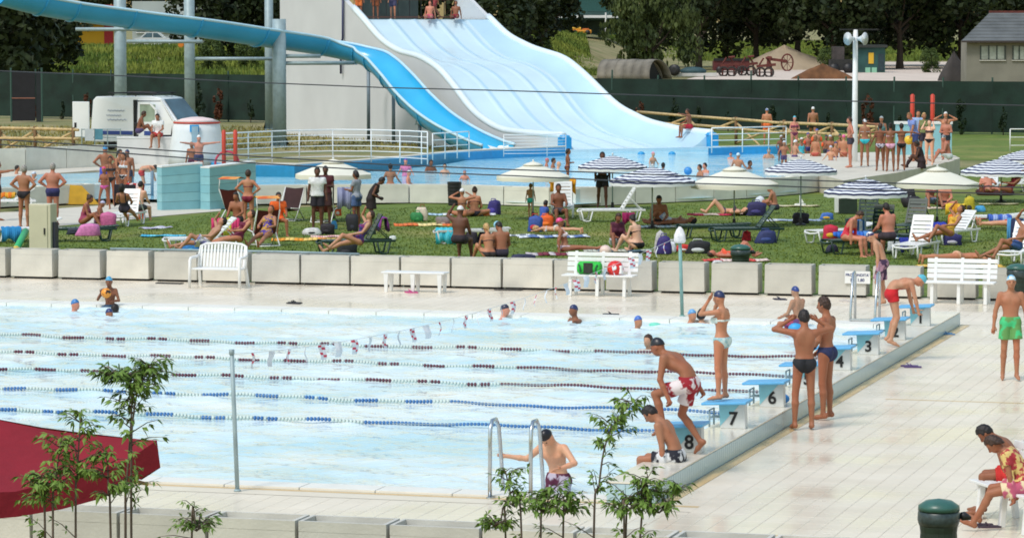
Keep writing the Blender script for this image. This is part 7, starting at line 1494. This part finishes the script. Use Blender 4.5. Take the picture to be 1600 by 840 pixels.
bather('dark-haired bather left of the girl on the rim', 864, 262, 100, ('short', 'black'), 'tan', .35); bather('bather holding a pale ball left of the girl on the rim', 872, 263, 90, ('bald', 'black'), 'fair', .25); bather('bather in a pink cap facing right behind the girl', 854, 260, 90, ('cap', (206, 110, 120)), 'red', .3, ht=1.3)
bather('child in a pink cap right of the striped parasol', 1020, 256, 140, ('cap', (230, 150, 170)), 'fair', .45, ht=1.3); bather('dark-haired bather just above the nearer striped parasol', 1036, 263, 20, ('short', 'black'), 'brown', .2)
bather('dark-haired bather facing left, one of a pair by the cream parasol', 1094, 275, 250, ('short', 'black'), 'tan', .4); bather('dark-haired bather behind the pair by the cream parasol', 1102, 270, 240, ('short', 'black'), 'red', .35)
bather('bather with a pale cap standing by the blue wall', 1153, 262, 30, ('cap', (200, 220, 230)), 'tan', .55); bather('child in a dark cap mid-water left of the pale cap', 1142, 248, 200, ('cap', (70, 64, 110)), 'red', .25, ht=1.2); bather('dark-haired bather near the railing right of the slide', 1171, 264, 120, ('short', 'black'), 'brown', .3); bather('bather in a dark cap against the blue wall', 1201, 247, 170, ('cap', (40, 60, 76)), 'fair', .4)
bather('bather swimming arm out at the back left of the pool', 26, 272, 80, ('short', 'black'), 'tan', .3); bather('bather with raised arm in the left arm of the pool', 52, 282, 90, ('cap', (190, 196, 206)), 'tan', .3, pose='point')
person('man in a white cap leaning on the left shower screen, arm outstretched', 311, 275, 165, 1.7, 'point', 'red', 'm', ('cap', (226, 228, 230)), (('trunks', (60, 60, 90)),), at=P(311, 277, LZ), sink=.2, aL=((-.9, .3, .1), (-.9, .2, .1)))
person('boy in dark trunks behind the man in the white cap', 300, 272, 200, 1.5, 'stand', 'brown', 'm', ('short', 'light'), (('trunks', (90, 40, 60)),), at=P(300, 274, LZ), sink=.3)
person('shirtless man sitting on the white wall in front of the van', 217, 218, 80, 1.74, 'sit_ground', 'brown', 'm', ('short', 'brown'), (('trunks', (70, 60, 100)),), at=P(217, 262, 0) + Vector((0, .15, 1.2)))
person('lifeguard in a white shirt sitting on the white wall by the van', 247, 218, 190, 1.74, 'sit', 'tan', 'm', ('short', 'black'), (('tshirt', (226, 228, 228)), ('shorts', (190, 60, 60))), at=P(247, 262, 0) + Vector((0, .15, 1.2)), sink=.43)
person('boy in red shorts sitting on the right wall of the wide slide, waving', 1070, 205, 255, 1.66, 'sit', 'brown', 'm', ('short', 'brown'), (('shorts', (170, 30, 50)),), at=tuple(B0 + WID * (SW - .05) + RUN * 1.6 + Vector((0, 0, float(np.interp(1.6, SR, ZR)) + .1))), sink=.42, aL=((-.2, .9, .3), (0, .9, .35)))
# launch platform figures
for k_, (x, lb, hd, col, sk, ps, sb) in enumerate(((.5, 'person in orange at the left of the slide launch platform', 180, (214, 110, 50), 'tan', 'stand', 1.2), (1.3, 'tanned person in brown shorts waiting behind the launch gate', 170, (130, 70, 40), 'brown', 'stand', 1.0), (2.4, 'person in dark shorts in the middle of the launch platform', 180, (60, 60, 90), 'tan', 'walk', 1.4), (3.6, 'person in pink sitting down at the top of the third lane', 185, (190, 90, 110), 'red', 'sit_long', -.25), (5.0, 'person in a maroon shirt sitting at the top of the right lane', 185, (130, 30, 50), 'brown', 'sit_long', -.25), (4.5, 'tanned person walking along the launch platform', 250, (150, 60, 60), 'brown', 'walk', 1.1))):
    q = B0 + WID * x + RUN * (SLIDE_TOP[0] + sb) + Vector((0, 0, SLIDE_TOP[1] + .03)); person(lb, 0, 0, hd, 1.62, ps, sk, 'm', ('short', 'brown'), (('shorts', col),), at=tuple(q), res=.03)
# ---- crowd at the right end of the leisure pool
person('man in blue patterned cap with orange shorts walking by the rustic fence', 1198, 205, 10, 1.66, 'stand', 'tan', 'm', ('cap', (96, 120, 180), (200, 205, 215)), (('shorts', (226, 110, 50)),), at=P(1198, 226), res=.03); person('bare-backed man in a white cap walking on the back lawn', 1270, 210, 5, 1.76, 'walk', 'tan', 'm', ('cap', (232, 232, 236)), (('trunks', (70, 60, 60)),), at=P(1270, 227), res=.03)
person('girl in a turquoise cap and plum bikini standing at the pool end', 1241, 229, 170, 1.5, 'fold', 'red', 'f', ('cap', (90, 176, 196)), (('bikini_bottom', (130, 50, 80)), ('bikini_top', (130, 50, 80))), at=P(1241, 241, .45), res=.03)
cr = [(1262, 243, 150, 1.35, 'cap', (46, 60, 140), 'red', 'child in a navy cap with red armbands', (('trunks', (60, 60, 120)), ('armbands', (220, 70, 40)))), (1276, 240, 170, 1.45, 'cap', (80, 100, 180), 'fair', 'child in a blue cap with orange armbands', (('trunks', (70, 80, 160)), ('armbands', (236, 100, 50)))),
 (1291, 245, 190, 1.3, 'cap', (40, 44, 70), 'brown', 'child in a dark cap with bright orange armbands', (('trunks', (60, 60, 70)), ('armbands', (240, 90, 40)))), (1220, 243, 160, 1.25, 'cap', (206, 206, 210), 'brown', 'child in a grey cap at the pool corner', None),
 (1225, 256, 180, 1.3, 'cap', (206, 214, 226), 'tan', 'child in a white and navy cap, front left of the crowd', None), (1242, 257, 60, 1.35, 'cap', (226, 230, 234), 'fair', 'child in a white cap with dark stripe', None), (1252, 250, 170, 1.3, 'cap', (230, 226, 226), 'brown', 'child in turquoise with a white cap', (('onepiece', (80, 180, 190)),)),
 (1274, 256, 20, 1.5, 'long', (120, 90, 60), 'tan', 'fair-haired girl standing with her back turned in the crowd', (('bikini_bottom', (190, 90, 80)),)), (1297, 250, 190, 1.4, 'cap', (200, 206, 210), 'brown', 'child in a black and white cap in the crowd', None), (1305, 258, 150, 1.3, 'cap', (60, 60, 110), 'tan', 'child in a dark blue cap in front of the crowd', None),
 (1318, 257, 10, 1.55, 'cap', (226, 90, 150), 'tan', 'person in a pink cap with bare back right of the crowd', (('bikini_bottom', (170, 90, 70)),)), (1298, 263, 200, 1.25, 'cap', (200, 210, 232), 'fair', 'small child in a blue and white cap at the front', None), (1312, 248, 160, 1.4, 'cap', (50, 54, 70), 'brown', 'child half hidden behind the pink cap', None)]
for u, v, hd, ht, hk, hc_, sk, lb, we in cr: person(lb, u, v, hd, ht, 'wade' if we is None else 'stand', sk, 'f' if 'girl' in lb else 'm', (hk, hc_), we or (('trunks', (90, 70, 110)),), at=P(u, v + 8, LZ), sink=.25, res=.03)
DZ = .6
person('man with dark hair in profile left of the lamp post', 1328, 235, 268, 1.76, 'hips', 'red', 'm', ('short', 'brown'), (('trunks', (60, 56, 70)),), at=P(1328, 262, DZ), res=.03)
person('woman in a turquoise bikini bottom right of the lamp post', 1351, 258, 5, 1.66, 'stand', 'tan', 'f', ('cap', (226, 226, 230), (40, 44, 60)), (('bikini_bottom', (50, 190, 204)), ('bikini_top', (180, 190, 196))), at=P(1351, 260, DZ), res=.026)
person('woman in a white-belted dark bikini, left of three with linked arms', 1375, 265, 0, 1.62, 'stand', 'brown', 'f', ('short', 'brown'), (('bikini_bottom', (206, 206, 220), (60, 60, 90)), ('bikini_top', (120, 60, 60))), at=P(1375, 267, DZ), res=.026, aR=((.9, .0, .05), (.8, .2, -.1)), aL=((-.4, .2, -.9), (-.3, .4, -.8)))
person('woman in a pink bikini, middle of three with linked arms', 1391, 266, 2, 1.64, 'stand', 'brown', 'f', ('bun', 'black'), (('bikini_bottom', (226, 170, 200)), ('bikini_top', (226, 190, 206))), at=P(1391, 268, DZ), res=.026, aR=((.9, .0, .05), (.8, .2, -.1)), aL=((-.9, .0, .05), (-.8, .2, -.1)))
person('woman in a black bikini, right of three with linked arms', 1408, 264, 0, 1.60, 'stand', 'brown', 'f', ('short', 'black'), (('bikini_bottom', (26, 26, 32)), ('bikini_top', (50, 36, 40))), at=P(1408, 266, DZ), res=.026, aL=((-.9, .0, .05), (-.8, .2, -.1)), aR=((.9, .1, .0), (.8, .3, -.2)))
person('woman in a pale cap stretching an arm beyond the linked three', 1377, 240, 200, 1.6, 'point', 'tan', 'f', ('cap', (190, 200, 204)), (('onepiece', (90, 130, 130)),), at=P(1377, 250, DZ), res=.03)
person('man in a light blue shirt and navy shorts leaning forward with a yellow ball', 1428, 230, 250, 1.80, 'stand', 'tan', 'm', ('short', 'light'), (('tshirt', (120, 140, 200)), ('shorts', (60, 74, 130))), at=P(1428, 252, DZ), res=.026, bend=18, aL=((-.2, .6, -.8), (.1, .5, -.8)))
ballobj('yellow ball held out in front of the man in the light blue shirt', PZ(1420, 219, P(1420, 252, DZ).y), .17, (232, 190, 50))
person('person in a blue shirt half hidden behind the man with the yellow ball', 1433, 228, 180, 1.76, 'stand', 'tan', 'm', ('short', 'black'), (('tshirt', (150, 176, 214)), ('shorts', (60, 60, 90))), at=P(1434, 246, DZ), res=.03)
person('fair-haired woman with a green bag over her shoulder', 1443, 240, 165, 1.70, 'stand', 'tan', 'f', ('bob', 'blond'), (('vest', (120, 128, 80)), ('shorts', (50, 44, 60))), at=P(1443, 248, DZ), res=.03)
person('stout pale woman in a black bikini standing near the wall end', 1452, 250, 200, 1.62, 'face', 'pale', 'f', ('short', 'brown'), (('bikini_bottom', (30, 28, 34)), ('bikini_top', (70, 50, 54))), at=P(1452, 258, DZ), res=.026, fat=.16)
person('man in a white cap standing by the teal wall, hands at his head', 1477, 240, 190, 1.70, 'head', 'tan', 'm', ('cap', (226, 226, 226)), (('trunks', (50, 50, 60)),), at=P(1477, 246, DZ), res=.03)
person('bare-chested boy with crossed arms by the teal wall', 1477, 245, 200, 1.55, 'fold', 'red', 'm', ('short', 'light'), (('trunks', (40, 50, 60)),), at=P(1478, 250, DZ), res=.03)
person('dark-skinned woman in blue sitting on the deck edge', 1440, 258, 280, 1.66, 'sit_ground', 'dark', 'f', ('bob', 'black'), (('dress', (46, 30, 34)),), at=P(1440, 262, DZ), res=.026)
towel('bright blue towel under the dark-skinned woman on the deck edge', 1438, 263, .6, 1.2, 80, (70, 150, 196), (90, 170, 210), z=.62)
person('shirtless man in white shorts and cap sitting on the curved wall', 1483, 252, 275, 1.72, 'sit_ground', 'red', 'm', ('cap', (230, 232, 236), (40, 60, 70)), (('shorts', (206, 216, 216)),), at=P(1482, 254, DZ), res=.026, fat=.06)
# ================================================================== TREES AND PLANTS
def leaf_mat(name, c1, c2, rough=.6):
    m = M(name, C(*c1), rough, 0, .6, col2=C(*c2), thresh=(.35, .7)); b = m.node_tree.nodes['Principled BSDF']; b.inputs['Specular IOR Level'].default_value = .25
    return m
LEAF_D = leaf_mat('foliage_dark', (25, 37, 18), (50, 62, 28)); LEAF_M = leaf_mat('foliage_mid', (52, 70, 32), (84, 100, 46)); LEAF_W = leaf_mat('foliage_willow', (46, 60, 30), (78, 90, 44)); BARK = M('bark', C(58, 48, 40), .9, .25, 4, .5, 12)
def crown_mesh(name, seed, rx, ry, rz, n, ls, mat, clumps=26, droop=0.0):
    r = np.random.default_rng(seed); cc = r.normal(size=(clumps, 3)); cc /= np.linalg.norm(cc, axis=1)[:, None]; cc *= (r.uniform(.25, .95, clumps) ** .6)[:, None]
    cr = r.uniform(.20, .42, clumps); k = r.integers(0, clumps, n); off = r.normal(size=(n, 3)); off /= np.linalg.norm(off, axis=1)[:, None]; off *= (r.uniform(.35, 1, n) ** .5)[:, None]
    p = (cc[k] + off * cr[k][:, None]) * np.array([rx, ry, rz]); p[:, 2] -= droop * np.abs(off[:, 2]) * 0
    nrm = off + r.normal(size=(n, 3)) * .55; nrm /= np.linalg.norm(nrm, axis=1)[:, None]; t = np.cross(nrm, r.normal(size=(n, 3))); t /= np.linalg.norm(t, axis=1)[:, None]; bt = np.cross(nrm, t); s = ls * r.uniform(.6, 1.4, n)[:, None]
    if droop: t = t * .3 + np.array([0, 0, -1.0]) * droop; 
    v = np.stack([p - t * s * .5, p + bt * s * .32, p + t * s * .55, p - bt * s * .32], 1).reshape(-1, 3); f = np.arange(n * 4).reshape(n, 4); return npmesh(name, v, f, mat, False)
def trunk_mb(h, r, seed, limbs=6, spread=3.0, lift=4.0):
    rd = random.Random(seed); b = MB(); pts = [(0, 0, -.3)]; x = y = 0
    for i in range(1, 6): x += rd.uniform(-.12, .12) * r * 3; y += rd.uniform(-.1, .1) * r * 3; pts.append((x, y, h * i / 5))
    b.tube(pts, [r * 1.25] + [r * (1 - .1 * i) for i in range(1, 6)], 8)
    for k in range(limbs): a = 6.283 * k / limbs + rd.uniform(-.3, .3); z0 = h * rd.uniform(.7, 1); b.tube([(x * z0 / h, y * z0 / h, z0), (spread * .45 * math.cos(a), spread * .45 * math.sin(a), z0 + lift * .4), (spread * math.cos(a), spread * math.sin(a), z0 + lift * rd.uniform(.7, 1.1))], [r * .5, r * .33, r * .12], 6)
    return b
crA = [crown_mesh('crown_a%d' % k, 40 + k, 6.2, 5.5, 6.0, 5200, .62, LEAF_D, 30) for k in range(3)]; crM = [crown_mesh('crown_m%d' % k, 60 + k, 4.2, 4, 4.4, 3600, .5, LEAF_M, 24) for k in range(2)]; trA = [trunk_mb(6.0, .38, k).mesh('trunk', BARK) for k in range(3)]
def tree(lb, u, Y, zc, sc, kind='A', k=0, group='trees beyond the park', th=None):
    x = (u - 800) / F_PX * Y; g_ = ground_z(x, Y); t = thing('tree', lb, 'tree', (x, Y, g_), random.uniform(0, 6.28), group); c = ob('crown', (crA if kind == 'A' else crM)[k % (3 if kind == 'A' else 2)], t, (0, 0, zc)); c.scale = (sc, sc, sc); tr = ob('trunk', trA[k % 3], t); s2 = max(.5, (zc - 1.5 * sc) / 7.5); tr.scale = (sc, sc, s2)
spots = [(-30, 300, 8.5, 1.25, 'big dark tree at the far left edge'), (40, 330, 9.0, 1.05, 'dark tree right of the far left edge tree'), (1090, 372, 9.5, 1.05, 'tree above the dark red trailer'), (1135, 395, 10.2, 1.15, 'tree behind the farm implements'), (1180, 380, 10, 1.05, 'tree left of the gravel heap'), (1245, 392, 10.2, 1.15, 'tree right behind the gravel heap'), (1300, 372, 9.6, 1.1, 'tree over the dark loader'), (1350, 398, 10.5, 1.2, 'tree over the teal site hut'), (1405, 376, 9.8, 1.1, 'tree right of the teal site hut'), (1455, 396, 10, 1.15, 'tree left of the grey shed roof'), (1500, 380, 9.8, 1.15, 'tree behind the left end of the shed roof'), (1560, 400, 11, 1.3, 'tree behind the shed ridge'), (1630, 390, 10.5, 1.25, 'tree at the right edge behind the shed'), (790, 330, 8.2, .95, 'tree just right of the slide top'), (845, 345, 8.6, .8, 'smaller tree between the slide and the teal building'), (345, 366, 9.0, .95, 'tree behind the right end of the flume arms'), (395, 372, 9.4, .9, 'tree left of the slide wall'), (1010, 390, 10.4, 1.0, 'tree behind the broad willow'), (960, 470, 13, 1.1, 'far tree over the teal building roof'), (700, 420, 11, 1.2, 'tree hidden behind the top of the slide'), (560, 460, 13, 1.2, 'tree behind the launch platform'), (470, 430, 12, 1.2, 'tree behind the slide wall'), (180, 500, 14, 1.2, 'far tree behind the yellow warehouse'), (290, 500, 14, 1.3, 'far tree behind the grey office'), (1220, 500, 13, 1.4, 'far tree in the gap above the gravel heap'), (1400, 510, 13, 1.4, 'far tree in the gap right of the lamp post'), (1100, 505, 13, 1.4, 'far tree in the gap above the farm implements'), (1530, 500, 13, 1.4, 'far tree behind the shed trees')]
for k, (u, Y, zc, sc, lb) in enumerate(spots): tree(lb + ' in the tree belt', u, Y, zc - (2.7 if u < 870 else 1.5), sc, 'A', k)
# broad drooping tree right of the hut
q = PZ(1022, 98, 330); t = thing('willow_tree', 'broad bushy willow-like tree in the meadow above the arched hut', 'tree', (q.x, q.y, ground_z(q.x, q.y))); ob('crown', crown_mesh('willow_crown', 77, 4.3, 4.2, 4.4, 6500, .5, LEAF_W, 34, .8), t, (0, 0, 4.4)); trunk_mb(3.2, .3, 9, 6, 2.0, 2.5).build('trunk', BARK, t)
for u, Y, sc, lb in ((845, 352, .35, 'round shrub in the meadow right of the slide'), (330, 345, .4, 'leafy shrub on the bank behind the flume'), (385, 350, .35, 'small shrub left of the slide wall on the bank'), (1450, 352, .3, 'low shrub at the back of the gravel yard'), (1290, 352, .3, 'low shrub left of the dark loader')):
    x = (u - 800) / F_PX * Y; t = thing('shrub', lb, 'shrub', (x, Y, ground_z(x, Y)), 0, 'shrubs on the bank'); c = ob('foliage', crM[0], t, (0, 0, 4.2 * sc)); c.scale = (sc, sc, sc); b_ = MB().tube([(0, 0, -.1), (.05, 0, 2.5 * sc)], .07, 5).build('stem', BARK, t)
# meadow grass on the bank: tufts
def tufts(name, lb, region, n, hgt, mat, seed, wide=.1):
    r = np.random.default_rng(seed); x0, x1, y0, y1 = region; x = r.uniform(x0, x1, n); y = r.uniform(y0, y1, n); z = np.array([ground_z(a, b_) for a, b_ in zip(x, y)]); a = r.uniform(0, 6.28, n); h = hgt * r.uniform(.5, 1.3, n); w = wide * r.uniform(.6, 1.3, n); lx = r.normal(0, .25, n) * h; ly = r.normal(0, .25, n) * h
    b0 = np.stack([x - np.cos(a) * w, y - np.sin(a) * w, z], -1); b1 = np.stack([x + np.cos(a) * w, y + np.sin(a) * w, z], -1); tp = np.stack([x + lx, y + ly, z + h], -1); v = np.stack([b0, b1, tp], 1).reshape(-1, 3); o = ob(name, npmesh(name, v, np.arange(n * 3).reshape(n, 3), mat, False)); tag(o, lb, None, kind='stuff'); return o
M_MEAD = M('meadow_grass', C(74, 100, 32), .9, 0, .12, col2=C(124, 134, 52), thresh=(.35, .65)); 
tufts('meadow_grass', 'tall yellow-green meadow grass on the bank beyond the fence', (-64, -8, 326, 420), 26000, .6, M_MEAD, 5, .16); tufts('meadow_grass', 'meadow grass under the trees beyond the yard', (-8, 9, 338, 432), 17000, .5, M_MEAD, 6, .16); tufts('meadow_grass', 'pale meadow grass seen between the trunks of the tree belt', (9, 85, 436, 520), 26000, .6, M_MEAD, 16, .2)
tufts('dry_grass', 'dry grass on the waste ground behind the leisure pool', (-30, 8, 150, 182), 9000, .16, M('dry_grass', C(140, 132, 74), .9, .3, .5), 7, .05)
M_LB = M('lawn_blade', C(76, 100, 30), .9, 0, .8, col2=C(118, 130, 50), thresh=(.3, .7))
r_ = np.random.default_rng(9); nB = 60000; uu = r_.uniform(-20, 1620, nB); vv = r_.uniform(312, 438, nB); Pn = np.array([P(a, b_)[:2] for a, b_ in zip(uu, vv)])
rel = Pn - np.array(O_POOL[:2]); dd_ = rel @ np.array(ED[:2]); wallv = np.interp(uu, [0, 250, 330, 700, 900, 1000, 1240, 1340, 1500, 1600], [362, 348, 333, 321, 327, 322, 308, 300, 274, 270]); ok = (dd_ > 31.15) & (vv > wallv + 1.5); Pn = Pn[ok]; n_ = len(Pn); a_ = r_.uniform(0, 6.28, n_); h_ = r_.uniform(.018, .05, n_); w_ = .02
b0 = np.stack([Pn[:, 0] - np.cos(a_) * w_, Pn[:, 1] - np.sin(a_) * w_, np.zeros(n_)], -1); b1 = np.stack([Pn[:, 0] + np.cos(a_) * w_, Pn[:, 1] + np.sin(a_) * w_, np.zeros(n_)], -1); tp = np.stack([Pn[:, 0] + r_.normal(0, .02, n_), Pn[:, 1] + r_.normal(0, .02, n_), h_], -1)
tag(ob('lawn_grass', npmesh('lawn_grass', np.stack([b0, b1, tp], 1).reshape(-1, 3), np.arange(n_ * 3).reshape(n_, 3), M_LB, False)), 'short mown grass of the sunbathing lawn', None, kind='stuff')
# plants along the fence
M_CYP = leaf_mat('cypress', (28, 44, 30), (46, 62, 36)); M_RUST = leaf_mat('dead_cypress', (74, 44, 30), (104, 62, 40))
cyp = [crown_mesh('cypress%d' % k, 90 + k, .34, .34, 1.0, 420, .16, m_, 14) for k, m_ in enumerate((M_CYP, M_CYP, M_RUST))]
for k in range(34):
    x = -27.5 + k * 1.62 + random.uniform(-.3, .3)
    if -12 < x < 6: continue
    p = fpt(x) + Vector((0, -.9, 0)); sc = random.uniform(.45, 1.05); rust = (x < -20 and k % 2 == 0) or k % 7 == 0
    t = thing('young_cypress', 'withered rust-brown young cypress in front of the screen fence' if rust else 'young dark cypress in front of the screen fence', 'shrub', p, random.uniform(0, 6), 'withered cypresses along the fence' if rust else 'green cypresses along the fence'); c = ob('foliage', cyp[2 if rust else k % 2], t, (0, 0, 1.0 * sc)); c.scale = (sc, sc, sc); MB().tube([(0, 0, -.05), (0, 0, .5 * sc)], .03, 5).build('stem', BARK, t)
for g_, tx in (('withered cypresses along the fence', 'withered rust-brown young cypress before the screen fence'), ('green cypresses along the fence', 'young dark cypress before the screen fence')):
    L_ = [o for o in COL.objects if o.get('group') == g_]
    for o in L_:
        if not 0 < seen_u(o.location) < 1600: [bpy.data.objects.remove(c_) for c_ in list(o.children)]; bpy.data.objects.remove(o)
    ordinal([o for o in COL.objects if o.get('group') == g_], tx)
# saplings close to the viewer
M_SAP = leaf_mat('sapling_leaf', (70, 104, 44), (132, 160, 70), .5); M_SAPS = M('sapling_stem', C(96, 84, 74), .8, .2, 8)
def sapling(lb, Y, stems, seed, ls=.06):
    rd = random.Random(seed); root = None; allv = []; base = PZ(stems[0][0][0], 900, Y); t = thing('sapling', lb, 'sapling', (base.x, Y, -.75), 0, 'saplings close to the viewer'); o = Vector(t.location); st = MB(); lf = MB()
    def leafcluster(p, d, n):
        for q in range(n):
            a = d + Vector((rd.gauss(0, .75), rd.gauss(0, .75), rd.gauss(-.75, .5))); a = a.normalized(); L = ls * rd.uniform(.7, 1.35); side = a.cross(Vector((rd.gauss(0, .5), rd.gauss(0, .5), 1))).normalized() * L * rd.uniform(.14, .22); mid = p + a * L * .45; tip = p + a * L + Vector((0, 0, -L * .18)); up = side.cross(a).normalized() * L * .05
            lf.add([p, mid + side, tip, mid - side, mid + up], [(0, 4, 1), (1, 4, 2), (2, 4, 3), (3, 4, 0)])
    for px in stems:
        spec = px[1:]; foot = PZ(px[0][0], 845, Y); pts = [Vector((foot.x, Y + rd.uniform(-.2, .2), -.75))] + [PZ(u, v, Y) + Vector((0, rd.uniform(-.05, .05), 0)) for u, v in px]
        pts = catmull(pts, 6); nP = len(pts); st.tube([p - o for p in pts], [max(.005, .011 * (1 - .75 * i / nP)) for i in range(nP)], 6)
        for i in range(5, nP):
            p = pts[i]; f = i / nP
            if PZ(0, 0, Y) and p.z < PZ(0, 850, Y).z: continue
            for _ in range(3 if f > .55 else (1 if rd.random() < .8 else 0)):
                a = rd.uniform(0, 6.28); L = rd.uniform(.05, .26) * (1.1 - .5 * f); d = Vector((math.cos(a), math.sin(a) * .8, rd.uniform(.0, .8))).normalized(); e = p + d * L; st.tube([p - o, p.lerp(e, .6) + Vector((0, 0, .015)) - o, e - o], [.004, .003, .0015], 4)
                for g in (.4, .7, 1.0): leafcluster(p.lerp(e, g) - o, d, 3)
    st.build('stems', M_SAPS, t, True); lf.build('foliage', M_SAP, t); return t
sapling('tall thin leafy sapling in front of the red parasol, its top bending left', 22.5, [[(196, 840), (198, 760), (203, 680), (205, 620), (196, 590), (170, 585)], [(205, 800), (210, 640), (225, 590), (234, 570)]], 3)
sapling('bushy low sapling overlapping the red parasol at lower left', 22.0, [[(84, 840), (86, 760), (96, 690)], [(118, 840), (120, 740), (126, 650)], [(70, 840), (66, 780), (60, 745)], [(172, 840), (170, 770), (168, 710)]], 4)
sapling('slim sapling leaning right in front of the pool edge', 24.0, [[(928, 840), (936, 760), (945, 700), (962, 660), (990, 628)]], 5, .058)
sapling('broad leafy sapling in front of the plinth end', 23.5, [[(978, 840), (990, 790), (1012, 745)], [(1000, 840), (1030, 800), (1062, 760)], [(975, 840), (978, 800), (1030, 770)]], 6)
sapling('small sapling left of the near pool ladder', 24.0, [[(815, 840), (802, 790), (790, 735)], [(790, 840), (780, 825), (770, 818)]], 7, .055)
sapling('low leafy sapling right of the near pool ladder', 23.8, [[(845, 840), (850, 800), (862, 765)], [(880, 840), (885, 800), (880, 775)]], 8, .058)
sapling('tiny sapling sprouting before the near planters', 24.0, [[(300, 840), (308, 828), (314, 818)]], 9, .05)
